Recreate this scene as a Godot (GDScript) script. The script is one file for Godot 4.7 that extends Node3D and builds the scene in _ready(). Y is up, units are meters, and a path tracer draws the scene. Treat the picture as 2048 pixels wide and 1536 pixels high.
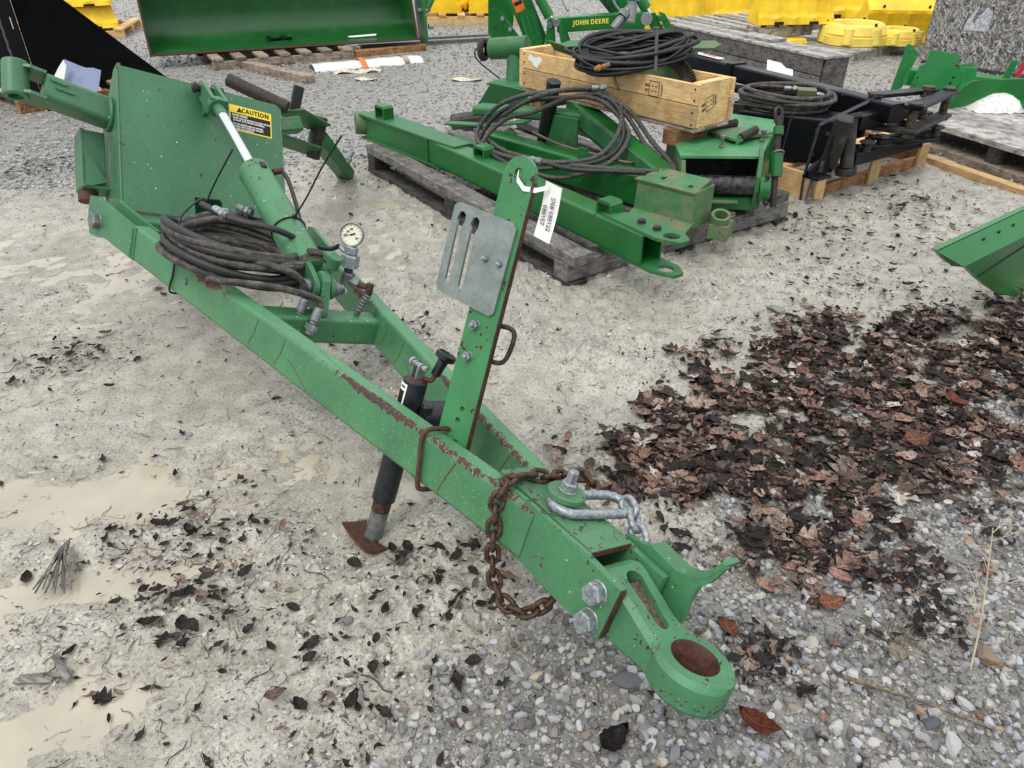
extends Node3D
# Yard with a towed A-frame hitch in front and farm attachments on pallets behind. Metres, y up.

class MB:
	var v := PackedVector3Array()
	var n := PackedVector3Array()
	var uv := PackedVector2Array()
	var c := PackedColorArray()
	var col := Color(1, 1, 1)
	var X := Transform3D()
	func tri(a: Vector3, b: Vector3, d: Vector3, na: Vector3, nb: Vector3, nd: Vector3, ua := Vector2(), ub := Vector2(), ud := Vector2()) -> void:
		var g := (b - a).cross(d - a)
		if g.length_squared() < 1e-16:
			return
		var flip := g.dot(na + nb + nd) > 0.0
		var bs := X.basis
		v.append(X * a); n.append((bs * na).normalized()); uv.append(ua)
		if flip:
			v.append(X * d); n.append((bs * nd).normalized()); uv.append(ud)
			v.append(X * b); n.append((bs * nb).normalized()); uv.append(ub)
		else:
			v.append(X * b); n.append((bs * nb).normalized()); uv.append(ub)
			v.append(X * d); n.append((bs * nd).normalized()); uv.append(ud)
		for k in 3: c.append(col)
	func face(p: Array, nn := Vector3()) -> void:   # flat convex polygon
		var g: Vector3 = (p[1] - p[0]).cross(p[2] - p[0]).normalized()
		if nn != Vector3() and g.dot(nn) < 0: g = -g
		for k in range(1, p.size() - 1): tri(p[0], p[k], p[k + 1], g, g, g)
	func quad(a: Vector3, b: Vector3, d: Vector3, e: Vector3, na: Vector3, nb: Vector3, nd: Vector3, ne: Vector3, ua := Vector2(), ub := Vector2(), ud := Vector2(), ue := Vector2()) -> void:
		tri(a, b, d, na, nb, nd, ua, ub, ud)
		tri(a, d, e, na, nd, ne, ua, ud, ue)
	func box(s: Vector3, xf := Transform3D(), bev := 0.003) -> void:
		var h := s * 0.5
		var b := minf(bev, minf(h.x, minf(h.y, h.z)) * 0.45)
		var keep := X
		X = X * xf
		for ax in 3:
			var u := (ax + 1) % 3
			var w := (ax + 2) % 3
			for sg in [-1.0, 1.0]:
				var nn := Vector3(); nn[ax] = sg
				var q := []
				for k in [[-1, -1], [1, -1], [1, 1], [-1, 1]]:
					var p := Vector3(); p[ax] = sg * h[ax]; p[u] = k[0] * (h[u] - b); p[w] = k[1] * (h[w] - b)
					q.append(p)
				face(q, nn)
				if b > 0.0:
					for s2 in [-1.0, 1.0]:     # bevel between ax and u
						var m := Vector3(); m[ax] = sg; m[u] = s2
						var r := []
						for e in [-1.0, 1.0]:
							var p1 := Vector3(); p1[ax] = sg * h[ax]; p1[u] = s2 * (h[u] - b); p1[w] = e * (h[w] - b)
							var p2 := Vector3(); p2[ax] = sg * (h[ax] - b); p2[u] = s2 * h[u]; p2[w] = e * (h[w] - b)
							if e < 0: r = [p1, p2]
							else: r.append(p2); r.append(p1)
						face(r, m)
		if b > 0.0:
			for sx in [-1.0, 1.0]:
				for sy in [-1.0, 1.0]:
					for sz in [-1.0, 1.0]:
						var sv := Vector3(sx, sy, sz)
						face([Vector3(h.x, h.y - b, h.z - b) * sv, Vector3(h.x - b, h.y, h.z - b) * sv, Vector3(h.x - b, h.y - b, h.z) * sv], sv)
		X = keep
	static func look(p0: Vector3, p1: Vector3, up := Vector3.UP) -> Transform3D:   # x axis from p0 to p1, origin in the middle
		var x := (p1 - p0).normalized()
		var z := x.cross(up)
		if z.length() < 1e-4: z = x.cross(Vector3(0.3, 0.1, 1))
		z = z.normalized()
		return Transform3D(Basis(x, z.cross(x), z), (p0 + p1) * 0.5)
	func beam(p0: Vector3, p1: Vector3, w: float, h: float, up := Vector3.UP, bev := 0.004) -> void:
		box(Vector3(p0.distance_to(p1), h, w), look(p0, p1, up), bev)
	func tube(pts: Array, r: float, sides := 8, closed := false, cap := true, r1 := -1.0) -> void:
		var m := pts.size()
		var rings := []
		var nrm := []
		var t0: Vector3 = (pts[1] - pts[0]).normalized()
		var a := t0.cross(Vector3(0.31, 0.87, 0.22)).normalized()
		for i in m:
			var pp: Vector3 = pts[(i - 1 + m) % m] if closed or i > 0 else pts[0]
			var pn: Vector3 = pts[(i + 1) % m] if closed or i < m - 1 else pts[m - 1]
			var t := (pn - pp).normalized()
			a = (a - t * a.dot(t)).normalized()
			var b := t.cross(a)
			var rr := r if r1 < 0 else lerpf(r, r1, float(i) / (m - 1))
			var ring := []
			var nr := []
			for k in sides:
				var d := a * cos(TAU * k / sides) + b * sin(TAU * k / sides)
				nr.append(d)
				ring.append(pts[i] + d * rr)
			rings.append(ring); nrm.append(nr)
		for i in (m if closed else m - 1):
			var j := (i + 1) % m
			for k in sides:
				var l := (k + 1) % sides
				quad(rings[i][k], rings[j][k], rings[j][l], rings[i][l], nrm[i][k], nrm[j][k], nrm[j][l], nrm[i][l])
		if cap and not closed:
			face(rings[0], (pts[0] - pts[1])); face(rings[m - 1], (pts[m - 1] - pts[m - 2]))
	func cyl(p0: Vector3, p1: Vector3, r: float, sides := 16, r1 := -1.0, bev := 0.002) -> void:
		var x := (p1 - p0).normalized()
		var rr := r if r1 < 0 else r1
		var L := p0.distance_to(p1)
		lathe([Vector2(0, 0), Vector2(r - bev, 0), Vector2(r, bev), Vector2(rr, L - bev), Vector2(rr - bev, L), Vector2(0, L)], MB.axis(p0, x), sides)
	static func axis(p: Vector3, y: Vector3) -> Transform3D:   # y axis along y
		var yy := y.normalized()
		var z := Vector3(1, 0, 0).cross(yy)
		if z.length() < 0.1: z = Vector3(0, 0, 1).cross(yy)
		z = z.normalized()
		return Transform3D(Basis(yy.cross(z), yy, z), p)
	func lathe(prof: Array, xf: Transform3D, sides := 20, smooth := false) -> void:
		var keep := X
		X = X * xf
		for i in prof.size() - 1:
			var p: Vector2 = prof[i]
			var q: Vector2 = prof[i + 1]
			var d := (q - p).normalized()
			var nr := Vector2(d.y, -d.x)
			for k in sides:
				var a0 := TAU * k / sides
				var a1 := TAU * (k + 1) / sides
				var c0 := Vector3(cos(a0), 0, sin(a0))
				var c1 := Vector3(cos(a1), 0, sin(a1))
				var n0 := c0 * nr.x + Vector3(0, nr.y, 0)
				var n1 := c1 * nr.x + Vector3(0, nr.y, 0)
				quad(c0 * p.x + Vector3(0, p.y, 0), c0 * q.x + Vector3(0, q.y, 0), c1 * q.x + Vector3(0, q.y, 0), c1 * p.x + Vector3(0, p.y, 0), n0, n0, n1, n1)
		X = keep
	func hexa(xf: Transform3D, flats: float, h: float) -> void:   # hexagon head, y axis up, chamfered
		var R := flats / sqrt(3.0)
		var keep := X
		X = X * xf
		var a := []
		var b := []
		var t := []
		for k in 6:
			var d := Vector3(cos(TAU * k / 6), 0, sin(TAU * k / 6))
			a.append(d * R); b.append(d * R + Vector3(0, h * 0.86, 0)); t.append(d * R * 0.88 + Vector3(0, h, 0))
		for k in 6:
			var l := (k + 1) % 6
			face([a[k], a[l], b[l], b[k]], a[k] + a[l])
			face([b[k], b[l], t[l], t[k]], a[k] + a[l] + Vector3(0, R, 0))
		face(t, Vector3.UP)
		X = keep
	func plate(outline: Array, holes: Array, th: float, xf: Transform3D, smooth_rim := false) -> void:   # outline in local xy, extruded along z
		var keep := X
		X = X * xf
		var poly := PackedVector2Array(outline)
		if Geometry2D.is_polygon_clockwise(poly): poly.reverse()
		var loops := [poly]
		var merged := poly.duplicate()
		var hs := []
		for hl in holes:
			var hp := PackedVector2Array(hl)
			if not Geometry2D.is_polygon_clockwise(hp): hp.reverse()
			loops.append(hp); hs.append(hp)
		hs.sort_custom(func(p, q):
			var mp := -1e9
			var mq := -1e9
			for e in p: mp = maxf(mp, e.x)
			for e in q: mq = maxf(mq, e.x)
			return mp > mq)
		for hp in hs:
			var hi := 0
			for k in hp.size():
				if hp[k].x > hp[hi].x: hi = k
			var best := -1
			var bd := 1e9
			for k in merged.size():
				if merged[k].x < hp[hi].x: continue
				var d: float = merged[k].distance_to(hp[hi])
				if d >= bd: continue
				var ok := true
				for e in merged.size():
					var f := (e + 1) % merged.size()
					if e == k or f == k or merged[e].is_equal_approx(merged[k]) or merged[f].is_equal_approx(merged[k]): continue
					if Geometry2D.segment_intersects_segment(hp[hi], merged[k], merged[e], merged[f]) != null:
						ok = false
						break
				if ok:
					bd = d; best = k
			if best < 0: best = 0
			var nm := PackedVector2Array()
			for k in range(0, best + 1): nm.append(merged[k])
			for k in hp.size() + 1: nm.append(hp[(hi + k) % hp.size()])
			for k in range(best, merged.size()): nm.append(merged[k])
			merged = nm
		var ids := Geometry2D.triangulate_polygon(merged)
		for sg in [-1.0, 1.0]:
			var nn := Vector3(0, 0, sg)
			for k in range(0, ids.size(), 3):
				var p: Array = []
				for e in 3: p.append(Vector3(merged[ids[k + e]].x, merged[ids[k + e]].y, sg * th * 0.5))
				tri(p[0], p[1], p[2], nn, nn, nn)
		for lp in loops:
			var m: int = lp.size()
			for k in m:
				var p: Vector2 = lp[k]
				var q: Vector2 = lp[(k + 1) % m]
				var d := (q - p).normalized()
				var nn := Vector3(d.y, -d.x, 0)
				var n0 := nn
				var n1 := nn
				if smooth_rim:
					var d0: Vector2 = (p - lp[(k - 1 + m) % m]).normalized()
					var d1: Vector2 = (lp[(k + 2) % m] - q).normalized()
					if d0.dot(d) > 0.7: n0 = (nn + Vector3(d0.y, -d0.x, 0)).normalized()
					if d1.dot(d) > 0.7: n1 = (nn + Vector3(d1.y, -d1.x, 0)).normalized()
				quad(Vector3(p.x, p.y, -th / 2), Vector3(q.x, q.y, -th / 2), Vector3(q.x, q.y, th / 2), Vector3(p.x, p.y, th / 2), n0, n1, n1, n0)
		X = keep
	func rtube(p0: Vector3, p1: Vector3, w: float, h: float, r: float, up := Vector3.UP, open := false, wall := 0.008) -> void:   # rounded rectangular tube; uv: u along, v around (starts at bottom of +z side)
		var xf := MB.look(p0, p1, up)
		var L := p0.distance_to(p1)
		var prof := []
		var pn := []
		var corners := [[Vector2(w / 2 - r, -h / 2 + r), -PI / 2], [Vector2(w / 2 - r, h / 2 - r), 0.0], [Vector2(-w / 2 + r, h / 2 - r), PI / 2], [Vector2(-w / 2 + r, -h / 2 + r), PI]]
		for cr in corners:
			for k in 5:
				var an: float = cr[1] + PI / 2 * k / 4.0
				prof.append(cr[0] + Vector2(cos(an), sin(an)) * r); pn.append(Vector2(cos(an), sin(an)))
		var lens := [0.0]
		for k in prof.size(): lens.append(lens[-1] + prof[k].distance_to(prof[(k + 1) % prof.size()]))
		var keep := X
		X = X * xf
		var m := prof.size()
		for k in m:
			var l := (k + 1) % m
			var v0: float = lens[k] / lens[m]
			var v1: float = lens[k + 1] / lens[m]
			var na := Vector3(0, pn[k].y, pn[k].x)
			var nb := Vector3(0, pn[l].y, pn[l].x)
			quad(Vector3(-L / 2, prof[k].y, prof[k].x), Vector3(L / 2, prof[k].y, prof[k].x), Vector3(L / 2, prof[l].y, prof[l].x), Vector3(-L / 2, prof[l].y, prof[l].x), na, na, nb, nb, Vector2(0, v0), Vector2(1, v0), Vector2(1, v1), Vector2(0, v1))
		for e in [-1.0, 1.0]:
			if open and e > 0:
				var sc := Vector2(1 - 2 * wall / w, 1 - 2 * wall / h)
				for k in m:
					var l := (k + 1) % m
					var a: Vector2 = prof[k]
					var b: Vector2 = prof[l]
					face([Vector3(L / 2, a.y, a.x), Vector3(L / 2, b.y, b.x), Vector3(L / 2, b.y * sc.y, b.x * sc.x), Vector3(L / 2, a.y * sc.y, a.x * sc.x)], Vector3(1, 0, 0))
					face([Vector3(L / 2, a.y * sc.y, a.x * sc.x), Vector3(L / 2, b.y * sc.y, b.x * sc.x), Vector3(L / 2 - 0.3, b.y * sc.y, b.x * sc.x), Vector3(L / 2 - 0.3, a.y * sc.y, a.x * sc.x)], -Vector3(0, pn[k].y, pn[k].x))
				face([Vector3(L / 2 - 0.29, -h / 2, -w / 2), Vector3(L / 2 - 0.29, h / 2, -w / 2), Vector3(L / 2 - 0.29, h / 2, w / 2), Vector3(L / 2 - 0.29, -h / 2, w / 2)], Vector3(1, 0, 0))
			else:
				var q := []
				for k in m: q.append(Vector3(e * L / 2, prof[k].y, prof[k].x))
				face(q, Vector3(e, 0, 0))
		X = keep
	func sheet(rows: Array, th: float) -> void:   # grid of points (rows of equal length) given a thickness
		var R := rows.size()
		var C: int = rows[0].size()
		var nm := []
		for i in R:
			var r := []
			for j in C:
				var du: Vector3 = rows[i][mini(j + 1, C - 1)] - rows[i][maxi(j - 1, 0)]
				var dv: Vector3 = rows[mini(i + 1, R - 1)][j] - rows[maxi(i - 1, 0)][j]
				r.append(du.cross(dv).normalized())
			nm.append(r)
		for sg in [-1.0, 1.0]:
			for i in R - 1:
				for j in C - 1:
					var P := []
					for e in [[i, j], [i, j + 1], [i + 1, j + 1], [i + 1, j]]:
						P.append(rows[e[0]][e[1]] + nm[e[0]][e[1]] * th * 0.5 * sg)
					quad(P[0], P[1], P[2], P[3], nm[i][j] * sg, nm[i][j + 1] * sg, nm[i + 1][j + 1] * sg, nm[i + 1][j] * sg)
		var ring := []
		for j in C: ring.append([0, j])
		for i in range(1, R): ring.append([i, C - 1])
		for j in range(C - 2, -1, -1): ring.append([R - 1, j])
		for i in range(R - 2, 0, -1): ring.append([i, 0])
		for k in ring.size():
			var e: Array = ring[k]
			var f: Array = ring[(k + 1) % ring.size()]
			var a: Vector3 = rows[e[0]][e[1]]
			var b: Vector3 = rows[f[0]][f[1]]
			var na: Vector3 = nm[e[0]][e[1]] * th * 0.5
			var nb: Vector3 = nm[f[0]][f[1]] * th * 0.5
			face([a - na, b - nb, b + nb, a + na])
	func mesh() -> ArrayMesh:
		var arr := []
		arr.resize(Mesh.ARRAY_MAX)
		arr[Mesh.ARRAY_VERTEX] = v
		arr[Mesh.ARRAY_NORMAL] = n
		arr[Mesh.ARRAY_TEX_UV] = uv
		arr[Mesh.ARRAY_COLOR] = c
		var am := ArrayMesh.new()
		am.add_surface_from_arrays(Mesh.PRIMITIVE_TRIANGLES, arr)
		return am

var M := {}          # materials
var rng := RandomNumberGenerator.new()
var used := {}

func part(called: String, mb: MB, mat: Material, parent: Node3D, xf := Transform3D()) -> MeshInstance3D:
	var o := MeshInstance3D.new()
	o.name = called
	o.mesh = mb.mesh()
	o.material_override = mat
	o.transform = xf
	parent.add_child(o, true)
	return o

func numbered(called: String) -> String:
	used[called] = used.get(called, 0) + 1
	return called if used[called] == 1 else "%s_%03d" % [called, used[called] - 1]

func tag(o: Node, label: String, category: String, group := "", kind := "") -> void:
	if label: o.set_meta("label", label)
	if category: o.set_meta("category", category)
	if group: o.set_meta("group", group)
	if kind: o.set_meta("kind", kind)

func thing(called: String, label: String, category: String, xf := Transform3D(), group := "") -> Node3D:
	var o := Node3D.new()
	o.name = numbered(called)
	o.transform = xf
	add_child(o)
	tag(o, label, category, group)
	return o

func wpart(called: String, mb: MB, mat: Material, root: Node3D) -> MeshInstance3D:   # mesh given in world coordinates
	return part(called, mb, mat, root, root.transform.affine_inverse())

func single(called: String, mb: MB, mat: Material, label: String, category: String, at := Vector3(), group := "") -> MeshInstance3D:
	var o := part(numbered(called), mb, mat, self, Transform3D(Basis(), at))
	tag(o, label, category, group)
	return o

func text(s: String, size: float, mat: Material, parent: Node3D, xf: Transform3D, called := "lettering", bold := true, depth := 0.001, width_scale := 1.0) -> MeshInstance3D:
	var f := SystemFont.new()
	f.font_names = PackedStringArray(["Droid Sans"])
	f.font_weight = 700 if bold else 400
	var t := TextMesh.new()
	t.text = s
	t.font = f
	t.font_size = 32
	t.pixel_size = size / 32.0
	t.depth = depth
	t.curve_step = 2.0
	var o := MeshInstance3D.new()
	o.name = called
	o.mesh = t
	o.material_override = mat
	o.transform = xf * Transform3D(Basis.from_scale(Vector3(width_scale, 1, 1)), Vector3())
	parent.add_child(o, true)
	return o

func frame(o: Vector3, x: Vector3, y := Vector3.UP) -> Transform3D:   # x kept, y made square to it
	var xx := x.normalized()
	var z := xx.cross(y).normalized()
	return Transform3D(Basis(xx, z.cross(xx), z), o)

func arc(cx: float, cy: float, r: float, a0: float, a1: float, k := 8) -> Array:
	var q := []
	for i in k + 1:
		var a := lerpf(a0, a1, float(i) / k)
		q.append(Vector2(cx + cos(a) * r, cy + sin(a) * r))
	return q

func circle(cx: float, cy: float, r: float, k := 14) -> Array:
	var q := arc(cx, cy, r, 0, TAU, k)
	q.pop_back()
	return q

func spline(pts: Array, per := 6, closed := false) -> Array:   # Catmull-Rom
	var out := []
	var m := pts.size()
	for i in (m if closed else m - 1):
		var p0: Vector3 = pts[(i - 1 + m) % m] if closed or i > 0 else pts[0]
		var p1: Vector3 = pts[i]
		var p2: Vector3 = pts[(i + 1) % m]
		var p3: Vector3 = pts[(i + 2) % m] if closed or i < m - 2 else pts[m - 1]
		for k in per:
			out.append(p1.cubic_interpolate(p2, p0, p3, float(k) / per))
	if not closed: out.append(pts[m - 1])
	return out

func noise(freq: float, sd: int, oct := 4, type := FastNoiseLite.TYPE_SIMPLEX_SMOOTH) -> FastNoiseLite:
	var f := FastNoiseLite.new()
	f.noise_type = type
	f.seed = sd
	f.frequency = freq
	f.fractal_type = FastNoiseLite.FRACTAL_FBM if oct > 1 else FastNoiseLite.FRACTAL_NONE
	f.fractal_octaves = oct
	return f

func nbytes(w: int, h: int, freq: float, sd: int, oct := 4, sw := 0, sh := 0) -> PackedByteArray:   # seamless noise; sw, sh: size before stretching
	var im: Image = noise(freq, sd, oct).get_seamless_image(sw if sw else w, sh if sh else h)
	im.convert(Image.FORMAT_L8)
	if sw or sh: im.resize(w, h, Image.INTERPOLATE_CUBIC)
	return im.get_data()

func tex(im: Image) -> ImageTexture:
	return ImageTexture.create_from_image(im)

func put3(d: PackedByteArray, i: int, c: Color) -> void:
	d[i * 3] = int(clampf(c.r, 0, 1) * 255); d[i * 3 + 1] = int(clampf(c.g, 0, 1) * 255); d[i * 3 + 2] = int(clampf(c.b, 0, 1) * 255)

func std(albedo: Color, rough := 0.5, metal := 0.0) -> StandardMaterial3D:
	var m := StandardMaterial3D.new()
	m.albedo_color = albedo
	m.roughness = rough
	m.metallic = metal
	return m

func lin(r: float, g: float, b: float) -> Color:
	return Color(r, g, b).linear_to_srgb()

func tri_map(m: StandardMaterial3D, scale: float, off := Vector3()) -> StandardMaterial3D:
	m.uv1_triplanar = true
	m.uv1_scale = Vector3.ONE * scale
	m.uv1_offset = off
	m.uv1_triplanar_sharpness = 6.0
	return m

# Painted steel: tone drift, dust, chips down to brown rust, pale specks. Colours are sRGB.
func paint(sd: int, base: Color, rust: float, dust: float, specks: int, rough: float, scale := 1.0, dustc := Color(0.55, 0.47, 0.37), pits := 0, size := 768) -> StandardMaterial3D:
	var a := nbytes(size, size, 0.004, sd, 4)
	var b := nbytes(size, size, 0.012, sd + 1, 5)
	var f := nbytes(size, size, 0.055, sd + 2, 3)
	var d := nbytes(size, size, 0.006, sd + 3, 5)
	var out := PackedByteArray()
	out.resize(size * size * 3)
	var ro := PackedByteArray()
	ro.resize(size * size)
	var r1 := Color(0.33, 0.2, 0.15)
	var r2 := Color(0.22, 0.15, 0.13)
	for i in size * size:
		var t := (a[i] - 128) / 128.0
		var c := base * (1.0 + 0.10 * t + 0.05 * (f[i] - 128) / 128.0)
		var rr := rough + 0.1 * t
		if dust > 0.0:
			var k := clampf((d[i] / 255.0 * 0.6 + b[i] / 255.0 * 0.25 + f[i] / 255.0 * 0.25 - (0.84 - dust * 0.5)) * 2.2, 0.0, 0.8)
			c = c.lerp(dustc, k)
			rr = lerpf(rr, 0.85, k)
		var chip := f[i] * 0.62 + b[i] * 0.55
		var lim := 255.0 - rust * 105.0
		if chip > lim:
			c = r1.lerp(r2, clampf((chip - lim) / 14.0, 0, 1))
			rr = 0.8
		elif chip > lim - 5.0:
			c = c.lerp(Color(0.62, 0.7, 0.6), 0.25)
		put3(out, i, c)
		ro[i] = int(clampf(rr, 0, 1) * 255)
	var q := RandomNumberGenerator.new()
	q.seed = sd
	for k in pits:
		var x := q.randi_range(2, size - 3)
		var y := q.randi_range(2, size - 3)
		for e in [[0, 0], [1, 0], [0, 1], [1, 1]].slice(0, 1 + q.randi() % 4): put3(out, (y + e[1]) * size + x + e[0], Color(0.2, 0.2, 0.17))
	for k in specks:
		var x := q.randi_range(3, size - 4)
		var y := q.randi_range(3, size - 4)
		var r := 1 if q.randf() < 0.8 else 2
		for e in range(-r, r + 1):
			for g in range(-r, r + 1):
				if e * e + g * g <= r: put3(out, (y + g) * size + x + e, Color(0.78, 0.86, 0.76))
	var m := std(Color.WHITE, 1.0)
	m.albedo_texture = tex(Image.create_from_data(size, size, false, Image.FORMAT_RGB8, out))
	m.roughness_texture = tex(Image.create_from_data(size, size, false, Image.FORMAT_L8, ro))
	return tri_map(m, scale)

func variants(m: StandardMaterial3D, k: int) -> Array:
	var q := [m]
	for i in k - 1:
		var e: StandardMaterial3D = m.duplicate()
		e.uv1_offset = Vector3(0.37 * (i + 1), 0.23 * (i + 1), 0.61 * (i + 1))
		e.albedo_color = m.albedo_color * (0.86 + 0.09 * ((i * 2) % 4))
		q.append(e)
	return q

func wood(sd: int, c0: Color, c1: Color, dark: float, rough := 0.8, crack := 0.0) -> StandardMaterial3D:   # grain along x
	var S := 512
	var a := nbytes(S, S, 0.02, sd, 4, 64, 512)
	var b := nbytes(S, S, 0.12, sd + 1, 3, 48, 512)
	var d := nbytes(S, S, 0.01, sd + 2, 4)
	var out := PackedByteArray()
	out.resize(S * S * 3)
	for i in S * S:
		var t := 0.5 + 0.5 * sin((a[i] / 255.0) * 26.0)
		var c := c0.lerp(c1, t * 0.75 + 0.25 * b[i] / 255.0)
		c = c * (1.0 - dark * clampf((d[i] - 110) / 110.0, 0, 1))
		if crack > 0 and b[i] < 255 * crack: c = c * 0.55
		put3(out, i, c)
	var m := std(Color.WHITE, rough)
	m.albedo_texture = tex(Image.create_from_data(S, S, false, Image.FORMAT_RGB8, out))
	return tri_map(m, 1.6)

func metal(sd: int, c0: Color, c1: Color, r0: float, r1: float, met: float, scale := 6.0) -> StandardMaterial3D:
	var S := 256
	var a := nbytes(S, S, 0.02, sd, 5)
	var b := nbytes(S, S, 0.09, sd + 5, 3)
	var out := PackedByteArray()
	out.resize(S * S * 3)
	var ro := PackedByteArray()
	ro.resize(S * S)
	for i in S * S:
		var t := clampf((a[i] * 0.6 + b[i] * 0.4 - 70) / 115.0, 0, 1)
		put3(out, i, c0.lerp(c1, t))
		ro[i] = int(lerpf(r0, r1, t) * 255)
	var m := std(Color.WHITE, 1.0, met)
	m.albedo_texture = tex(Image.create_from_data(S, S, false, Image.FORMAT_RGB8, out))
	m.roughness_texture = tex(Image.create_from_data(S, S, false, Image.FORMAT_L8, ro))
	return tri_map(m, scale)

func rail_paint() -> StandardMaterial3D:   # u along the rail, v round it: outer face, top, inner face, underside
	var W := 2048
	var H := 256
	var a := nbytes(W, H, 0.006, 51, 4)
	var b := nbytes(W, H, 0.03, 52, 4)
	var f := nbytes(W, H, 0.11, 53, 3)
	var s := nbytes(W, H, 0.05, 54, 3, 512, 32)   # drips: stretched across
	var out := PackedByteArray()
	out.resize(W * H * 3)
	var ro := PackedByteArray()
	ro.resize(W * H)
	var base := Color(0.262, 0.48, 0.325)
	for y in H:
		var v := (y + 0.5) / H
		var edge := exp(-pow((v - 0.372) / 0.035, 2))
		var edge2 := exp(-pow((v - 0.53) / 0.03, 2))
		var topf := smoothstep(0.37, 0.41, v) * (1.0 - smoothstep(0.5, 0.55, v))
		for x in W:
			var i := y * W + x
			var u := (x + 0.5) / W
			var na := a[i] / 255.0
			var nb := b[i] / 255.0
			var nf := f[i] / 255.0
			var c := base * (1.0 + 0.16 * (na - 0.5) + 0.06 * (nf - 0.5))
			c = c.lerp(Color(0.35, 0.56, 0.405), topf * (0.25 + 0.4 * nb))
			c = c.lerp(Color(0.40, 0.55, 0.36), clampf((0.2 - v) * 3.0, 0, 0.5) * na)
			var rr := 0.42 + 0.1 * na
			var wear := 0.46 * exp(-pow((u - 0.72) / 0.08, 2)) + 0.42 * exp(-pow((u - 0.27) / 0.06, 2)) + 0.16 * smoothstep(0.76, 0.86, u) + 0.09 * smoothstep(0.4, 0.6, u) + 0.04
			var r := edge * wear * 1.5 + edge2 * 0.08 + topf * 0.12 * smoothstep(0.7, 0.9, u) + (nb * 0.55 + nf * 0.45 - 0.5) * 0.9
			var drip := exp(-pow((u - 0.265) / 0.045, 2)) * smoothstep(0.14 + 0.16 * s[i] / 255.0, 0.34, v) * (1.0 - smoothstep(0.34, 0.4, v))
			r += drip * 0.5
			r += exp(-pow((v - 0.035) / 0.02, 2)) * 0.25
			if r > 0.36:
				c = Color(0.36, 0.22, 0.16).lerp(Color(0.24, 0.16, 0.14), nf)
				if r > 0.52: c = Color(0.27, 0.215, 0.215).lerp(Color(0.2, 0.15, 0.14), nf)
				if drip > 0.35 and nf > 0.62: c = Color(0.5, 0.29, 0.13)
				rr = 0.75
			elif r > 0.335:
				c = c.lerp(Color(0.5, 0.62, 0.48), 0.4)
			elif r > 0.16:
				c = c.lerp(Color(0.36, 0.34, 0.24), (r - 0.16) * 2.2)
			put3(out, i, c)
			ro[i] = int(rr * 255)
	var q := RandomNumberGenerator.new()
	q.seed = 9
	for k in 900:    # pale overspray
		var x := int(pow(q.randf(), 0.9) * (W - 8)) + 3
		var y := int(q.randf_range(0.05, 0.5) * H)
		if absf(x / float(W) - 0.5) > 0.45 and q.randf() < 0.5: continue
		put3(out, y * W + x, Color(0.8, 0.88, 0.78))
		if q.randf() < 0.4: put3(out, y * W + x + 1, Color(0.8, 0.88, 0.78))
	var cracks := [[Vector2(0.505, 0.33), Vector2(0.5, 0.2), Vector2(0.488, 0.07)], [Vector2(0.43, 0.34), Vector2(0.425, 0.2), Vector2(0.415, 0.09)], [Vector2(0.52, 0.2), Vector2(0.55, 0.13), Vector2(0.575, 0.06)], [Vector2(0.875, 0.33), Vector2(0.866, 0.2), Vector2(0.86, 0.07)], [Vector2(0.56, 0.47), Vector2(0.6, 0.43), Vector2(0.64, 0.41)]]
	for cr in cracks:
		for k in cr.size() - 1:
			for e in 160:
				var p: Vector2 = cr[k].lerp(cr[k + 1], e / 160.0)
				var x := int(p.x * W + q.randf_range(-1.5, 2.5))
				put3(out, int(p.y * H) * W + x, Color(0.3, 0.2, 0.15))
				put3(out, int(p.y * H) * W + x + 1, Color(0.3, 0.2, 0.15))
	var m := std(Color.WHITE, 1.0)
	m.albedo_texture = tex(Image.create_from_data(W, H, false, Image.FORMAT_RGB8, out))
	m.roughness_texture = tex(Image.create_from_data(W, H, false, Image.FORMAT_L8, ro))
	return m

func osb() -> StandardMaterial3D:
	var S := 1024
	var out := PackedByteArray()
	out.resize(S * S * 3)
	out.fill(95)
	var hm := PackedByteArray()
	hm.resize(S * S)
	hm.fill(80)
	var q := RandomNumberGenerator.new()
	q.seed = 31
	for k in 5200:
		var L := q.randf_range(12, 60)
		var wd := q.randf_range(3, 16)
		var an := q.randf_range(-0.9, 0.9) + PI / 2 * float(q.randf() < 0.25) + 1.2
		var p := Vector2(q.randf() * S, q.randf() * S)
		var g := q.randf_range(0.36, 0.78)
		var c := Color(g * 1.01, g, g * 0.99)
		if q.randf() < 0.06: c = Color(0.52, 0.44, 0.36)
		if q.randf() < 0.12: c = Color(0.2, 0.2, 0.21)
		var dx := Vector2(cos(an), sin(an))
		var dy := Vector2(-dx.y, dx.x)
		var hh := q.randi_range(60, 200)
		for u in int(L):
			for w in int(wd):
				var e := p + dx * u + dy * (w + 2.0 * sin(u * 0.3 + k))
				var i := posmod(int(e.y), S) * S + posmod(int(e.x), S)
				put3(out, i, c * (0.92 + 0.16 * float((w * 7 + k) % 5) / 5.0))
				hm[i] = hh
	var m := std(Color.WHITE, 0.9)
	m.albedo_texture = tex(Image.create_from_data(S, S, false, Image.FORMAT_RGB8, out))
	var bump := Image.create_from_data(S, S, false, Image.FORMAT_L8, hm)
	bump.convert(Image.FORMAT_RGBA8)
	bump.bump_map_to_normal_map(3.0)
	m.normal_enabled = true
	m.normal_texture = tex(bump)
	return tri_map(m, 1.0)

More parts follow.
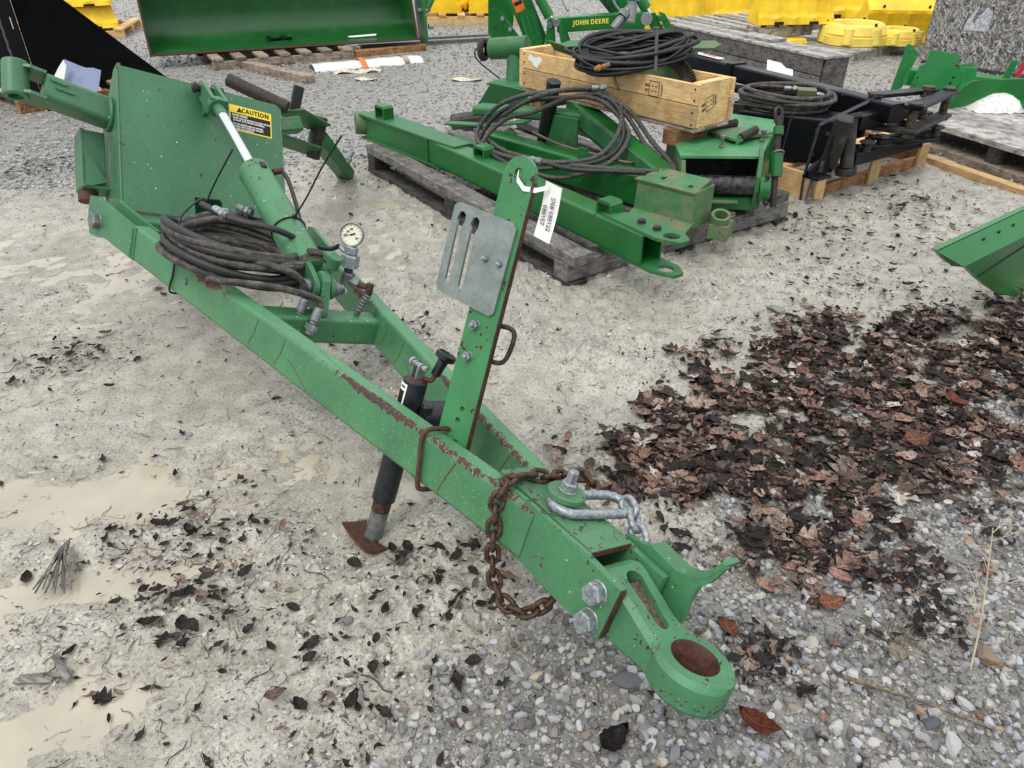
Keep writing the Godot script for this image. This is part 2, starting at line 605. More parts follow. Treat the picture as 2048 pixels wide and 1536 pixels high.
func leaf_mat() -> StandardMaterial3D:
	var W := 64
	var H := 128
	var out := PackedByteArray()
	out.resize(W * H * 3)
	var b := nbytes(W, H, 0.05, 71, 4)
	for y in H:
		for x in W:
			var i := y * W + x
			var u := absf(x - 31.5) / 32.0
			var v := y / float(H)
			var g := 0.72 + 0.4 * (b[i] / 255.0 - 0.5)
			if u < 0.05: g = 1.05
			var rib := fposmod((v + u * 0.22) * 11.0, 1.0)
			if rib < 0.13: g += 0.16
			put3(out, i, Color(g, g, g))
	var m := std(Color.WHITE, 0.5)
	m.albedo_texture = tex(Image.create_from_data(W, H, false, Image.FORMAT_RGB8, out))
	m.vertex_color_use_as_albedo = true
	m.metallic_specular = 0.25
	return m

func make_materials() -> void:
	M.rail = rail_paint()
	M.worn = paint(11, Color(0.26, 0.475, 0.322), 0.2, 0.0, 240, 0.42, 1.0, Color.WHITE, 500)            # faded green of the hitch
	M.chipped = paint(12, Color(0.27, 0.455, 0.32), 0.62, 0.3, 30, 0.5, 1.8, Color(0.44, 0.40, 0.3), 300)     # its rusty top plates
	M.tower = paint(13, Color(0.235, 0.43, 0.295), 0.2, 0.3, 90, 0.45, 0.9, Color(0.36, 0.46, 0.34), 1500)
	M.bar = paint(14, Color(0.225, 0.485, 0.3), 0.46, 0.0, 10, 0.4, 1.3)
	M.green = paint(15, Color(0.1, 0.39, 0.17), 0.1, 0.0, 6, 0.36, 0.8)          # newer paint on the pallets
	M.dusty = paint(16, Color(0.165, 0.40, 0.225), 0.18, 0.42, 6, 0.5, 1.1)
	M.fresh = paint(17, Color(0.07, 0.40, 0.15), 0.0, 0.0, 0, 0.28, 0.8)
	M.bright = paint(18, Color(0.155, 0.48, 0.25), 0.0, 0.0, 0, 0.33, 0.8)
	M.bucket = paint(19, Color(0.08, 0.32, 0.13), 0.12, 0.16, 20, 0.33, 0.7, Color(0.45, 0.5, 0.33))
	M.black = paint(20, Color(0.065, 0.075, 0.095), 0.12, 0.14, 12, 0.36, 0.9, Color(0.33, 0.29, 0.25))
	M.gloss = paint(21, Color(0.035, 0.04, 0.055), 0.0, 0.0, 0, 0.22, 0.6)
	M.gloss.metallic_specular = 0.22
	M.black.metallic_specular = 0.3
	M.yellow = paint(22, Color(0.93, 0.77, 0.10), 0.02, 0.05, 0, 0.5, 0.8, Color(0.6, 0.5, 0.2))
	M.pale = paint(23, Color(0.93, 0.83, 0.38), 0.02, 0.05, 0, 0.55, 0.8, Color(0.6, 0.55, 0.3))
	M.rust = metal(24, Color(0.17, 0.12, 0.10), Color(0.36, 0.24, 0.17), 0.6, 0.85, 0.2, 9.0)
	M.rusty = metal(25, Color(0.22, 0.13, 0.10), Color(0.35, 0.21, 0.16), 0.5, 0.8, 0.1, 6.0)
	M.chain = metal(26, Color(0.15, 0.115, 0.10), Color(0.41, 0.29, 0.21), 0.4, 0.75, 0.35, 22.0)
	M.galv = metal(27, Color(0.46, 0.49, 0.51), Color(0.66, 0.68, 0.69), 0.32, 0.55, 0.55, 14.0)
	M.zinc = metal(28, Color(0.5, 0.54, 0.52), Color(0.58, 0.615, 0.6), 0.3, 0.45, 0.55, 3.0)
	M.steel = metal(29, Color(0.38, 0.4, 0.4), Color(0.52, 0.54, 0.53), 0.35, 0.55, 0.5, 5.0)
	M.chrome = std(Color(0.82, 0.83, 0.84), 0.14, 1.0)
	M.dark = metal(30, Color(0.1, 0.095, 0.09), Color(0.3, 0.26, 0.22), 0.5, 0.8, 0.2, 8.0)
	M.jack = metal(32, Color(0.07, 0.085, 0.10), Color(0.13, 0.15, 0.165), 0.35, 0.5, 0.0, 6.0)
	M.hose = metal(33, Color(0.13, 0.125, 0.125), Color(0.42, 0.385, 0.35), 0.5, 0.85, 0.0, 5.0)
	M.hose2 = metal(34, Color(0.09, 0.095, 0.10), Color(0.2, 0.2, 0.2), 0.4, 0.7, 0.0, 5.0)
	M.print = metal(35, Color(0.07, 0.07, 0.072), Color(0.40, 0.39, 0.37), 0.5, 0.8, 0.0, 16.0)
	M.plastic = std(Color(0.055, 0.058, 0.065), 0.35)
	M.wire = std(Color(0.07, 0.07, 0.075), 0.5)
	M.grey = variants(wood(41, Color(0.55, 0.53, 0.51), Color(0.36, 0.345, 0.335), 0.3, 0.8, 0.3), 4)
	M.darkw = variants(wood(42, Color(0.36, 0.335, 0.32), Color(0.2, 0.185, 0.18), 0.4, 0.75, 0.3), 3)
	M.pine = variants(wood(43, Color(0.90, 0.775, 0.575), Color(0.80, 0.635, 0.415), 0.1), 4)
	M.oldpine = variants(wood(44, Color(0.70, 0.635, 0.57), Color(0.53, 0.465, 0.405), 0.3, 0.8, 0.2), 4)
	M.amber = variants(wood(45, Color(0.68, 0.5, 0.32), Color(0.52, 0.36, 0.22), 0.3), 3)
	M.osb = osb()
	M.leaf = leaf_mat()
	M.white = std(Color(0.9, 0.9, 0.89), 0.6)
	M.paper = std(Color(0.93, 0.93, 0.92), 0.7)
	M.ink = std(Color(0.04, 0.04, 0.045), 0.7)
	M.labely = std(Color(0.93, 0.82, 0.12), 0.45)
	M.orange = std(Color(0.88, 0.43, 0.1), 0.5)
	M.letter = std(Color(0.93, 0.87, 0.3), 0.5)
	M.wrap = metal(46, Color(0.75, 0.75, 0.74), Color(0.92, 0.92, 0.92), 0.35, 0.5, 0.0, 6.0)
	M.dial = std(Color(0.86, 0.85, 0.76), 0.5)
	M.red = std(Color(0.72, 0.1, 0.16), 0.5)

# ---------------------------------------------------------------- ground
var n_low := noise(0.7, 101, 3)
var n_mid := noise(5.0, 102, 4)
var n_fine := noise(30.0, 103, 3)
var n_clod := noise(9.0, 106, 3)
var n_mask := noise(1.1, 104, 3)
var n_patch := noise(2.6, 105, 3)

func seg(p: Vector2, a: Vector2, b: Vector2) -> float:
	var t := clampf((p - a).dot(b - a) / (b - a).length_squared(), 0, 1)
	return p.distance_to(a + (b - a) * t)

func gravel_at(x: float, z: float) -> float:      # 0 mud, 1 gravel
	var s := (x + 0.3) * 0.62 + (z + 0.8) * 0.78 + 0.14 * n_patch.get_noise_2d(x, z)
	var near := smoothstep(-0.12, 0.16, s)
	var far := smoothstep(-4.3, -5.4, z + 0.5 * n_mask.get_noise_2d(x, z) + 0.25 * minf(x, 1.5))
	return maxf(near, far)

func rough_at(x: float, z: float) -> float:
	return lerpf(0.3, 1.0, maxf(smoothstep(-1.0, -0.25, x), smoothstep(-2.2, -2.9, z))) * smoothstep(-0.12, 0.26, n_mask.get_noise_2d(x * 1.2 + 7.0, z * 1.2) + 0.18 * clampf(x + 0.35, -1.0, 1.0) + 0.1)

func gh(x: float, z: float) -> float:
	var g := gravel_at(x, z)
	var r := rough_at(x, z)
	var h := 0.010 * n_low.get_noise_2d(x, z) + 0.006 + 0.016 * clampf(x * 0.8 + 0.35, 0.0, 1.0)
	var m := n_mid.get_noise_2d(x, z)
	var cl := 1.0 - absf(n_clod.get_noise_2d(x, z)) * 2.2
	h += (0.0055 + 0.011 * r) * m + r * (0.004 + 0.016 * cl)
	h += (0.0022 + 0.008 * r) * n_fine.get_noise_2d(x, z)
	if z > -3.0 and x < 0.0:
		var p := Vector2(x, z)
		var d1 := minf(seg(p, Vector2(-1.5, -1.30), Vector2(-0.95, -1.40)), seg(p, Vector2(-0.95, -1.40), Vector2(-0.55, -1.42)))
		var d2 := minf(seg(p, Vector2(-1.4, -0.98), Vector2(-0.85, -1.15)), seg(p, Vector2(-0.85, -1.15), Vector2(-0.5, -1.32)))
		var d3 := seg(p, Vector2(-1.5, -1.78), Vector2(-0.7, -1.95))
		var mm := 0.6 + 0.9 * m
		h += (0.036 * exp(-pow(d1 / 0.045, 2)) + 0.04 * exp(-pow(d2 / 0.05, 2)) + 0.014 * exp(-pow(d3 / 0.12, 2))) * mm
		h -= 0.006 * exp(-pow(seg(p, Vector2(-1.4, -1.55), Vector2(-0.7, -1.68)) / 0.12, 2)) + 0.008 * exp(-pow(seg(p, Vector2(-1.2, -1.2), Vector2(-0.7, -1.28)) / 0.06, 2)) + 0.006 * exp(-pow(seg(p, Vector2(-1.1, -0.85), Vector2(-0.6, -0.98)) / 0.08, 2))
	var jf := Vector2(x + 0.385, z + 1.42).length()
	if jf < 0.25: h = lerpf(h, 0.006, 1.0 - smoothstep(0.08, 0.2, jf))
	h = lerpf(h, 0.022 + 0.006 * m + 0.004 * n_fine.get_noise_2d(x, z), g)
	return h

func ground_map() -> StandardMaterial3D:
	var S := 1024
	var a := nbytes(S, S, 0.01, 61, 5)
	var b := nbytes(S, S, 0.08, 62, 4)
	var f := nbytes(S, S, 0.3, 63, 2)
	var out := PackedByteArray()
	out.resize(S * S * 3)
	var hm := PackedByteArray()
	hm.resize(S * S)
	for i in S * S:
		var g := 0.86 + 0.20 * (a[i] / 255.0 - 0.5) + 0.17 * (b[i] / 255.0 - 0.5) + 0.15 * (f[i] / 255.0 - 0.5)
		if b[i] + f[i] * 0.6 > 278: g += 0.08
		if f[i] < 62: g *= 0.78
		if b[i] < 60 and f[i] < 110: g *= 0.66
		put3(out, i, Color(g, g * 0.995, g * 0.98))
		hm[i] = int(clampf(a[i] * 0.3 + b[i] * 0.45 + f[i] * 0.25, 0, 255))
	var m := std(Color.WHITE, 0.45)
	m.albedo_texture = tex(Image.create_from_data(S, S, false, Image.FORMAT_RGB8, out))
	m.heightmap_enabled = true
	m.heightmap_scale = 0.3
	m.heightmap_texture = tex(Image.create_from_data(S, S, false, Image.FORMAT_L8, hm))
	m.vertex_color_use_as_albedo = true
	m.metallic_specular = 0.42
	return m

func spread(lo: float, hi: float, k: int, mid: float, tight: float) -> PackedFloat32Array:   # positions, dense round mid
	var q := PackedFloat32Array()
	for i in k + 1:
		var t := -1.0 + 2.0 * i / k
		var s := sinh(tight * t) / sinh(tight)
		q.append(mid + s * (hi - mid if s > 0 else mid - lo))
	return q

func build_ground() -> void:
	var xs := spread(-90, 90, 620, 0.0, 7.0)
	var zs := spread(-100, 40, 700, -1.5, 7.2)
	var W := xs.size()
	var H := zs.size()
	var v := PackedVector3Array(); v.resize(W * H)
	var c := PackedColorArray(); c.resize(W * H)
	var uv := PackedVector2Array(); uv.resize(W * H)
	var n := PackedVector3Array(); n.resize(W * H)
	var ids := PackedInt32Array(); ids.resize((W - 1) * (H - 1) * 6)
	for j in H:
		for i in W:
			var x := xs[i]
			var z := zs[j]
			var k := j * W + i
			var near := absf(x) < 8.0 and z > -14.0 and z < 3.0
			var h := gh(x, z) if near else 0.02
			v[k] = Vector3(x, h, z)
			uv[k] = Vector2(x, z) * 0.9
			var g := gravel_at(x, z) if near else 1.0
			var wet := smoothstep(0.022, 0.0, h)
			var mud := Color(0.545, 0.522, 0.475).lerp(Color(0.48, 0.452, 0.392), wet)
			mud = mud * (0.92 + 0.16 * n_low.get_noise_2d(x * 2.0, z * 2.0 + 9.0))
			c[k] = mud.lerp(Color(0.27, 0.262, 0.245) if z > -3.5 else Color(0.36, 0.352, 0.33), g)
			c[k].a = 1.0
	for j in H:
		for i in W:
			var a := v[j * W + maxi(i - 1, 0)]
			var b := v[j * W + mini(i + 1, W - 1)]
			var d := v[maxi(j - 1, 0) * W + i]
			var e := v[mini(j + 1, H - 1) * W + i]
			n[j * W + i] = (e - d).cross(b - a).normalized()
	var t := 0
	for j in H - 1:
		for i in W - 1:
			var k := j * W + i
			ids[t] = k; ids[t + 1] = k + 1; ids[t + 2] = k + W
			ids[t + 3] = k + 1; ids[t + 4] = k + W + 1; ids[t + 5] = k + W
			t += 6
	var arr := []
	arr.resize(Mesh.ARRAY_MAX)
	arr[Mesh.ARRAY_VERTEX] = v; arr[Mesh.ARRAY_NORMAL] = n; arr[Mesh.ARRAY_TEX_UV] = uv; arr[Mesh.ARRAY_COLOR] = c; arr[Mesh.ARRAY_INDEX] = ids
	var am := ArrayMesh.new()
	am.add_surface_from_arrays(Mesh.PRIMITIVE_TRIANGLES, arr)
	var o := MeshInstance3D.new()
	o.name = "ground"
	o.mesh = am
	o.material_override = ground_map()
	add_child(o)
	tag(o, "pale wet mud and crushed limestone yard", "", "", "structure")
	# milky water standing in the low spots
	var w := MB.new()
	w.quad(Vector3(-7, 0, -7), Vector3(2.4, 0, -7), Vector3(2.4, 0, 0.5), Vector3(-7, 0, 0.5), Vector3.UP, Vector3.UP, Vector3.UP, Vector3.UP)
	var wb := nbytes(512, 512, 0.01, 66, 5)
	var wd := PackedByteArray()
	wd.resize(512 * 512 * 3)
	for k in wb.size(): put3(wd, k, Color(0.66, 0.63, 0.565) * (0.93 + 0.12 * wb[k] / 255.0))
	var wm := std(Color.WHITE, 0.08)
	wm.albedo_texture = tex(Image.create_from_data(512, 512, false, Image.FORMAT_RGB8, wd))
	tri_map(wm, 0.8)
	var wo := part("puddle_water", w, wm, self, Transform3D(Basis(), Vector3(0, 0.003, 0)))
	tag(wo, "shallow milky beige puddles lying in the mud", "", "", "structure")

func stone_mesh(sd: int) -> ArrayMesh:
	var q := RandomNumberGenerator.new()
	q.seed = sd
	var planes := []
	for k in 11:
		planes.append([Vector3(q.randfn(), q.randfn(), q.randfn()).normalized(), q.randf_range(0.42, 0.78)])
	var sc := Vector3(1.0, q.randf_range(0.5, 0.75), q.randf_range(0.65, 0.95))
	var pts := []
	var R := 5
	var C := 8
	for i in R + 1:
		var row := []
		for j in C:
			var th := PI * i / R
			var ph := TAU * (j + 0.5 * (i % 2)) / C
			var p := Vector3(sin(th) * cos(ph), cos(th), sin(th) * sin(ph))
			for pl in planes:
				var d: float = p.dot(pl[0])
				if d > pl[1]: p -= pl[0] * (d - pl[1])
			row.append(p * sc)
		pts.append(row)
	var mb := MB.new()
	for i in R:
		for j in C:
			var l := (j + 1) % C
			var cc := Vector3.ZERO
			mb.face([pts[i][j], pts[i][l], pts[i + 1][l]], pts[i][j] + pts[i + 1][l] + pts[i][l])
			mb.face([pts[i][j], pts[i + 1][l], pts[i + 1][j]], pts[i][j] + pts[i + 1][l] + pts[i + 1][j])
	return mb.mesh()

func pebble_mesh(sd: int) -> ArrayMesh:   # small: jittered octahedron
	var q := RandomNumberGenerator.new()
	q.seed = sd
	var p := []
	for d in [Vector3(1, 0, 0), Vector3(0, 0, 1), Vector3(-1, 0, 0), Vector3(0, 0, -1), Vector3(0, 0.7, 0), Vector3(0, -0.7, 0)]:
		p.append(d * q.randf_range(0.7, 1.15) + Vector3(q.randf_range(-0.25, 0.25), q.randf_range(-0.2, 0.2), q.randf_range(-0.25, 0.25)))
	var mb := MB.new()
	for k in 4:
		var l := (k + 1) % 4
		mb.face([p[k], p[l], p[4]], p[k] + p[l] + p[4])
		mb.face([p[k], p[l], p[5]], p[k] + p[l] + p[5])
	return mb.mesh()

func leaf_mesh(kind: int, sd: int) -> ArrayMesh:   # 0 beech, 1 lobed, 2 curled scrap; about 1 long
	var q := RandomNumberGenerator.new()
	q.seed = sd
	var curl := q.randf_range(-0.5, 1.3)
	var fold := q.randf_range(0.0, 0.55)
	var twist := q.randf_range(-0.5, 0.5)
	var mb := MB.new()
	var K := 9
	var rows := []
	for i in K + 1:
		var t := float(i) / K
		var w := 0.30 * pow(sin(PI * pow(t, 0.8)), 0.8)
		if kind == 0: w *= 1.0 + (0.12 if i % 2 == 0 else -0.05)
		if kind == 1: w = [0.02, 0.28, 0.5, 0.22, 0.46, 0.52, 0.2, 0.28, 0.12, 0.0][i]
		if kind == 2: w *= q.randf_range(0.35, 1.1)
		var row := []
		for j in 5:
			var s := (j - 2) / 2.0
			var p := Vector3(t - 0.5, 0, s * w)
			p.y = absf(s) * w * fold + curl * 0.35 * (pow(t - 0.5, 2) * 2.0) + 0.03 * sin(9.0 * t + s * 3.0 + sd)
			p.y += twist * s * w * (t - 0.5)
			row.append([p, Vector2(0.5 + 0.5 * s, t)])
		rows.append(row)
	for i in K:
		for j in 4:
			var a: Array = rows[i][j]
			var b: Array = rows[i + 1][j]
			var d: Array = rows[i + 1][j + 1]
			var e: Array = rows[i][j + 1]
			var g: Vector3 = (b[0] - a[0]).cross(d[0] - a[0])
			if g.length() < 1e-9: g = (d[0] - a[0]).cross(e[0] - a[0])
			g = g.normalized()
			if g.y < 0: g = -g
			mb.quad(a[0], b[0], d[0], e[0], g, g, g, g, a[1], b[1], d[1], e[1])
	mb.tube([Vector3(-0.5, 0.02 + curl * 0.17, 0), Vector3(-0.72, 0.0, 0.06)], 0.012, 4, false, false)
	return mb.mesh()

func band_depth(p: Vector2, poly: PackedVector2Array) -> float:   # positive inside
	var d := 1e9
	for k in poly.size(): d = minf(d, seg(p, poly[k], poly[(k + 1) % poly.size()]))
	return d if Geometry2D.is_point_in_polygon(p, poly) else -d

func scatter(called: String, mesh: Mesh, mat: Material, xf: Array, cols: PackedColorArray) -> MultiMeshInstance3D:
	var mm := MultiMesh.new()
	mm.transform_format = MultiMesh.TRANSFORM_3D
	mm.use_colors = true
	mm.mesh = mesh
	mm.instance_count = xf.size()
	for k in xf.size():
		mm.set_instance_transform(k, xf[k])
		mm.set_instance_color(k, cols[k])
	var o := MultiMeshInstance3D.new()
	o.name = numbered(called)
	o.multimesh = mm
	o.material_override = mat
	add_child(o)
	return o

func turned(p: Vector3, s: Vector3, tilt: float) -> Transform3D:
	var b := Basis(Vector3(rng.randfn(), 0, rng.randfn()).normalized() if tilt > 0 else Vector3.RIGHT, rng.randfn() * tilt) * Basis(Vector3.UP, rng.randf() * TAU)
	return Transform3D(b * Basis.from_scale(s), p)

func stone_color() -> Color:
	var t := rng.randf()
	var g := lerpf(0.13, 0.6, rng.randf())
	if t < 0.5: return Color(g, g * 1.0, g * 1.0)
	if t < 0.7: return Color(g * 0.94, g * 0.99, g * 1.07)
	if t < 0.92: return Color(g * 1.07, g * 1.0, g * 0.89)
	return Color(0.62, 0.605, 0.57) if t < 0.98 else Color(0.4, 0.3, 0.22)

func leaf_color(dark: float) -> Color:
	var t := rng.randf()
	var k := rng.randf_range(0.7, 1.25)
	if t < dark: return Color(0.047, 0.037, 0.034) * k
	if t < dark + (1 - dark) * 0.36: return Color(0.16, 0.108, 0.093) * k
	if t < dark + (1 - dark) * 0.68: return Color(0.36, 0.22, 0.172) * k
	if t < dark + (1 - dark) * 0.9: return Color(0.46, 0.33, 0.28) * k
	return Color(0.68, 0.61, 0.55) * k

func build_litter() -> void:
	var sm := std(Color.WHITE, 0.72)
	sm.vertex_color_use_as_albedo = true
	var sn := nbytes(256, 256, 0.05, 64, 4)
	for k in sn.size(): sn[k] = int(170 + sn[k] * 0.33)
	sm.albedo_texture = tex(Image.create_from_data(256, 256, false, Image.FORMAT_L8, sn))
	tri_map(sm, 2.0)
	# crushed stone: four shapes, three sizes
	for s in 5:
		var xf := []
		var cs := PackedColorArray()
		var xs := []
		var cx := PackedColorArray()
		var xg := []
		var cg := PackedColorArray()
		for k in 6400:      # loose stones in the foreground, right
			var x := rng.randf_range(-0.4, 1.75)
			var z := rng.randf_range(-2.2, -0.4)
			if k > 5600:
				x = rng.randf_range(-1.4, 2.6)
				z = rng.randf_range(-3.4, -0.4)
			var g := gravel_at(x, z)
			if rng.randf() > g * 0.95 + 0.016: continue
			var r := 0.0035 + 0.0135 * pow(rng.randf(), 2.2)
			if rng.randf() < 0.02: r *= 1.6
			xf.append(turned(Vector3(x, gh(x, z) + r * 0.3, z), Vector3(r, r, r) * Vector3(rng.randf_range(0.8, 1.3), 1, 1), 0.45))
			cs.append(stone_color())
		for k in 11000:      # far gravel
			var z := -4.2 - 10.5 * pow(rng.randf(), 1.25)
			var x := rng.randf_range(-0.72, 0.72) * (-z + 1.0)
			if rng.randf() > gravel_at(x, z) * 0.97 + 0.03: continue
			var r := rng.randf_range(0.008, 0.02)
			xg.append(turned(Vector3(x, gh(x, z) + r * 0.2, z), Vector3(r, r * 0.8, r), 0.4))
			var q := stone_color()
			cg.append(q.lerp(Color(0.6, 0.59, 0.565), 0.3))
		var sh := stone_mesh(400 + s)
		tag(scatter("gravel", sh, sm, xf, cs), "loose crushed limestone around the hitch eye, foreground right", "gravel", "crushed stone on the yard", "stuff")
		tag(scatter("gravel", sh, sm, xg, cg), "grey gravel covering the yard behind the pallets", "gravel", "crushed stone on the yard", "stuff")
	for s in 3:             # grit
		var xf := []
		var cs := PackedColorArray()
		for k in 40000:
			var z := -0.4 - 5.0 * pow(rng.randf(), 1.9)
			var x := rng.randf_range(-0.75, 0.8) * (-z + 0.7)
			var g := gravel_at(x, z)
			var h := gh(x, z)
			if rng.randf() > 0.16 + 0.3 * rough_at(x, z) + g: continue
			if h < 0.004: continue
			var r := rng.randf_range(0.0013, 0.0036) * (1.0 + 0.16 * -z)
			xf.append(turned(Vector3(x, h + r * 0.1, z), Vector3(r, r, r), 0.5))
			cs.append(stone_color().lerp(Color(0.4, 0.385, 0.35), 0.45 if g < 0.5 else 0.1))
		tag(scatter("grit", pebble_mesh(430 + s), sm, xf, cs), "fine limestone grit strewn over the mud", "grit", "fine grit on the mud", "stuff")
	# wet leaves
	var band := PackedVector2Array([Vector2(0.17, -1.72), Vector2(0.55, -2.15), Vector2(0.95, -2.5), Vector2(2.4, -2.75), Vector2(2.6, -2.2), Vector2(1.6, -1.72), Vector2(1.25, -1.5), Vector2(0.72, -1.2), Vector2(0.55, -1.38)])
	var piles := [[Vector2(-0.45, -2.45), 0.16], [Vector2(-2.9, -4.55), 0.3], [Vector2(1.55, -3.55), 0.25], [Vector2(2.05, -3.6), 0.4], [Vector2(0.95, -1.17), 0.12], [Vector2(0.55, -1.02), 0.08], [Vector2(-2.3, -8.05), 0.35], [Vector2(-0.5, -8.9), 0.9], [Vector2(-0.3, -1.0), 0.3], [Vector2(-0.85, -1.39), 0.22], [Vector2(-0.72, -1.2), 0.2], [Vector2(-0.1, -1.3), 0.2], [Vector2(-1.6, -2.3), 0.2], [Vector2(1.4, -2.9), 0.3], [Vector2(1.7, -2.2), 0.45], [Vector2(2.2, -3.9), 0.35]]
	for s in 7:
		var kind: int = [0, 0, 0, 0, 1, 2, 2][s]
		var xf := []
		var cs := PackedColorArray()
		for k in 3600:
			var x: float
			var z: float
			var lift := 0.004
			var sz := 0.022 + 0.055 * pow(rng.randf(), 2.2)
			var dk := 0.5
			if k < 3100:
				x = rng.randf_range(-0.1, 2.6)
				z = rng.randf_range(-2.95, -0.95)
				var sd := band_depth(Vector2(x, z), band) + 0.16 * n_patch.get_noise_2d(x * 1.4 + 11.0, z * 1.4)
				if rng.randf() > smoothstep(-0.16, 0.16, sd): continue
				if sd < 0.02: sz *= 0.75
				if n_patch.get_noise_2d(x * 1.6 + 3.0, z * 1.6) < -0.27 + rng.randf() * 0.06: continue
				lift = rng.randf_range(0.004, 0.022)
				dk = 0.42
			elif k < 3370:
				var p: Array = piles[rng.randi() % piles.size()]
				x = p[0].x + rng.randfn() * p[1] * 0.5
				z = p[0].y + rng.randfn() * p[1] * 0.5
				sz *= rng.randf_range(0.4, 0.8)
				if s == 4: continue
				lift = rng.randf_range(0.004, 0.02)
				dk = 0.75
			else:
				z = -0.6 - 4.4 * pow(rng.randf(), 1.3)
				x = rng.randf_range(-0.7, 0.75) * (-z + 0.5)
				sz *= rng.randf_range(0.3, 0.7)
				if s < 5 and rng.randf() < 0.75: continue
				dk = 0.86
			xf.append(turned(Vector3(x, gh(x, z) + lift, z), Vector3(sz, sz, sz * rng.randf_range(0.55, 1.05)), 0.17))
			cs.append(leaf_color(dk))
		tag(scatter("leaf_litter", leaf_mesh(kind, 500 + s * 13), M.leaf, xf, cs), "wet brown and black leaf litter lying on mud and gravel", "leaf litter", "fallen leaves", "stuff")
	# black rotted scraps, needles and twigs
	var tm := std(Color.WHITE, 0.6)
	tm.vertex_color_use_as_albedo = true
	for s in 3:
		var xf := []
		var cs := PackedColorArray()
		var mb := MB.new()
		var a := Vector3(-0.5, 0, 0)
		var pts := [a]
		for k in 4: pts.append(Vector3(-0.25 + 0.25 * k, 0.05 * sin(k * 2.0 + s), 0.08 * sin(k * 1.7 + s * 2.0)))
		mb.tube(pts, 0.012 + 0.006 * s, 4, false, false)
		for k in 2600:
			var x: float
			var z: float
			if k < 1100:
				var p: Array = piles[rng.randi() % piles.size()]
				x = p[0].x + rng.randfn() * p[1] * 0.7
				z = p[0].y + rng.randfn() * p[1] * 0.7
			elif k < 1500:
				x = rng.randf_range(0.1, 2.4)
				z = rng.randf_range(-2.9, -1.1)
			else:
				z = -0.6 - 5.4 * pow(rng.randf(), 1.2)
				x = rng.randf_range(-0.72, 0.8) * (-z + 0.5)
			var h := gh(x, z)
			if h < 0.0 and rng.randf() < 0.75: continue
			var L := rng.randf_range(0.01, 0.045) * (1.8 if rng.randf() < 0.05 else 1.0)
			xf.append(turned(Vector3(x, h + 0.004, z), Vector3(L, L, L), 0.18))
			var t := rng.randf()
			cs.append(Color(0.05, 0.042, 0.038) if t < 0.7 else (Color(0.14, 0.1, 0.075) if t < 0.93 else Color(0.33, 0.27, 0.19)))
		tag(scatter("twig_litter", mb.mesh(), tm, xf, cs), "thin dark twigs and needles scattered over the ground", "twigs", "twigs and needles", "stuff")
	# clods of mud and black rotted flecks
	var cm := std(Color.WHITE, 0.55)
	cm.vertex_color_use_as_albedo = true
	for s in 3:
		var xf := []
		var cs := PackedColorArray()
		for k in 15000:
			var z := -0.5 - 4.6 * pow(rng.randf(), 1.6)
			var x := rng.randf_range(-0.75, 0.75) * (-z + 0.5)
			var g := gravel_at(x, z)
			var d := minf(seg(Vector2(x, z), Vector2(-1.5, -1.30), Vector2(-0.55, -1.42)), seg(Vector2(x, z), Vector2(-1.4, -0.98), Vector2(-0.5, -1.32)))
			var p := 0.5 * pow(rough_at(x, z), 1.5) + 0.6 * exp(-pow(d / 0.09, 2)) - g * 0.6
			if rng.randf() > p: continue
			var h := gh(x, z)
			if h < 0.003: continue
			var r := (0.002 + 0.007 * pow(rng.randf(), 2.8)) * (1.0 + 0.08 * -z)
			xf.append(turned(Vector3(x, h + r * 0.1, z), Vector3(r * rng.randf_range(0.8, 1.6), r * 0.7, r), 0.4))
			var t := rng.randf_range(0.86, 1.08)
			cs.append(Color(0.47 * t, 0.453 * t, 0.412 * t))
		tag(scatter("mud_clods", stone_mesh(470 + s) if s == 0 else pebble_mesh(470 + s), cm, xf, cs), "small pale clods of mud along the ruts", "mud", "clods in the mud", "stuff")
	for s in 2:
		var mb := MB.new()
		var q := RandomNumberGenerator.new()
		q.seed = 480 + s
		var c0 := Vector3(0, 0.12, 0)
		var ring := []
		for k in 6: ring.append(Vector3(cos(TAU * k / 6) * q.randf_range(0.5, 1.2), q.randf_range(-0.05, 0.2), sin(TAU * k / 6) * q.randf_range(0.2, 0.55)))
		for k in 6: mb.face([c0, ring[k], ring[(k + 1) % 6]], Vector3.UP)
		var xf := []
		var cs := PackedColorArray()
		for k in 30000:
			var z := -0.5 - 5.0 * pow(rng.randf(), 1.5)
			var x := rng.randf_range(-0.75, 0.8) * (-z + 0.5)
			var d := minf(seg(Vector2(x, z), Vector2(-1.5, -1.30), Vector2(-0.55, -1.42)), seg(Vector2(x, z), Vector2(-1.4, -0.98), Vector2(-0.5, -1.32)))
			var p := 0.05 + 0.75 * smoothstep(0.08, 0.5, n_patch.get_noise_2d(x * 1.7 + 20.0, z * 1.7)) * rough_at(x, z) + 0.35 * exp(-pow(d / 0.08, 2))
			if rng.randf() > p: continue
			var h := gh(x, z)
			if h < 0.001 and rng.randf() < 0.8: continue
			var r := rng.randf_range(0.002, 0.009)
			xf.append(turned(Vector3(x, h + 0.002, z), Vector3(r, r, r), 0.3))
			var t := rng.randf_range(0.7, 1.6)
			cs.append(Color(0.06 * t, 0.052 * t, 0.048 * t))
		tag(scatter("leaf_flecks", mb.mesh(), cm, xf, cs), "tiny black rotted leaf flecks speckling the mud", "leaf litter", "fallen leaves", "stuff")

# ---------------------------------------------------------------- the hitch; local axes: x forwards along the tongue, y square to its top, z to the near side
var HX := Transform3D(Basis(Vector3(0.6071, -0.0093, 0.7946), Vector3(0.2893, 0.9339, -0.2101), Vector3(-0.7401, 0.3574, 0.5697)).orthonormalized(), Vector3(0.109, 0.3614, -1.1221))
const K := 0.1647
const W0 := 0.0716
const RT := 0.058
const RH := 0.117

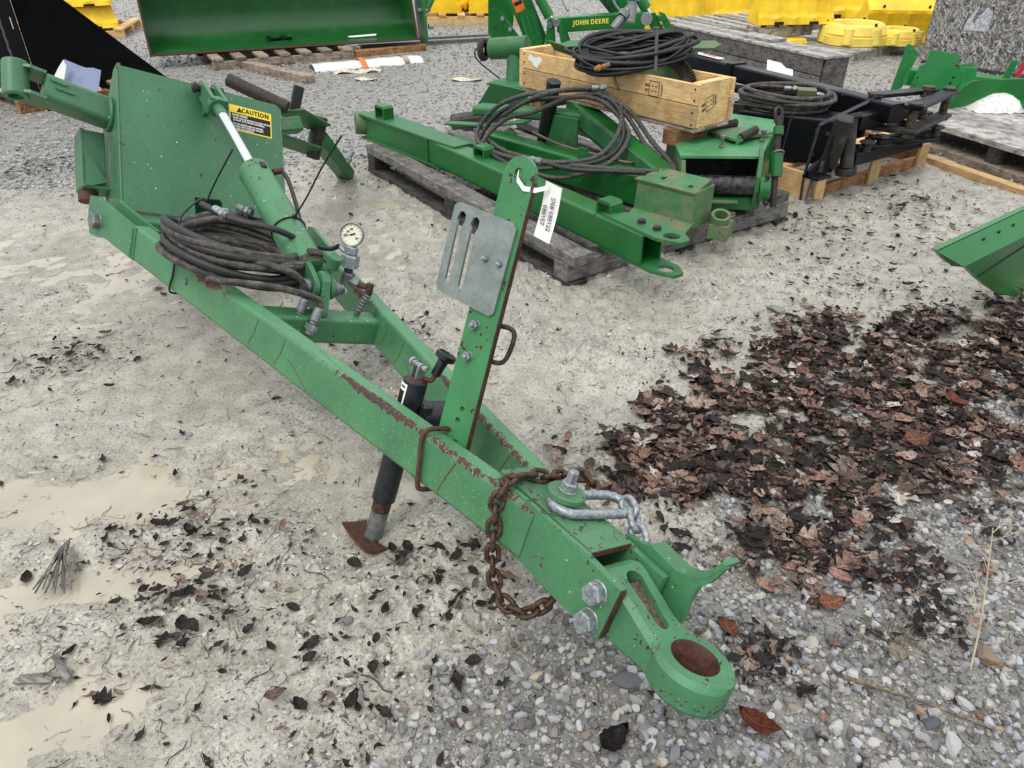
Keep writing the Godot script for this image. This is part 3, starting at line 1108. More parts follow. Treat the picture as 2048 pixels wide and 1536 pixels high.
func rail_z(a: float, off := 0.0) -> float:     # centre line of the near rail
	return W0 - RT / 2 - K * a + off

func tower_pt(c: float, z: float, off := 0.0) -> Vector3:
	return Vector3(-2.0952 - 0.6081 * c, c, z) + Vector3(0.8545, 0.5195, 0) * off

func bolt(parent: Node3D, p: Vector3, dir: Vector3, flats: float, h: float, mat: Material, shank := 0.0, called := "bolt") -> MeshInstance3D:
	var mb := MB.new()
	mb.hexa(MB.axis(p, dir), flats, h)
	mb.cyl(p - dir * 0.001, p + dir * h * 0.12, flats * 0.62, 14)
	if shank > 0: mb.cyl(p, p + dir * (h + shank), flats * 0.3, 10)
	return part(called, mb, mat, parent)

func link_mesh(L: float, wd: float, r: float, sides := 8) -> ArrayMesh:   # along x
	var pts := []
	var rr := wd / 2 - r
	var hx := L / 2 - r - rr
	for k in 9: pts.append(Vector3(hx + rr * cos(-PI / 2 + PI * k / 8), 0, rr * sin(-PI / 2 + PI * k / 8)))
	for k in 9: pts.append(Vector3(-hx + rr * cos(PI / 2 + PI * k / 8), 0, rr * sin(PI / 2 + PI * k / 8)))
	var mb := MB.new()
	mb.tube(pts, r, sides, true)
	return mb.mesh()

func chain_on(root: Node3D, path: Array, mesh: Mesh, mat: Material, pitch: float, up0: Vector3, called: String) -> void:
	var sp := spline(path, 24)
	var acc := 0.0
	var idx := 0
	var prev: Vector3 = sp[0]
	var knots := [prev]
	for p in sp:
		acc += prev.distance_to(p)
		prev = p
		if acc >= pitch:
			knots.append(p)
			acc -= pitch
	for k in knots.size() - 1:
		var d: Vector3 = (knots[k + 1] - knots[k]).normalized()
		var u := (up0 - d * up0.dot(d)).normalized()
		u = u.rotated(d, deg_to_rad(42.0 if idx % 2 == 0 else -48.0) + rng.randf_range(-0.15, 0.15))
		var o := MeshInstance3D.new()
		o.name = called
		o.mesh = mesh
		o.material_override = mat
		o.transform = Transform3D(Basis(d, u, d.cross(u)), (knots[k] + knots[k + 1]) * 0.5)
		root.add_child(o, true)
		idx += 1

func build_hitch() -> void:
	var t := thing("tow_hitch", "faded green steel A-frame tow hitch with tilted tower plate and hydraulic cylinder in the foreground", "tow hitch", HX)
	var mb: MB
	var dn := Vector3(1, 0, -K)
	# rails
	for s in [1.0, -1.0]:
		mb = MB.new()
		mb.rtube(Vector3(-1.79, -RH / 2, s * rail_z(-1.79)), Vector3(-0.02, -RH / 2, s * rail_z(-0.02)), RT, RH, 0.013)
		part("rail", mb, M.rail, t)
		# lug plates at the back end
		var lug := [Vector2(-0.37, -0.003), Vector2(-0.3, 0.012), Vector2(-0.25, 0.006), Vector2(0, -0.004), Vector2(0, -RH + 0.004), Vector2(-0.23, -RH + 0.006), Vector2(-0.27, -RH - 0.008), Vector2(-0.345, -RH - 0.018), Vector2(-0.362, -RH + 0.02), Vector2(-0.372, -0.06)]
		for o in [0.0, -0.062]:
			mb = MB.new()
			var f := frame(Vector3(-1.765, 0, s * (rail_z(-1.765) + RT / 2 - 0.004 + o)), Vector3(1, 0, -K * s), Vector3.UP)
			mb.plate(lug, [], 0.014, f)
			part("lug_plate", mb, M.worn, t)
		mb = MB.new()
		var wd := []
		for k in 12: wd.append(Vector3(-1.785 + 0.003 * (k % 2), -0.006 - k * 0.0095, s * (rail_z(-1.785) + RT / 2 + 0.001)))
		mb.tube(wd, 0.008, 6)
		part("weld_seam", mb, M.tower, t)
		bolt(t, Vector3(-2.045, -0.069, s * (rail_z(-2.045) + RT / 2 + 0.003)), Vector3(K * s * s, 0, 1.0 * s).normalized(), 0.05, 0.026, M.steel, 0.0, "pivot_bolt")
	# cross members
	mb = MB.new()
	mb.rtube(Vector3(-1.148, -0.073, rail_z(-1.148) - RT / 2 + 0.002), Vector3(-1.148, -0.073, -rail_z(-1.148) + RT / 2 - 0.002), 0.09, 0.086, 0.014)
	part("cross_tube", mb, M.worn, t)
	mb = MB.new()
	mb.rtube(Vector3(-2.0, -0.06, rail_z(-2.0) - RT - 0.002), Vector3(-2.0, -0.06, -rail_z(-2.0) + RT + 0.002), 0.08, 0.075, 0.014)
	part("cross_tube", mb, M.tower, t)
	bolt(t, Vector3(-1.42, -0.055, rail_z(-1.42) + RT / 2), Vector3(K, 0, 1).normalized(), 0.017, 0.006, M.steel)
	# front box
	var side := [Vector2(-0.05, 0.0), Vector2(0.1, 0.002), Vector2(0.2, -0.005), Vector2(0.228, -0.006), Vector2(0.222, -0.122), Vector2(0.06, -0.122), Vector2(0.0, -RH), Vector2(-0.05, -RH)]
	for s in [1.0, -1.0]:
		mb = MB.new()
		mb.plate(side, [], 0.017, Transform3D(Basis(), Vector3(0, 0, s * (W0 - 0.0085))))
		part("side_plate", mb, M.worn, t)
		mb = MB.new()
		mb.tube([Vector3(-0.09, 0.0, s * 0.064), Vector3(-0.04, 0.001, s * 0.0625), Vector3(0.14, 0.0, s * 0.0615)], 0.006, 6)
		part("weld_seam", mb, M.chipped, t)
	mb = MB.new()
	mb.plate([Vector2(-0.16, -0.052), Vector2(0.135, -0.058), Vector2(0.135, 0.058), Vector2(-0.16, 0.052)], [], 0.013, Transform3D(Basis(Vector3(1, 0, 0), Vector3(0, 0, -1), Vector3(0, 1, 0)), Vector3(0, 0.001, 0)))
	part("top_plate", mb, M.chipped, t)
	mb = MB.new()
	mb.box(Vector3(0.22, 0.012, 0.106), Transform3D(Basis(), Vector3(-0.02, -RH + 0.004, 0)))
	part("bottom_plate", mb, M.worn, t)
	mb = MB.new()
	mb.beam(Vector3(0.2292, -0.010, W0 - 0.0085), Vector3(0.2235, -0.118, W0 - 0.0085), 0.0165, 0.0016, Vector3(1, 0, 0), 0.0)
	part("rusty_edge", mb, M.rusty, t)
	mb = MB.new()
	mb.box(Vector3(0.0016, 0.0115, 0.112), Transform3D(Basis(), Vector3(0.1357, 0.001, 0)), 0.0)
	part("rusty_edge", mb, M.rusty, t)
	for p in [Vector3(0.185, -0.043, W0), Vector3(0.190, -0.103, W0)]:
		var b := bolt(t, p, Vector3(0, 0, 1), 0.040, 0.022, M.galv)
		text("385", 0.012, M.galv, b, Transform3D(Basis(Vector3(0.9, 0.4, 0), Vector3(-0.4, 0.9, 0), Vector3(0, 0, 1)), p + Vector3(0, 0, 0.0225)))
		bolt(t, p * Vector3(1, 1, -1), Vector3(0, 0, -1), 0.044, 0.024, M.galv)
	# drawbar eye: cast block between the plates, slot and bored ring
	var st := [[0.128, 0.050, -0.07, -0.1], [0.134, 0.0525, -0.045, -0.11], [0.143, 0.053, -0.026, -0.114], [0.155, 0.053, -0.014, -0.115], [0.17, 0.053, -0.008, -0.117], [0.183, 0.053, -0.007, -0.12], [0.198, 0.053, -0.011, -0.121], [0.22, 0.0525, -0.020, -0.125], [0.25, 0.052, -0.032, -0.128], [0.28, 0.051, -0.045, -0.126], [0.308, 0.053, -0.053, -0.123]]
	for k in 24:
		var a := -0.7 + (PI / 2 + 0.7) * k / 23.0
		st.append([0.372 + 0.075 * sin(a), maxf(0.075 * cos(a), 0.006), -0.056, -0.122])
	mb = MB.new()
	var rows := []
	for e in st:
		var w: float = e[1]
		var ch := minf(0.011, w * 0.5)
		rows.append([Vector3(e[0], e[2], -w + ch), Vector3(e[0], e[2], w - ch), Vector3(e[0], e[2] - ch, w), Vector3(e[0], e[3] + ch, w), Vector3(e[0], e[3], w - ch), Vector3(e[0], e[3], -w + ch), Vector3(e[0], e[3] + ch, -w), Vector3(e[0], e[2] - ch, -w)])
	for i in rows.size() - 1:
		for j in 8:
			var l := (j + 1) % 8
			var mid: Vector3 = (rows[i][j] + rows[i][l] + rows[i + 1][l] + rows[i + 1][j]) * 0.25
			var out := mid - Vector3(clampf(mid.x, 0.2, 0.368), -0.085, 0)
			mb.face([rows[i][j], rows[i + 1][j], rows[i + 1][l]], out)
			mb.face([rows[i][j], rows[i + 1][l], rows[i][l]], out)
	mb.face(rows[0], Vector3(-1, 0, 0))
	mb.face(rows[-1], Vector3(1, 0, 0))
	var csg := CSGCombiner3D.new()
	csg.name = "drawbar_eye"
	t.add_child(csg)
	var body := CSGMesh3D.new()
	body.name = "casting"
	body.mesh = mb.mesh()
	body.material = M.eye
	csg.add_child(body)
	for e in [[0.034, 0.034, -0.2, 0.1], [0.0585, 0.0335, -0.078, -0.03]]:
		var bore := CSGMesh3D.new()
		bore.name = "bore"
		bore.operation = CSGShape3D.OPERATION_SUBTRACTION
		var cm := CylinderMesh.new()
		cm.top_radius = e[0]; cm.bottom_radius = e[1]; cm.height = e[3] - e[2]; cm.radial_segments = 36; cm.rings = 0
		bore.mesh = cm
		bore.material = M.rusty
		bore.position = Vector3(0.37, (e[2] + e[3]) / 2, 0)
		csg.add_child(bore)
	var slot := CSGMesh3D.new()
	slot.name = "slot"
	slot.operation = CSGShape3D.OPERATION_SUBTRACTION
	mb = MB.new()
	var so := []
	for p in arc(0.0, 0, 0.021, PI / 2, PI * 1.5, 8): so.append(p)
	for p in arc(0.088, 0, 0.014, -PI / 2, PI / 2, 8): so.append(p)
	mb.plate(so, [], 0.1, Transform3D(Basis(Vector3(0.94, -0.34, 0), Vector3(0, 0, -1), Vector3(0.34, 0.94, 0)), Vector3(0.212, -0.0, 0)))
	slot.mesh = mb.mesh()
	slot.material = M.eye
	csg.add_child(slot)
	mb = MB.new()
	mb.box(Vector3(0.115, 0.01, 0.042), Transform3D(Basis(Vector3(0, 0, 1), -0.345), Vector3(0.252, -0.05, 0)))
	part("packed_mud", mb, M.soil, t)
	# hook plate on the far side
	var horn := [Vector2(0.10, 0.0), Vector2(0.16, 0.012), Vector2(0.2, 0.006), Vector2(0.233, 0.004), Vector2(0.255, 0.010), Vector2(0.272, 0.022), Vector2(0.287, 0.037), Vector2(0.298, 0.052), Vector2(0.311, 0.081), Vector2(0.317, 0.074), Vector2(0.309, 0.05), Vector2(0.300, 0.028), Vector2(0.285, 0.01), Vector2(0.281, -0.025), Vector2(0.284, -0.075), Vector2(0.22, -0.09), Vector2(0.1, -0.09)]
	mb = MB.new()
	mb.plate(horn, [], 0.016, Transform3D(Basis(), Vector3(0, 0, -0.088)))
	part("hook_plate", mb, M.worn, t)
	mb = MB.new()
	var hk := []
	for k in range(1, 9): hk.append(Vector3(horn[k].x, horn[k].y, -0.097))
	var rows2 := [[], []]
	for p in spline(hk, 4):
		rows2[0].append(p + Vector3(0, 0.001, 0.018)); rows2[1].append(p + Vector3(0, 0.001, -0.03))
	mb.sheet(rows2, 0.009)
	part("hook_flange", mb, M.worn, t)
	# roller disc with stud
	mb = MB.new()
	mb.lathe([Vector2(0, 0.026), Vector2(0.037, 0.026), Vector2(0.041, 0.029), Vector2(0.041, 0.039), Vector2(0.038, 0.042), Vector2(0, 0.042)], Transform3D(Basis(), Vector3(-0.014, 0, 0)), 28)
	mb.cyl(Vector3(-0.014, 0.004, 0), Vector3(-0.014, 0.027, 0), 0.017, 16)
	var disc := part("roller_disc", mb, M.chipped, t)
	bolt(disc, Vector3(-0.014, 0.0425, 0), Vector3(0, 1, 0), 0.031, 0.02, M.galv, 0.0, "nut")
	mb = MB.new()
	var pf := [Vector2(0, 0.05)]
	for k in 14:
		pf.append(Vector2(0.0098, 0.06 + k * 0.0019)); pf.append(Vector2(0.0112, 0.061 + k * 0.0019))
	pf.append(Vector2(0.009, 0.088)); pf.append(Vector2(0, 0.088))
	mb.lathe(pf, Transform3D(Basis(), Vector3(-0.014, 0, 0)), 14)
	part("stud", mb, M.galv, disc)
	# bent retaining rod over the near rail
	mb = MB.new()
	var rz := rail_z(-0.33) + RT / 2
	mb.tube(spline([Vector3(-0.335, 0.011, rz - RT - 0.016), Vector3(-0.34, 0.012, rz - 0.03), Vector3(-0.342, 0.009, rz - 0.004), Vector3(-0.34, -0.008, rz + 0.009), Vector3(-0.325, -0.06, rz + 0.010), Vector3(-0.312, -0.112, rz + 0.008), Vector3(-0.308, -0.124, rz - 0.002), Vector3(-0.304, -0.124, rz - 0.04)], 5), 0.0058, 8)
	part("retaining_rod", mb, M.rusty, t)
	# flat upright bar on the inner face of the near rail
	var bx := frame(Vector3(-0.318, 0, rail_z(-0.318) - RT / 2 - 0.007), Vector3(1, 0, -K))
	var o := []
	for p in arc(-0.034, 0.585, 0.0415, 0, PI, 12): o.append(p)
	o.append(Vector2(-0.0465, -0.1)); o.append(Vector2(0.0465, -0.1))
	mb = MB.new()
	mb.plate(o, [circle(-0.037, 0.592, 0.011), circle(-0.026, 0.49, 0.0095), circle(0.0, 0.072, 0.007), circle(-0.004, 0.042, 0.0075)], 0.012, bx)
	var bar := part("upright_bar", mb, M.bar, t)
	mb = MB.new()
	var rim := []
	for p in o.slice(0, 9): rim.append(bx * Vector3(p.x, p.y, 0.0))
	var rr := []
	rr.append(bx * Vector3(0.0466, -0.05, 0)); rr.append(bx * Vector3(0.008, 0.585, 0))
	mb.beam(rr[0], rr[1], 0.0123, 0.0016, bx.basis.x)
	part("bare_edge", mb, M.rusty, bar)
	mb = MB.new()
	var bo := [Vector2(-0.178, 0.483), Vector2(-0.168, 0.492), Vector2(-0.006, 0.497), Vector2(0.004, 0.487), Vector2(0.010, 0.305), Vector2(0.0, 0.295), Vector2(-0.160, 0.293), Vector2(-0.170, 0.303)]
	var sl1 := [Vector2(-0.162, 0.457), Vector2(-0.158, 0.474), Vector2(-0.148, 0.478), Vector2(-0.138, 0.472), Vector2(-0.137, 0.457), Vector2(-0.142, 0.446), Vector2(-0.134, 0.323), Vector2(-0.141, 0.316), Vector2(-0.149, 0.323), Vector2(-0.157, 0.446)]
	var sl2 := []
	for p in sl1: sl2.append(p + Vector2(0.042, 0.0))
	mb.plate(bo, [sl1, sl2], 0.006, frame(bx * Vector3(0, 0, 0.0095), bx.basis.x))
	var br := part("slotted_bracket", mb, M.zinc, t)
	for p in [Vector2(-0.052, 0.405), Vector2(-0.012, 0.407)]:
		bolt(br, bx * Vector3(p.x, p.y, 0.0125), bx.basis.z, 0.013, 0.009, M.galv, 0.003)
	for p in [Vector2(-0.032, 0.262), Vector2(-0.026, 0.19)]:
		bolt(bar, bx * Vector3(p.x, p.y, 0.006), bx.basis.z, 0.02, 0.012, M.galv, 0.007)
	mb = MB.new()
	var hd := []
	for p in [Vector2(0.01, 0.278), Vector2(0.035, 0.281), Vector2(0.047, 0.272), Vector2(0.05, 0.25), Vector2(0.046, 0.215), Vector2(0.036, 0.2), Vector2(0.02, 0.197), Vector2(-0.01, 0.198)]: hd.append(bx * Vector3(p.x, p.y, -0.012 - 0.02 * smoothstep(0.0, 0.05, p.x)))
	mb.tube(spline(hd, 4), 0.0055, 8)
	part("handle", mb, M.dark, bar)
	build_jack(t)
	build_cylinder(t)
	build_tower(t)
	# ---- chains, tag: things of their own
	var ch := thing("rusty_chain", "rusty brown link chain looped over the near rail of the green hitch", "chain", HX)
	chain_on(ch, [Vector3(-0.03, 0.014, -0.11), Vector3(-0.075, 0.022, -0.135), Vector3(-0.093, 0.02, -0.09), Vector3(-0.096, 0.02, -0.03), Vector3(-0.11, 0.022, 0.015), Vector3(-0.113, 0.02, 0.062), Vector3(-0.1, 0.01, 0.092), Vector3(-0.097, -0.03, 0.1), Vector3(-0.085, -0.07, 0.1), Vector3(-0.072, -0.11, 0.098), Vector3(-0.063, -0.15, 0.092), Vector3(-0.045, -0.19, 0.085), Vector3(-0.012, -0.218, 0.078), Vector3(0.034, -0.218, 0.06), Vector3(0.06, -0.18, 0.03), Vector3(0.06, -0.14, -0.01)], link_mesh(0.05, 0.036, 0.0058), M.chain, 0.0285, Vector3(0, 0, 1), "chain_link")
	var gc := thing("galvanized_chain", "galvanized grey safety chain hooked on the stud disc by a large oval ring", "chain", HX)
	mb = MB.new()
	var gp := []
	var g0 := Vector3(0.015, 0.018, -0.052)
	var gd := Vector3(0.25, 0.03, -0.97).normalized()
	var gs := Vector3(0.97, 0, 0.25).normalized()
	for k in 28:
		var a := TAU * k / 28
		gp.append(g0 + gd * (0.052 * signf(cos(a)) * 0.9 + 0.044 * cos(a)) + gs * 0.036 * sin(a) + Vector3(0, 0.002, 0))
	mb.tube(spline(gp, 2, true), 0.0105, 10, true)
	part("oval_ring", mb, M.galv, gc)
	chain_on(gc, [Vector3(0.035, 0.03, -0.135), Vector3(0.07, 0.024, -0.125), Vector3(0.105, 0.006, -0.108), Vector3(0.138, -0.01, -0.1), Vector3(0.155, -0.05, -0.115), Vector3(0.15, -0.1, -0.12)], link_mesh(0.062, 0.042, 0.0075), M.galv, 0.036, Vector3(0, 1, 0.3), "chain_link")
	var tg := thing("paper_tag", "white paper tag with handwritten serial numbers hanging from the upright green bar", "tag", HX)
	mb = MB.new()
	var tr := [[], []]
	for k in 7:
		var y := 0.595 - k * 0.0185
		tr[0].append(bx * Vector3(0.016 + 0.010 * k / 6.0, y, -0.02 - 0.005 * sin(k * 0.5)))
		tr[1].append(bx * Vector3(0.054 + 0.010 * k / 6.0, y - 0.004, -0.028 - 0.005 * sin(k * 0.5)))
	mb.sheet(tr, 0.0008)
	mb.X = Transform3D()
	part("card", mb, M.paper, tg)
	mb = MB.new()
	var lp := [[], []]
	for e in [[-0.037, 0.594, 0.008], [-0.028, 0.580, 0.014], [-0.008, 0.568, 0.012], [0.014, 0.572, 0.0], [0.03, 0.585, -0.016]]:
		lp[0].append(bx * Vector3(e[0], e[1] + 0.005, e[2])); lp[1].append(bx * Vector3(e[0], e[1] - 0.005, e[2]))
	mb.sheet(lp, 0.0008)
	part("string_loop", mb, M.paper, tg)
	var tb := Basis(bx.basis * Vector3(0.11, -0.98, -0.05).normalized(), bx.basis * Vector3(0.98, 0.11, -0.16).normalized(), Vector3())
	tb.z = tb.x.cross(tb.y)
	text("SN# 686122", 0.0125, M.ink, tg, Transform3D(tb, bx * Vector3(0.048, 0.535, -0.0245)), "lettering", false)
	text("686157", 0.0125, M.ink, tg, Transform3D(tb, bx * Vector3(0.033, 0.530, -0.0215)), "lettering", false)

func build_jack(t: Node3D) -> void:
	var j := Node3D.new()
	j.name = "stand_jack"
	t.add_child(j)
	var A := Vector3(-0.515, 0, 0.058)
	var mb := MB.new()
	mb.lathe([Vector2(0, 0.05), Vector2(0.024, 0.052), Vector2(0.0305, 0.047), Vector2(0.0305, -0.29), Vector2(0.028, -0.293), Vector2(0, -0.293)], Transform3D(Basis(), A), 24)
	part("outer_tube", mb, M.jack, j)
	mb = MB.new()
	mb.lathe([Vector2(0.0, 0.0565), Vector2(0.014, 0.0565), Vector2(0.022, 0.0535), Vector2(0.0245, 0.0515)], Transform3D(Basis(), A), 20)
	part("rusty_cap", mb, M.rusty, j)
	mb = MB.new()
	mb.lathe([Vector2(0.0, -0.29), Vector2(0.0235, -0.29), Vector2(0.0235, -0.412), Vector2(0, -0.412)], Transform3D(Basis(), A), 22)
	part("inner_tube", mb, M.steel, j)
	mb = MB.new()
	mb.lathe([Vector2(0.0238, -0.293), Vector2(0.0243, -0.3), Vector2(0.0238, -0.325)], Transform3D(Basis(), A), 22)
	part("rust_ring", mb, M.rust, j)
	mb = MB.new()    # dished foot plate
	var rows := []
	for i in 7:
		var r := []
		for k in 7:
			var u := (i - 3) / 3.0
			var w := (k - 3) / 3.0
			r.append(A + Vector3(u * 0.066, -0.411 + 0.012 * maxf(0, absf(u) - 0.5) + 0.012 * maxf(0, absf(w) - 0.5), w * 0.06))
		rows.append(r)
	mb.sheet(rows, 0.006)
	part("foot_plate", mb, M.rusty, j)
	# yoke, pin and crank knob
	mb = MB.new()
	for s in [-1.0, 1.0]:
		mb.plate(arc(0, 0.03, 0.011, 0, PI, 8) + [Vector2(-0.012, -0.005), Vector2(0.012, -0.005)], [circle(0, 0.03, 0.005, 8)], 0.003, Transform3D(Basis(Vector3(0, 0, 1), Vector3(0, 1, 0), Vector3(-1, 0, 0)), A + Vector3(s * 0.011, 0.056, 0)))
	mb.cyl(A + Vector3(0, 0.05, 0), A + Vector3(0, 0.083, 0), 0.006, 10)
	part("crank_yoke", mb, M.zinc, j)
	mb = MB.new()
	mb.cyl(A + Vector3(-0.024, 0.087, 0.004), A + Vector3(0.026, 0.087, -0.004), 0.007, 12)
	mb.lathe([Vector2(0, -0.004), Vector2(0.011, -0.002), Vector2(0.011, 0.006), Vector2(0, 0.008)], MB.axis(A + Vector3(-0.026, 0.087, 0.004), Vector3(1, 0, 0)), 12)
	part("crank_pin", mb, M.galv, j)
	mb = MB.new()
	mb.tube(spline([A + Vector3(0.012, 0.06, -0.01), A + Vector3(0.024, 0.058, -0.026), A + Vector3(0.022, 0.075, -0.036)], 4), 0.006, 8)
	part("crank_arm", mb, M.rusty, j)
	mb = MB.new()
	var kd := Vector3(0.05, 0.96, -0.28).normalized()
	mb.lathe([Vector2(0, 0), Vector2(0.0115, 0.0), Vector2(0.0135, 0.04), Vector2(0.026, 0.046), Vector2(0.027, 0.058), Vector2(0.022, 0.062), Vector2(0.02, 0.058), Vector2(0, 0.056)], MB.axis(A + Vector3(0.022, 0.072, -0.035), kd), 18)
	part("crank_knob", mb, M.plastic, j)
	# side sleeve to the far rail
	mb = MB.new()
	mb.lathe([Vector2(0, 0), Vector2(0.037, 0), Vector2(0.037, 0.125), Vector2(0.03, 0.125), Vector2(0, 0.122)], MB.axis(A + Vector3(0.012, -0.045, -0.026), Vector3(0.05, 0, -1)), 22)
	part("side_sleeve", mb, M.jack, j)
	mb = MB.new()
	mb.box(Vector3(0.05, 0.085, 0.032), Transform3D(Basis(), A + Vector3(0.02, -0.045, -0.028)), 0.005)
	part("sleeve_block", mb, M.jack, j)
	mb = MB.new()
	mb.cyl(A + Vector3(0.016, -0.01, -0.1), A + Vector3(0.05, 0.012, -0.115), 0.009, 12)
	part("lock_pin", mb, M.rusty, j)
	# printed label wrapped on the tube
	for e in [[M.paper, -0.045, 0.04, 0.0308, 1.2, 2.3], [M.ink, -0.012, 0.022, 0.0311, 1.35, 2.15], [M.ink, 0.029, 0.034, 0.0311, 1.35, 1.9], [M.ink, -0.03, -0.021, 0.0311, 1.4, 1.8], [M.ink, -0.042, -0.034, 0.0311, 1.95, 2.1]]:
		mb = MB.new()
		var rw := [[], []]
		for k in 9:
			var an: float = lerpf(e[4], e[5], k / 8.0)
			var d: Vector3 = Vector3(cos(an), 0, sin(an)) * e[3]
			rw[0].append(A + d + Vector3(0, e[1], 0)); rw[1].append(A + d + Vector3(0, e[2], 0))
		mb.sheet(rw, 0.0006)
		part("printed_label", mb, e[0], j)

func build_cylinder(t: Node3D) -> void:
	var P0 := Vector3(-1.165, 0.046, 0)
	var P1 := Vector3(-2.285, 0.425, 0.022)
	var d := (P1 - P0).normalized()
	var u := (Vector3.UP - d * d.y).normalized()
	var cy := Node3D.new()
	cy.name = "hydraulic_cylinder"
	t.add_child(cy)
	var mb := MB.new()
	mb.lathe([Vector2(0, 0.07), Vector2(0.05, 0.07), Vector2(0.054, 0.075), Vector2(0.054, 0.63), Vector2(0.052, 0.634), Vector2(0.046, 0.634), Vector2(0.044, 0.628), Vector2(0, 0.628)], MB.axis(P0, d), 36)
	part("barrel", mb, M.worn, cy)
	mb = MB.new()
	mb.lathe([Vector2(0.0545, 0.598), Vector2(0.055, 0.602), Vector2(0.055, 0.63), Vector2(0.0525, 0.6355), Vector2(0.047, 0.6355)], MB.axis(P0, d), 36)
	part("gland_ring", mb, M.chipped, cy)
	mb = MB.new()
	mb.lathe([Vector2(0.0545, 0.072), Vector2(0.0552, 0.075), Vector2(0.0552, 0.1), Vector2(0.0545, 0.103)], MB.axis(P0, d), 36)
	part("base_band", mb, M.dark, cy)
	mb = MB.new()
	mb.box(Vector3(0.03, 0.012, 0.02), Transform3D(frame(Vector3(), d).basis, P0 + d * 0.59 + u * 0.055))
	part("port_lug", mb, M.dark, cy)
	mb = MB.new()
	mb.box(Vector3(0.03, 0.014, 0.045), Transform3D(frame(Vector3(), d).basis, P0 + d * 0.1 + u * 0.056))
	part("port_lug", mb, M.dark, cy)
	mb = MB.new()
	mb.cyl(P0 + d * 0.62, P0 + d * 1.05, 0.0195, 22)
	part("piston_rod", mb, M.chrome, cy)
	mb = MB.new()
	mb.cyl(P0 + d * 1.0, P0 + d * 1.065, 0.0215, 20)
	mb.lathe([Vector2(0, 1.06), Vector2(0.036, 1.06), Vector2(0.038, 1.068), Vector2(0.036, 1.088), Vector2(0, 1.088)], MB.axis(P0, d), 22)
	part("rod_clevis", mb, M.tower, cy)
	mb = MB.new()
	for s in [-1.0, 1.0]:
		mb.plate(arc(0.0, 0, 0.03, -PI / 2, PI / 2, 10) + [Vector2(-0.13, 0.034), Vector2(-0.13, -0.034)], [], 0.016, frame(P0 + d * 1.195 + Vector3(0, 0, s * 0.024), d))
	part("clevis_ear", mb, M.tower, cy)
	var pin := P0 + d * 1.195
	mb = MB.new()
	mb.cyl(pin + Vector3(0, 0, -0.06), pin + Vector3(0, 0, 0.06), 0.013, 14)
	mb.lathe([Vector2(0, 0), Vector2(0.021, 0), Vector2(0.021, 0.008), Vector2(0, 0.012)], MB.axis(pin + Vector3(0, 0, 0.046), Vector3(0, 0, 1)), 14)
	mb.lathe([Vector2(0, 0), Vector2(0.021, 0), Vector2(0.021, 0.008), Vector2(0, 0.012)], MB.axis(pin + Vector3(0, 0, -0.046), Vector3(0, 0, -1)), 14)
	part("clevis_pin", mb, M.dark, cy)
	mb = MB.new()
	var tl := tower_pt(0.36, 0.022)
	mb.plate([Vector2(-0.05, -0.035), Vector2(0.02, -0.032), Vector2(0.034, 0.0), Vector2(0.024, 0.03), Vector2(-0.02, 0.075), Vector2(-0.05, 0.075)], [], 0.018, Transform3D(Basis(Vector3(0.8545, 0.5195, 0), Vector3(-0.5195, 0.8545, 0), Vector3(0, 0, 1)), tl + Vector3(0.8545, 0.5195, 0) * 0.05))
	part("tower_lug", mb, M.tower, cy)
	# front fork, pin and lug on the cross tube
	mb = MB.new()
	for s in [-1.0, 1.0]:
		mb.plate(arc(0.0, 0, 0.034, PI / 2, PI * 1.5, 10) + [Vector2(0.10, -0.045), Vector2(0.10, 0.045)], [], 0.017, frame(P0 + Vector3(0, 0, s * 0.027), d))
	part("base_fork", mb, M.tower, cy)
	mb = MB.new()
	mb.cyl(P0 + Vector3(0, 0, -0.075), P0 + Vector3(0, 0, 0.062), 0.0165, 18)
	mb.cyl(P0 + Vector3(0, 0, 0.04), P0 + Vector3(0, 0, 0.055), 0.023, 18)
	mb.cyl(P0 + Vector3(0, 0, -0.058), P0 + Vector3(0, 0, -0.04), 0.024, 18)
	part("fork_pin", mb, M.steel, cy)
	mb = MB.new()
	var cp := []
	for k in 10: cp.append(P0 + Vector3(0.012 * cos(TAU * k / 10), 0.012 * sin(TAU * k / 10) + 0.01, 0.058))
	mb.tube(cp, 0.003, 6, true)
	part("hairpin", mb, M.galv, cy)
	mb = MB.new()
	cp = []
	for k in 10: cp.append(P0 + Vector3(0.02 + 0.011 * cos(TAU * k / 10), 0.009 * sin(TAU * k / 10), -0.072))
	mb.tube(cp, 0.0028, 6, true)
	part("hairpin", mb, M.galv, cy)
	mb = MB.new()
	mb.cyl(P0 + d * 0.04 + u * 0.05 + Vector3(0, 0, -0.035), P0 + d * 0.04 + u * 0.092 + Vector3(0, 0, -0.035), 0.021, 16)
	part("breather_cap", mb, M.tower, cy)
	mb = MB.new()
	mb.plate([Vector2(-0.075, -0.075), Vector2(0.055, -0.075), Vector2(0.055, -0.062), Vector2(0.03, 0.03), Vector2(0.016, 0.047), Vector2(-0.008, 0.05), Vector2(-0.03, 0.03)], [], 0.026, Transform3D(Basis(), P0))
	part("tube_lug", mb, M.worn, cy)
	# hose line along the barrel, gauge stack beside the base
	mb = MB.new()
	mb.cyl(P0 + d * 0.60 + u * 0.03 + Vector3(0, 0, -0.047), P0 + d * 0.60 + u * 0.045 + Vector3(0, 0, -0.075), 0.012, 10)
	part("hose_fitting", mb, M.rusty, cy)
	mb = MB.new()
	var q := []
	for e in [[0.605, 0.045, -0.07], [0.56, 0.035, -0.085], [0.46, 0.01, -0.085], [0.34, -0.015, -0.075], [0.24, -0.01, -0.08], [0.17, 0.03, -0.09], [0.14, 0.065, -0.095]]: q.append(P0 + d * e[0] + u * e[1] + Vector3(0, 0, e[2]))
	mb.tube(spline(q, 6), 0.0075, 8)
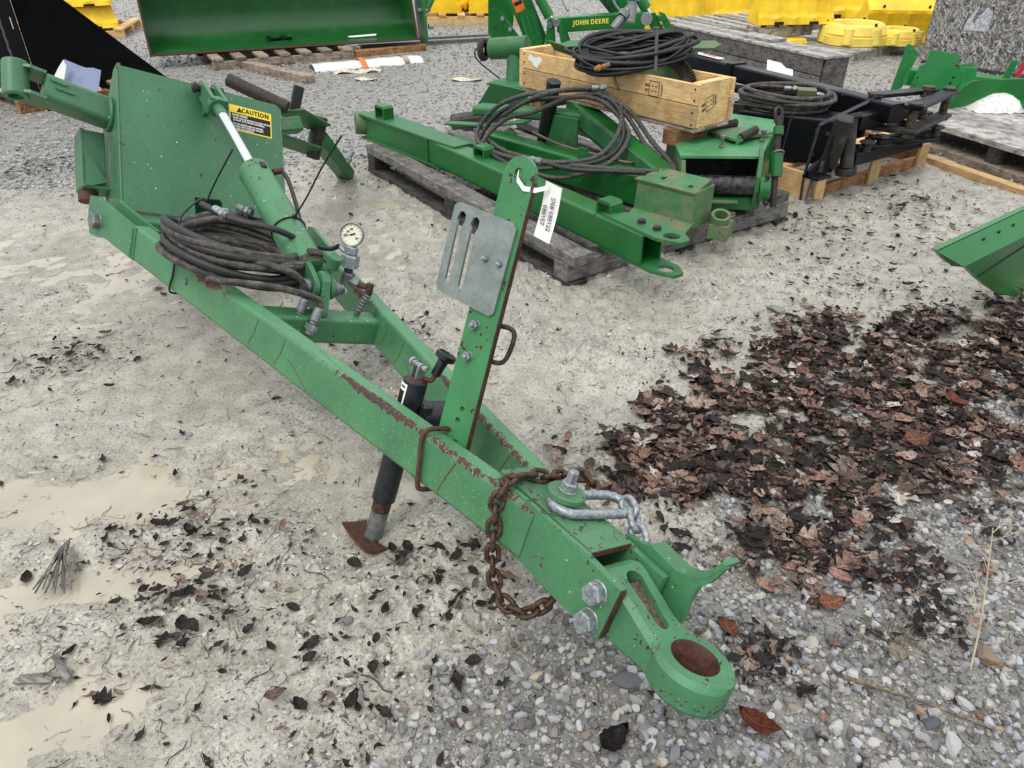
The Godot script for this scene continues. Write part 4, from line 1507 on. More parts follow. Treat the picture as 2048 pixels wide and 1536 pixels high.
	part("feed_hose", mb, M.hose2, cy)
	var gs := Node3D.new()
	gs.name = "gauge_fittings"
	t.add_child(gs)
	var G := Vector3(-1.215, 0.12, -0.105)
	mb = MB.new()
	mb.cyl(P0 + d * 0.13 + u * 0.07 + Vector3(0, 0, -0.095), G + Vector3(0, 0.02, 0), 0.0085, 10)
	part("hose_end", mb, M.galv, gs)
	mb = MB.new()
	mb.hexa(Transform3D(Basis(), G + Vector3(0.005, -0.012, 0)), 0.05, 0.04)
	mb.hexa(Transform3D(Basis(), G + Vector3(0.0, 0.03, 0)), 0.036, 0.022)
	part("tee_block", mb, M.galv, gs)
	mb = MB.new()
	mb.cyl(G + Vector3(0.01, -0.03, 0), G + Vector3(0.006, -0.01, 0), 0.014, 12)
	part("brass_nipple", mb, M.rusty, gs)
	mb = MB.new()
	mb.hexa(Transform3D(Basis(), G + Vector3(0.014, -0.07, 0)), 0.036, 0.042)
	mb.hexa(MB.axis(G + Vector3(0.02, -0.052, -0.005), Vector3(0.8, -0.1, -0.5)), 0.03, 0.035)
	part("elbow_block", mb, M.steel, gs)
	mb = MB.new()
	mb.cyl(G + Vector3(0.045, -0.054, -0.02), G + Vector3(0.085, -0.05, -0.042), 0.010, 10)
	part("brass_nipple", mb, M.rusty, gs)
	mb = MB.new()
	mb.cyl(G + Vector3(0.085, -0.035, -0.042), G + Vector3(0.088, -0.07, -0.04), 0.0125, 10)
	part("swivel", mb, M.dark, gs)
	mb = MB.new()
	for k in 6:
		var a := G + Vector3(0.088 - k * 0.003, -0.07 - k * 0.011, -0.04 + k * 0.002)
		mb.cyl(a, a + Vector3(-0.002, -0.008, 0.001), 0.0125, 10)
	mb.cyl(G + Vector3(0.085, -0.07, -0.04), G + Vector3(0.066, -0.16, -0.026), 0.0095, 10)
	part("return_hose", mb, M.steel, gs)
	# dial
	var gc := Vector3(-1.235, 0.205, -0.105)
	var wn := Vector3(-0.02, 0.42, 0.9).normalized()
	var nn := HX.basis.inverse() * wn
	var gx := (HX.basis.inverse() * Vector3(1, 0, 0)); gx = (gx - nn * gx.dot(nn)).normalized()
	var gf := Transform3D(Basis(gx, nn.cross(gx), nn), gc)
	mb = MB.new()
	var ax := Transform3D(Basis(gf.basis.x, gf.basis.z, -gf.basis.y), gc)
	mb.lathe([Vector2(0, -0.034), Vector2(0.033, -0.034), Vector2(0.034, -0.03), Vector2(0.034, -0.006), Vector2(0.0385, -0.004), Vector2(0.0385, 0.006), Vector2(0.036, 0.009), Vector2(0.0335, 0.007), Vector2(0.0325, 0.001)], ax, 32)
	var gd := part("pressure_gauge", mb, M.galv, gs)
	mb = MB.new()
	mb.lathe([Vector2(0.0325, 0.002), Vector2(0, 0.002)], ax, 32)
	part("dial", mb, M.dial, gd)
	mb = MB.new()
	mb.cyl(gf * Vector3(0, 0, 0.002), gf * Vector3(0, 0, 0.005), 0.0035, 10)
	mb.beam(gf * Vector3(0.010, 0.003, 0.0042), gf * Vector3(-0.026, -0.0045, 0.0042), 0.0016, 0.0008, gf.basis.z, 0.0)
	mb.beam(gf * Vector3(0.004, 0.001, 0.0042), gf * Vector3(0.012, 0.0035, 0.0042), 0.005, 0.0008, gf.basis.z, 0.0)
	for k in 13:
		var an := deg_to_rad(225 - k * 22.5)
		mb.beam(gf * (Vector3(cos(an), sin(an), 0) * 0.026 + Vector3(0, 0, 0.0025)), gf * (Vector3(cos(an), sin(an), 0) * 0.031 + Vector3(0, 0, 0.0025)), 0.0012, 0.0006, gf.basis.z, 0.0)
	part("needle", mb, M.ink, gd)
	for e in [["30", -0.011, 0.010], ["40", 0.0, 0.017], ["20", -0.019, 0.0], ["60", 0.016, -0.012]]:
		text(e[0], 0.0095, M.ink, gd, gf * Transform3D(Basis(), Vector3(e[1], e[2], 0.0026)))
	mb = MB.new()
	mb.cyl(gc + Vector3(-0.003, -0.06, 0) , gc + Vector3(-0.001, -0.034, 0.0), 0.011, 12)
	part("gauge_stem", mb, M.steel, gd)

func build_tower(t: Node3D) -> void:
	var N := Vector3(0.8545, 0.5195, 0)
	var U := Vector3(-0.5195, 0.8545, 0)
	var tw := Node3D.new()
	tw.name = "tower"
	t.add_child(tw)
	var f := Transform3D(Basis(Vector3(0, 0, -1), U, N), Vector3(-2.0952, 0, 0))     # x to the right in the picture
	var s := 1.0 / 0.8545
	var o := [Vector2(-0.334, -0.03), Vector2(-0.334, 0.432 * s), Vector2(0.275, 0.432 * s), Vector2(0.294, 0.42 * s), Vector2(0.294, -0.03)]
	var hole := [Vector2(-0.075, -0.012), Vector2(-0.075, 0.055), Vector2(0.022, 0.06), Vector2(0.032, 0.05), Vector2(0.03, -0.012)]
	var mb := MB.new()
	mb.plate(o, [hole], 0.012, f)
	part("front_plate", mb, M.tower, tw)
	for sx in [-0.332, 0.292]:
		mb = MB.new()
		var w := []
		for k in 30: w.append(f * Vector3(sx, -0.02 + k * 0.0175, 0.004 + 0.0015 * (k % 2)))
		mb.tube(w, 0.0045, 6)
		part("weld_seam", mb, M.tower, tw)
	# side plates, back, lower brackets
	for e in [[-0.322, 0.505, 0.22], [0.282, 0.47, 0.2]]:
		mb = MB.new()
		mb.plate([Vector2(0, -0.03), Vector2(0, e[1] + 0.015), Vector2(-0.05, e[1] + 0.01), Vector2(-e[2], e[1] - 0.14), Vector2(-e[2], 0.06), Vector2(-0.12, -0.03)], [], 0.011, Transform3D(Basis(N, U, Vector3(0, 0, 1)), f * Vector3(e[0], 0, -0.007)))
		part("side_plate", mb, M.tower, tw)
	mb = MB.new()
	mb.box(Vector3(0.59, 0.012, 0.17), Transform3D(f.basis, f * Vector3(-0.02, -0.02, -0.1)))
	mb.box(Vector3(0.6, 0.34, 0.01), Transform3D(f.basis, f * Vector3(-0.02, 0.23, -0.215)))
	part("back_plate", mb, M.tower, tw)
	# arm to the left with its pivot eye
	var A0 := f * Vector3(-0.328, 0.365, -0.12)
	var A1 := f * Vector3(-0.545, 0.405, -0.12)
	mb = MB.new()
	mb.rtube(A0, A1, 0.1, 0.1, 0.022, U)
	part("arm", mb, M.tower, tw)
	mb = MB.new()
	for yy in [-0.046, 0.046]:
		mb.plate([Vector2(-0.048, 0), Vector2(0.05, 0), Vector2(0.05, 0.05), Vector2(0.034, 0.075), Vector2(-0.032, 0.075), Vector2(-0.048, 0.05)], [], 0.011, Transform3D(Basis(N, (A1 - A0).normalized(), N.cross((A1 - A0).normalized())), A1 + U * yy - (A1 - A0).normalized() * 0.005))
	part("arm_fork", mb, M.tower, tw)
	var E := A1 + (A1 - A0).normalized() * 0.082
	mb = MB.new()
	mb.lathe([Vector2(0.024, -0.062), Vector2(0.04, -0.062), Vector2(0.042, -0.058), Vector2(0.042, 0.058), Vector2(0.04, 0.062), Vector2(0.024, 0.062), Vector2(0.024, -0.062)], MB.axis(E, U), 24)
	part("pivot_eye", mb, M.tower, tw)
	mb = MB.new()
	for q in [[0.03, -0.045, 0.12], [0.1, 0.01, 0.2]]:
		var wl := []
		for k in 12: wl.append(A1.lerp(A0, 0.05 + q[0] + (q[2] - q[0]) * 2.6 * k / 11.0) + N * 0.0505 + U * (0.005 - q[1] * 0.4 + 0.0025 * sin(k * 2.1)))
		mb.tube(wl, 0.0065, 6)
	part("weld_seam", mb, M.tower, tw)
	mb = MB.new()
	var wr := []
	for k in 20:
		var an := TAU * k / 20
		wr.append(A0 + N * 0.055 * cos(an) + U * 0.055 * sin(an) + Vector3(0, 0, 0.006))
	mb.tube(wr, 0.010, 6, true)
	part("weld_collar", mb, M.tower, tw)
	# lower left frame and its pipe foot
	var L0 := f * Vector3(-0.36, 0.2, -0.2)
	mb = MB.new()
	mb.box(Vector3(0.07, 0.21, 0.012), Transform3D(f.basis, f * Vector3(-0.375, 0.2, -0.165)))
	mb.box(Vector3(0.012, 0.22, 0.1), Transform3D(f.basis, f * Vector3(-0.415, 0.2, -0.21)))
	mb.box(Vector3(0.1, 0.012, 0.1), Transform3D(f.basis, f * Vector3(-0.37, 0.09, -0.2)))
	part("side_frame", mb, M.tower, tw)
	mb = MB.new()
	mb.plate([Vector2(0, 0), Vector2(0.02, 0.0), Vector2(0.07, 0.02), Vector2(0.02, 0.11), Vector2(0.0, 0.12)], [], 0.012, Transform3D(f.basis, f * Vector3(-0.41, 0.09, -0.15)))
	part("gusset", mb, M.tower, tw)
	mb = MB.new()
	mb.cyl(f * Vector3(-0.39, 0.09, -0.21), f * Vector3(-0.39, 0.045, -0.21), 0.034, 18)
	part("pipe_foot", mb, M.rusty, tw)
	# folded arm on the right reaching the ground
	var R0 := f * Vector3(0.28, 0.4, -0.15)
	var R1 := Vector3(-2.62, 0.352, -0.515)
	mb = MB.new()
	mb.rtube(R0 + Vector3(-0.16, 0.0, 0.06), R1, 0.066, 0.066, 0.01, U)
	var fa := part("folding_arm", mb, M.dusty, tw)
	var ground := HX.affine_inverse() * Vector3(-1.0, 0.03, -4.43)
	var kn := Vector3(-2.86, 0.29, -0.735)
	mb = MB.new()
	mb.beam(R1 + Vector3(-0.05, 0.045, 0.03), kn + Vector3(0, 0.05, 0), 0.13, 0.012, U)
	mb.beam(R1 + Vector3(-0.25, -0.09, 0.24), kn + Vector3(0.02, -0.07, 0), 0.12, 0.014, U)
	part("knuckle_plate", mb, M.dusty, tw)
	mb = MB.new()
	mb.cyl(kn + Vector3(0, -0.11, 0), kn + Vector3(0, 0.1, 0), 0.035, 14)
	part("knuckle_pin", mb, M.dark, tw)
	mb = MB.new()
	mb.cyl(R1 + Vector3(-0.13, -0.09, 0.11), R1 + Vector3(-0.13, 0.03, 0.11), 0.055, 16)
	part("knuckle_pin", mb, M.dark, tw)
	mb = MB.new()
	mb.rtube(kn, ground, 0.09, 0.075, 0.01, Vector3.UP)
	part("ground_leg", mb, M.dusty, tw)
	mb = MB.new()
	mb.cyl(R1 + Vector3(-0.2, 0.1, 0.28), R1 + Vector3(-0.02, 0.06, 0.06), 0.03, 12)
	part("coil_spring", mb, M.dark, tw)
	mb = MB.new()
	mb.beam(R1 + Vector3(-0.12, 0.03, -0.02), R1 + Vector3(-0.14, 0.16, -0.03), 0.05, 0.02, N)
	part("stop_tab", mb, M.plastic, tw)
	bolt(fa, ground.lerp(kn, 0.3) + Vector3(0.03, 0.03, -0.03), Vector3(0.2, 0.9, -0.3).normalized(), 0.04, 0.03, M.galv, 0.04)
	# caution decal
	var D := f * Vector3(0.162, 0.408, 0.0066)
	var db := Basis(f.basis.x, f.basis.y, f.basis.z).rotated(N, -0.012)
	var df := Transform3D(db, D)
	mb = MB.new()
	mb.plate([Vector2(-0.088, -0.052), Vector2(0.088, -0.052), Vector2(0.088, 0.052), Vector2(-0.088, 0.052)], [], 0.0008, df)
	var st := part("caution_label", mb, M.labely, tw)
	mb = MB.new()
	mb.plate([Vector2(-0.083, -0.047), Vector2(0.083, -0.047), Vector2(0.083, 0.02), Vector2(-0.083, 0.02)], [], 0.0008, df.translated_local(Vector3(0, 0, 0.0006)))
	mb.plate([Vector2(-0.058, 0.026), Vector2(-0.034, 0.026), Vector2(-0.046, 0.047)], [], 0.0008, df.translated_local(Vector3(0, 0, 0.0006)))
	part("label_print", mb, M.ink, tw)
	text("CAUTION", 0.026, M.ink, tw, df.translated_local(Vector3(0.02, 0.036, 0.0012)))
	var y := 0.011
	for ln in [["AVOID INJURY", 0.012], ["- Make sure all persons are clear of area", 0.0105], ["  (at least 20 ft.) before unfolding.", 0.0105], ["", 0.006], ["- Do not unfold units on uneven", 0.0105], ["  ground. Rear drill may transfer", 0.0105], ["  rapidly into position.", 0.0105]]:
		if ln[0]:
			var tx := text(ln[0], ln[1], M.paper, tw, df.translated_local(Vector3(0, y, 0.0013)))
			(tx.mesh as TextMesh).horizontal_alignment = HORIZONTAL_ALIGNMENT_LEFT
			tx.transform = df.translated_local(Vector3(-0.078, y, 0.0013)) * Transform3D(Basis.from_scale(Vector3(0.8, 1, 1)), Vector3())
		y -= ln[1] * 0.9

# ---------------------------------------------------------------- the grey pallet and the green frames on it; local x along the long boards towards us, z towards the left
var PX := Transform3D(Basis(Vector3(0.5568, 0, 0.8307), Vector3.UP, Vector3(-0.8307, 0, 0.5568)), Vector3(0.24, 0, -2.87))

func board(root: Node3D, called: String, p0: Vector3, p1: Vector3, w: float, h: float, mat: Material, up := Vector3.UP) -> MeshInstance3D:
	var mb := MB.new()
	mb.box(Vector3(p0.distance_to(p1), h, w), Transform3D(), 0.003)
	return part(called, mb, mat, root, MB.look(p0, p1, up))

func nails(root: Node3D, pts: Array, r: float, n: Vector3) -> void:
	for p in pts:
		var mb := MB.new()
		mb.cyl(Vector3(), n * 0.002, r, 6, -1.0, 0.0002)
		part("nail", mb, M.ink, root, Transform3D(Basis(), p))

func coil(root: Node3D, called: String, c: Vector3, ax: Vector3, ay: Vector3, up: Vector3, loops: int, r: float, mats: Array, sd: int, rise := 0.014, wob := 0.05) -> void:
	var q := RandomNumberGenerator.new()
	q.seed = sd
	for k in loops:
		var pts := []
		var s := 1.0 + q.randf_range(-wob, wob) * 1.6
		var o := ax * q.randf_range(-wob, wob) + ay * q.randf_range(-wob, wob)
		var ph := q.randf() * TAU
		var tl := q.randf_range(-0.012, 0.012)
		for e in 16:
			var a := TAU * e / 16
			pts.append(c + o + ax * cos(a) * s * (1 + 0.03 * sin(3 * a + ph)) + ay * sin(a) * s * (1 + 0.05 * sin(2 * a + ph)) + up * (rise * k + tl * sin(a + ph) + 0.006 * sin(2 * a + ph * 2)))
		var mb := MB.new()
		mb.tube(spline(pts, 4, true), r, 8, true)
		part(called, mb, mats[k % mats.size()], root)

func ferrule(root: Node3D, p: Vector3, d: Vector3, r: float, L: float, mat: Material, called := "hose_fitting") -> void:
	var mb := MB.new()
	var x := d.normalized()
	mb.cyl(p, p + x * L * 0.5, r * 1.25, 12)
	mb.cyl(p + x * L * 0.5, p + x * L * 0.62, r * 0.95, 12)
	mb.hexa(MB.axis(p + x * L * 0.62, x), r * 2.9, L * 0.24)
	mb.cyl(p + x * L * 0.8, p + x * L, r * 1.15, 12)
	part(called, mb, mat, root)

func build_pallet_group() -> void:
	var t := thing("wooden_pallet", "long weathered grey wooden pallet carrying the green folded frames, right of the hitch", "pallet", PX, "wooden pallets in the yard")
	for z in [-0.052, -0.7, -1.375]: board(t, "bottom_board", Vector3(-2.04, 0.02, z), Vector3(0.005, 0.02, z), 0.1, 0.045, M.darkw[absi(int(z * 10)) % 3])
	for x in [-0.062, -1.02, -1.97]: board(t, "stringer", Vector3(x, 0.084, -1.43), Vector3(x, 0.084, 0.0), 0.095, 0.082, M.darkw[absi(int(x)) % 3] if x < -0.5 else M.grey[2])
	for e in [[-0.054, 0.105, 0], [-0.34, 0.1, 1], [-0.62, 0.1, 3], [-0.92, 0.1, 0], [-1.15, 0.09, 2], [-1.375, 0.1, 1]]: board(t, "deck_board", Vector3(-2.03, 0.149, e[0]), Vector3(0.03 - 0.05 * (e[2] % 2), 0.149, e[0]), e[1], 0.046, M.grey[e[2]])
	# near beam
	var b := thing("green_beam", "green box beam with pipe eye and forked end lying nearest on the grey pallet", "steel beam", PX, "green folded frame parts")
	var mb := MB.new()
	mb.rtube(Vector3(-1.47, 0.243, -0.19), Vector3(0.25, 0.243, -0.217), 0.118, 0.134, 0.014, Vector3.UP, true, 0.009)
	part("box_section", mb, M.green, b)
	mb = MB.new()
	mb.beam(Vector3(-2.15, 0.245, -0.125), Vector3(-1.465, 0.243, -0.19), 0.12, 0.135)
	part("tapered_section", mb, M.green, b)
	for y in [0.314, 0.176]:
		mb = MB.new()
		mb.plate([Vector2(-0.76, -0.075), Vector2(0.0, -0.066), Vector2(0.22, -0.055), Vector2(0.22, 0.055), Vector2(0.0, 0.07), Vector2(-0.76, 0.078)], [], 0.011, Transform3D(Basis(Vector3(0.9955, 0, -0.0945), Vector3(-0.0945, 0, -0.9955), Vector3(0, 1, 0)), Vector3(-1.44, y, -0.191)))
		part("flange", mb, M.dusty, b)
	mb = MB.new()
	mb.lathe([Vector2(0.048, -0.075), Vector2(0.066, -0.075), Vector2(0.069, -0.07), Vector2(0.069, 0.07), Vector2(0.066, 0.075), Vector2(0.048, 0.075), Vector2(0.048, -0.075)], MB.axis(Vector3(-2.21, 0.25, -0.105), Vector3(-0.35, 0.1, 1)), 24)
	part("pipe_eye", mb, M.soiled, b)
	mb = MB.new()
	mb.tube([Vector3(-1.466, 0.18, -0.128), Vector3(-1.466, 0.31, -0.128)], 0.006, 6)
	part("weld_seam", mb, M.green, b)
	for e in [[-2.0, 0.318, -0.13, 0.1, 0.075], [-0.02, 0.312, -0.215, 0.085, 0.055], [-1.02, 0.312, -0.22, 0.09, 0.05]]:
		mb = MB.new()
		var w: float = e[3]
		var h: float = e[4]
		mb.plate([Vector2(-w / 2, 0), Vector2(-w / 2, h - 0.012), Vector2(-w / 2 + 0.012, h), Vector2(w / 2 - 0.012, h), Vector2(w / 2, h - 0.012), Vector2(w / 2, 0), Vector2(w / 2 - 0.01, 0), Vector2(w / 2 - 0.01, h - 0.014), Vector2(-w / 2 + 0.01, h - 0.014), Vector2(-w / 2 + 0.01, 0)], [], 0.07, Transform3D(Basis(Vector3.UP, 0.1), Vector3(e[0], e[1], e[2])))
		part("guide_clip", mb, M.green, b)
	var ear := [Vector2(-0.26, -0.062), Vector2(0.06, -0.062), Vector2(0.15, -0.02), Vector2(0.15, 0.03), Vector2(0.09, 0.065), Vector2(-0.2, 0.065)]
	for e in [[0.26, 0.314], [0.25, 0.174]]:
		mb = MB.new()
		mb.plate(ear, [circle(0.08, 0.002, 0.034)], 0.013, Transform3D(Basis(Vector3(1, 0, 0), Vector3(0, 0, -1), Vector3(0, 1, 0)), Vector3(e[0], e[1], -0.225)))
		var er := part("fork_ear", mb, M.dusty, b)
		if e[1] > 0.3:
			for x in [-0.09, 0.0]: bolt(er, Vector3(e[0] + x, e[1] + 0.0065, -0.225), Vector3.UP, 0.03, 0.016, M.dark)
	# second beam with its bracket, diagonal and socket
	var c := thing("folded_frame", "dusty green frame of two beams joined in a bolted bracket, middle of the grey pallet", "steel frame", PX, "green folded frame parts")
	mb = MB.new()
	mb.rtube(Vector3(-1.35, 0.245, -0.5), Vector3(-0.15, 0.262, -0.665), 0.11, 0.15, 0.014)
	part("lower_beam", mb, M.green, c)
	mb = MB.new()
	mb.rtube(Vector3(-1.15, 0.44, -0.9), Vector3(-0.1, 0.285, -0.70), 0.10, 0.12, 0.01)
	part("diagonal_beam", mb, M.green, c)
	mb = MB.new()
	mb.beam(Vector3(-1.0, 0.425, -0.815), Vector3(-0.12, 0.30, -0.648), 0.012, 0.09)
	part("edge_strip", mb, M.dusty, c)
	mb = MB.new()
	var bk := Transform3D(Basis(Vector3(0.975, 0, -0.222), Vector3.UP, Vector3(0.222, 0, 0.975)), Vector3(-0.09, 0, -0.66))
	mb.plate([Vector2(-0.17, -0.085), Vector2(0.15, -0.085), Vector2(0.15, 0.05), Vector2(-0.1, 0.05)], [circle(-0.05, -0.03, 0.013, 10), circle(0.1, -0.04, 0.013, 10)], 0.011, bk * Transform3D(Basis(Vector3(1, 0, 0), Vector3(0, 0.25, -0.968), Vector3(0, 0.968, 0.25)), Vector3(0, 0.355, -0.01)))
	mb.X = bk
	mb.box(Vector3(0.315, 0.15, 0.012), Transform3D(Basis(Vector3.RIGHT, -0.12), Vector3(0.0, 0.262, 0.066)))
	mb.box(Vector3(0.012, 0.17, 0.15), Transform3D(Basis(), Vector3(0.15, 0.26, -0.01)))
	mb.box(Vector3(0.32, 0.012, 0.1), Transform3D(Basis(Vector3.RIGHT, 0.45), Vector3(-0.0, 0.185, 0.105)))
	mb.X = Transform3D()
	part("bracket", mb, M.soiled, c)
	mb = MB.new()
	mb.lathe([Vector2(0.03, 0.0), Vector2(0.043, 0.0), Vector2(0.043, 0.06), Vector2(0.03, 0.06), Vector2(0.03, 0.0)], MB.axis(Vector3(0.105, 0.175, -0.77), Vector3(0.25, 0.9, 0.2)), 20)
	mb.box(Vector3(0.09, 0.07, 0.11), Transform3D(Basis(Vector3.UP, 0.5), Vector3(0.11, 0.185, -0.78) + Vector3(0, -0.03, 0)))
	part("socket", mb, M.soiled, c)
	mb = MB.new()
	mb.plate([Vector2(0, -0.03), Vector2(0.05, -0.03), Vector2(0.05, 0.045), Vector2(0.0, 0.045)], [], 0.012, Transform3D(Basis(Vector3(0.8, 0, -0.6), Vector3.UP, Vector3(0.6, 0, 0.8)), Vector3(-0.6, 0.36, -0.5)))
	part("tab", mb, M.green, c)
	for e in [[-1.75, 0.3, -0.42, -1.2, 0.36, -0.62], [-1.66, 0.24, -0.4, -1.2, 0.24, -0.5]]:
		mb = MB.new()
		var z0 := Vector3(e[0], e[1], e[2])
		var z1 := Vector3(e[3], e[4], e[5])
		mb.beam(z0, z0.lerp(z1, 0.5), 0.07, 0.012)
		mb.beam(z0.lerp(z1, 0.5), z1 + Vector3(0, 0.03, 0), 0.075, 0.012)
		part("strap_arm", mb, M.dusty, c)
	mb = MB.new()
	mb.rtube(Vector3(-1.62, 0.385, -0.56), Vector3(-0.95, 0.43, -0.88), 0.13, 0.055, 0.02)
	mb.box(Vector3(0.25, 0.16, 0.012), Transform3D(Basis(Vector3.UP, 0.35), Vector3(-1.05, 0.36, -0.72)))
	part("cover_channel", mb, M.dusty, c)
	mb = MB.new()
	mb.plate([Vector2(-0.05, 0), Vector2(0.05, 0), Vector2(0.04, 0.12), Vector2(0.0, 0.145), Vector2(-0.04, 0.12)], [circle(0, 0.1, 0.014, 10)], 0.012, Transform3D(Basis(Vector3(0.9, 0, -0.44), Vector3.UP, Vector3(0.44, 0, 0.9)), Vector3(-1.3, 0.2, -0.57)))
	part("lug", mb, M.soiled, c)
	# dark spindle standing through it
	var sp := PX.affine_inverse() * Vector3(0.165, 0.20, -4.24)
	var s1 := PX.affine_inverse() * Vector3(0.222, 0.615, -4.14)
	mb = MB.new()
	mb.cyl(sp, s1, 0.038, 20)
	mb.cyl(sp.lerp(s1, 0.3), sp.lerp(s1, 0.72), 0.040, 20)
	part("spindle", mb, M.spindle, c)
	# left-hand upright casting, partly behind the crate
	var u := thing("green_upright", "green pipe elbow on a short post standing at the left end of the new crate", "steel post", PX, "green folded frame parts")
	mb = MB.new()
	mb.cyl(Vector3(-1.98, 0.24, -1.04), Vector3(-2.06, 0.62, -1.12), 0.052, 18)
	mb.cyl(Vector3(-2.2, 0.6, -1.02), Vector3(-1.98, 0.63, -1.16), 0.066, 18)
	part("post", mb, M.dusty, u)
	mb = MB.new()
	mb.lathe([Vector2(0.04, 0), Vector2(0.062, 0), Vector2(0.072, 0.012), Vector2(0.072, 0.03), Vector2(0.04, 0.034)], MB.axis(Vector3(-2.23, 0.595, -1.0), Vector3(-0.9, -0.1, 0.55)), 18)
	part("bearing_ring", mb, M.dark, u)
	mb = MB.new()
	mb.plate([Vector2(-0.2, 0), Vector2(0.2, 0), Vector2(0.16, 0.13), Vector2(-0.08, 0.15)], [], 0.014, Transform3D(Basis(Vector3(0.9, 0, -0.44), Vector3(0.1, 0.97, 0.2), Vector3(0.4, -0.2, 0.88)), Vector3(-1.9, 0.3, -0.93)))
	mb.box(Vector3(0.3, 0.014, 0.2), Transform3D(Basis(Vector3.UP, 0.4), Vector3(-1.92, 0.43, -1.02)))
	part("gusset_plate", mb, M.dusty, u)
	# rotten timber block beside it
	mb = MB.new()
	mb.box(Vector3(0.36, 0.13, 0.14), Transform3D(), 0.02)
	var rt := single("timber_block", mb, M.darkw[0], "rotten black timber block lying behind the looped hoses on gravel", "timber", Vector3(-0.26, 0.07, -5.55))
	rt.rotation = Vector3(0, 0.35, 0.06)
	# roller box
	build_roller_box()
	build_crate()
	# loose hydraulic hoses
	var h := thing("hydraulic_hose", "long black printed hydraulic hoses looped over the green frames on the grey pallet", "hose", PX)
	var base := [Vector3(-1.215, 0.36, -0.31), Vector3(-1.17, 0.48, -0.40), Vector3(-0.98, 0.58, -0.44), Vector3(-0.79, 0.625, -0.56), Vector3(-0.71, 0.615, -0.71), Vector3(-0.60, 0.56, -0.77), Vector3(-0.51, 0.46, -0.71), Vector3(-0.50, 0.37, -0.56), Vector3(-0.60, 0.345, -0.37), Vector3(-0.78, 0.335, -0.27), Vector3(-1.02, 0.335, -0.26)]
	for k in 3:
		var pts := []
		for i in base.size():
			var v := 0.5 + 0.5 * sin(i * 2.1 + k * 1.9)
			pts.append(base[i] + Vector3(0.045 * k * (1 if i < 3 or i > 8 else 0.5) - 0.02, -0.022 * k * (0.4 + v), 0.02 * sin(i * 1.3 + k)))
		mb = MB.new()
		mb.tube(spline(pts, 7, true), 0.0115, 9, true)
		part("hose", mb, [M.print, M.hose2, M.print][k], h)
	var lines := [
		[Vector3(-1.4, 0.335, -0.40), Vector3(-1.1, 0.335, -0.33), Vector3(-0.9, 0.335, -0.31), Vector3(-0.6, 0.335, -0.42), Vector3(-0.35, 0.345, -0.58), Vector3(-0.2, 0.36, -0.66)],
		[Vector3(-0.75, 0.34, -0.33), Vector3(-0.52, 0.335, -0.40), Vector3(-0.36, 0.345, -0.52), Vector3(-0.22, 0.36, -0.6)],
		[Vector3(-0.72, 0.61, -0.70), Vector3(-0.585, 0.55, -0.79), Vector3(-0.45, 0.42, -0.84), Vector3(-0.26, 0.37, -0.79), Vector3(-0.165, 0.36, -0.725), Vector3(-0.2, 0.365, -0.68)],
		[Vector3(-0.74, 0.60, -0.68), Vector3(-0.60, 0.53, -0.78), Vector3(-0.47, 0.40, -0.82), Vector3(-0.28, 0.355, -0.78), Vector3(-0.185, 0.35, -0.72), Vector3(-0.22, 0.36, -0.68)],
		[Vector3(-1.13, 0.46, -0.40), Vector3(-0.9, 0.59, -0.45), Vector3(-0.74, 0.645, -0.54), Vector3(-0.64, 0.66, -0.60)]]
	for k in lines.size():
		mb = MB.new()
		mb.tube(spline(lines[k], 7), 0.0115, 9)
		part("hose", mb, [M.print, M.hose2, M.print, M.print, M.print][k], h)
	ferrule(h, Vector3(-0.64, 0.66, -0.60), Vector3(0.5, 0.06, -0.45), 0.0115, 0.07, M.steel)
	ferrule(h, Vector3(-0.75, 0.342, -0.33), Vector3(0.9, 0.0, -0.05), 0.0115, 0.075, M.galv)
	ferrule(h, Vector3(-0.77, 0.345, -0.29), Vector3(0.9, 0.0, -0.05), 0.0115, 0.075, M.galv)
	mb = MB.new()
	mb.tube(spline([Vector3(-1.15, 0.345, -0.62), Vector3(-0.85, 0.35, -0.58), Vector3(-0.6, 0.35, -0.62), Vector3(-0.42, 0.35, -0.66), Vector3(-0.45, 0.34, -0.74), Vector3(-0.6, 0.345, -0.74)], 6), 0.007, 7)
	var wr := part(numbered("wire_rope"), mb, M.cable, self, PX)
	tag(wr, "twisted steel wire rope lying under the black hoses on the green frame", "wire rope")
	mb = MB.new()
	mb.tube(spline([Vector3(-2.2, 0.4, -1.1), Vector3(-2.35, 0.52, -1.0), Vector3(-2.3, 0.6, -1.0), Vector3(-2.1, 0.58, -1.15)], 6), 0.005, 6)
	mb.tube(spline([Vector3(-2.2, 0.4, -1.1), Vector3(-1.95, 0.32, -0.9), Vector3(-1.8, 0.3, -0.8)], 6), 0.005, 6)
	var wt := part(numbered("thin_cable"), mb, M.wire, self, PX)
	tag(wt, "thin black cable arching over the rotten timber block", "cable")

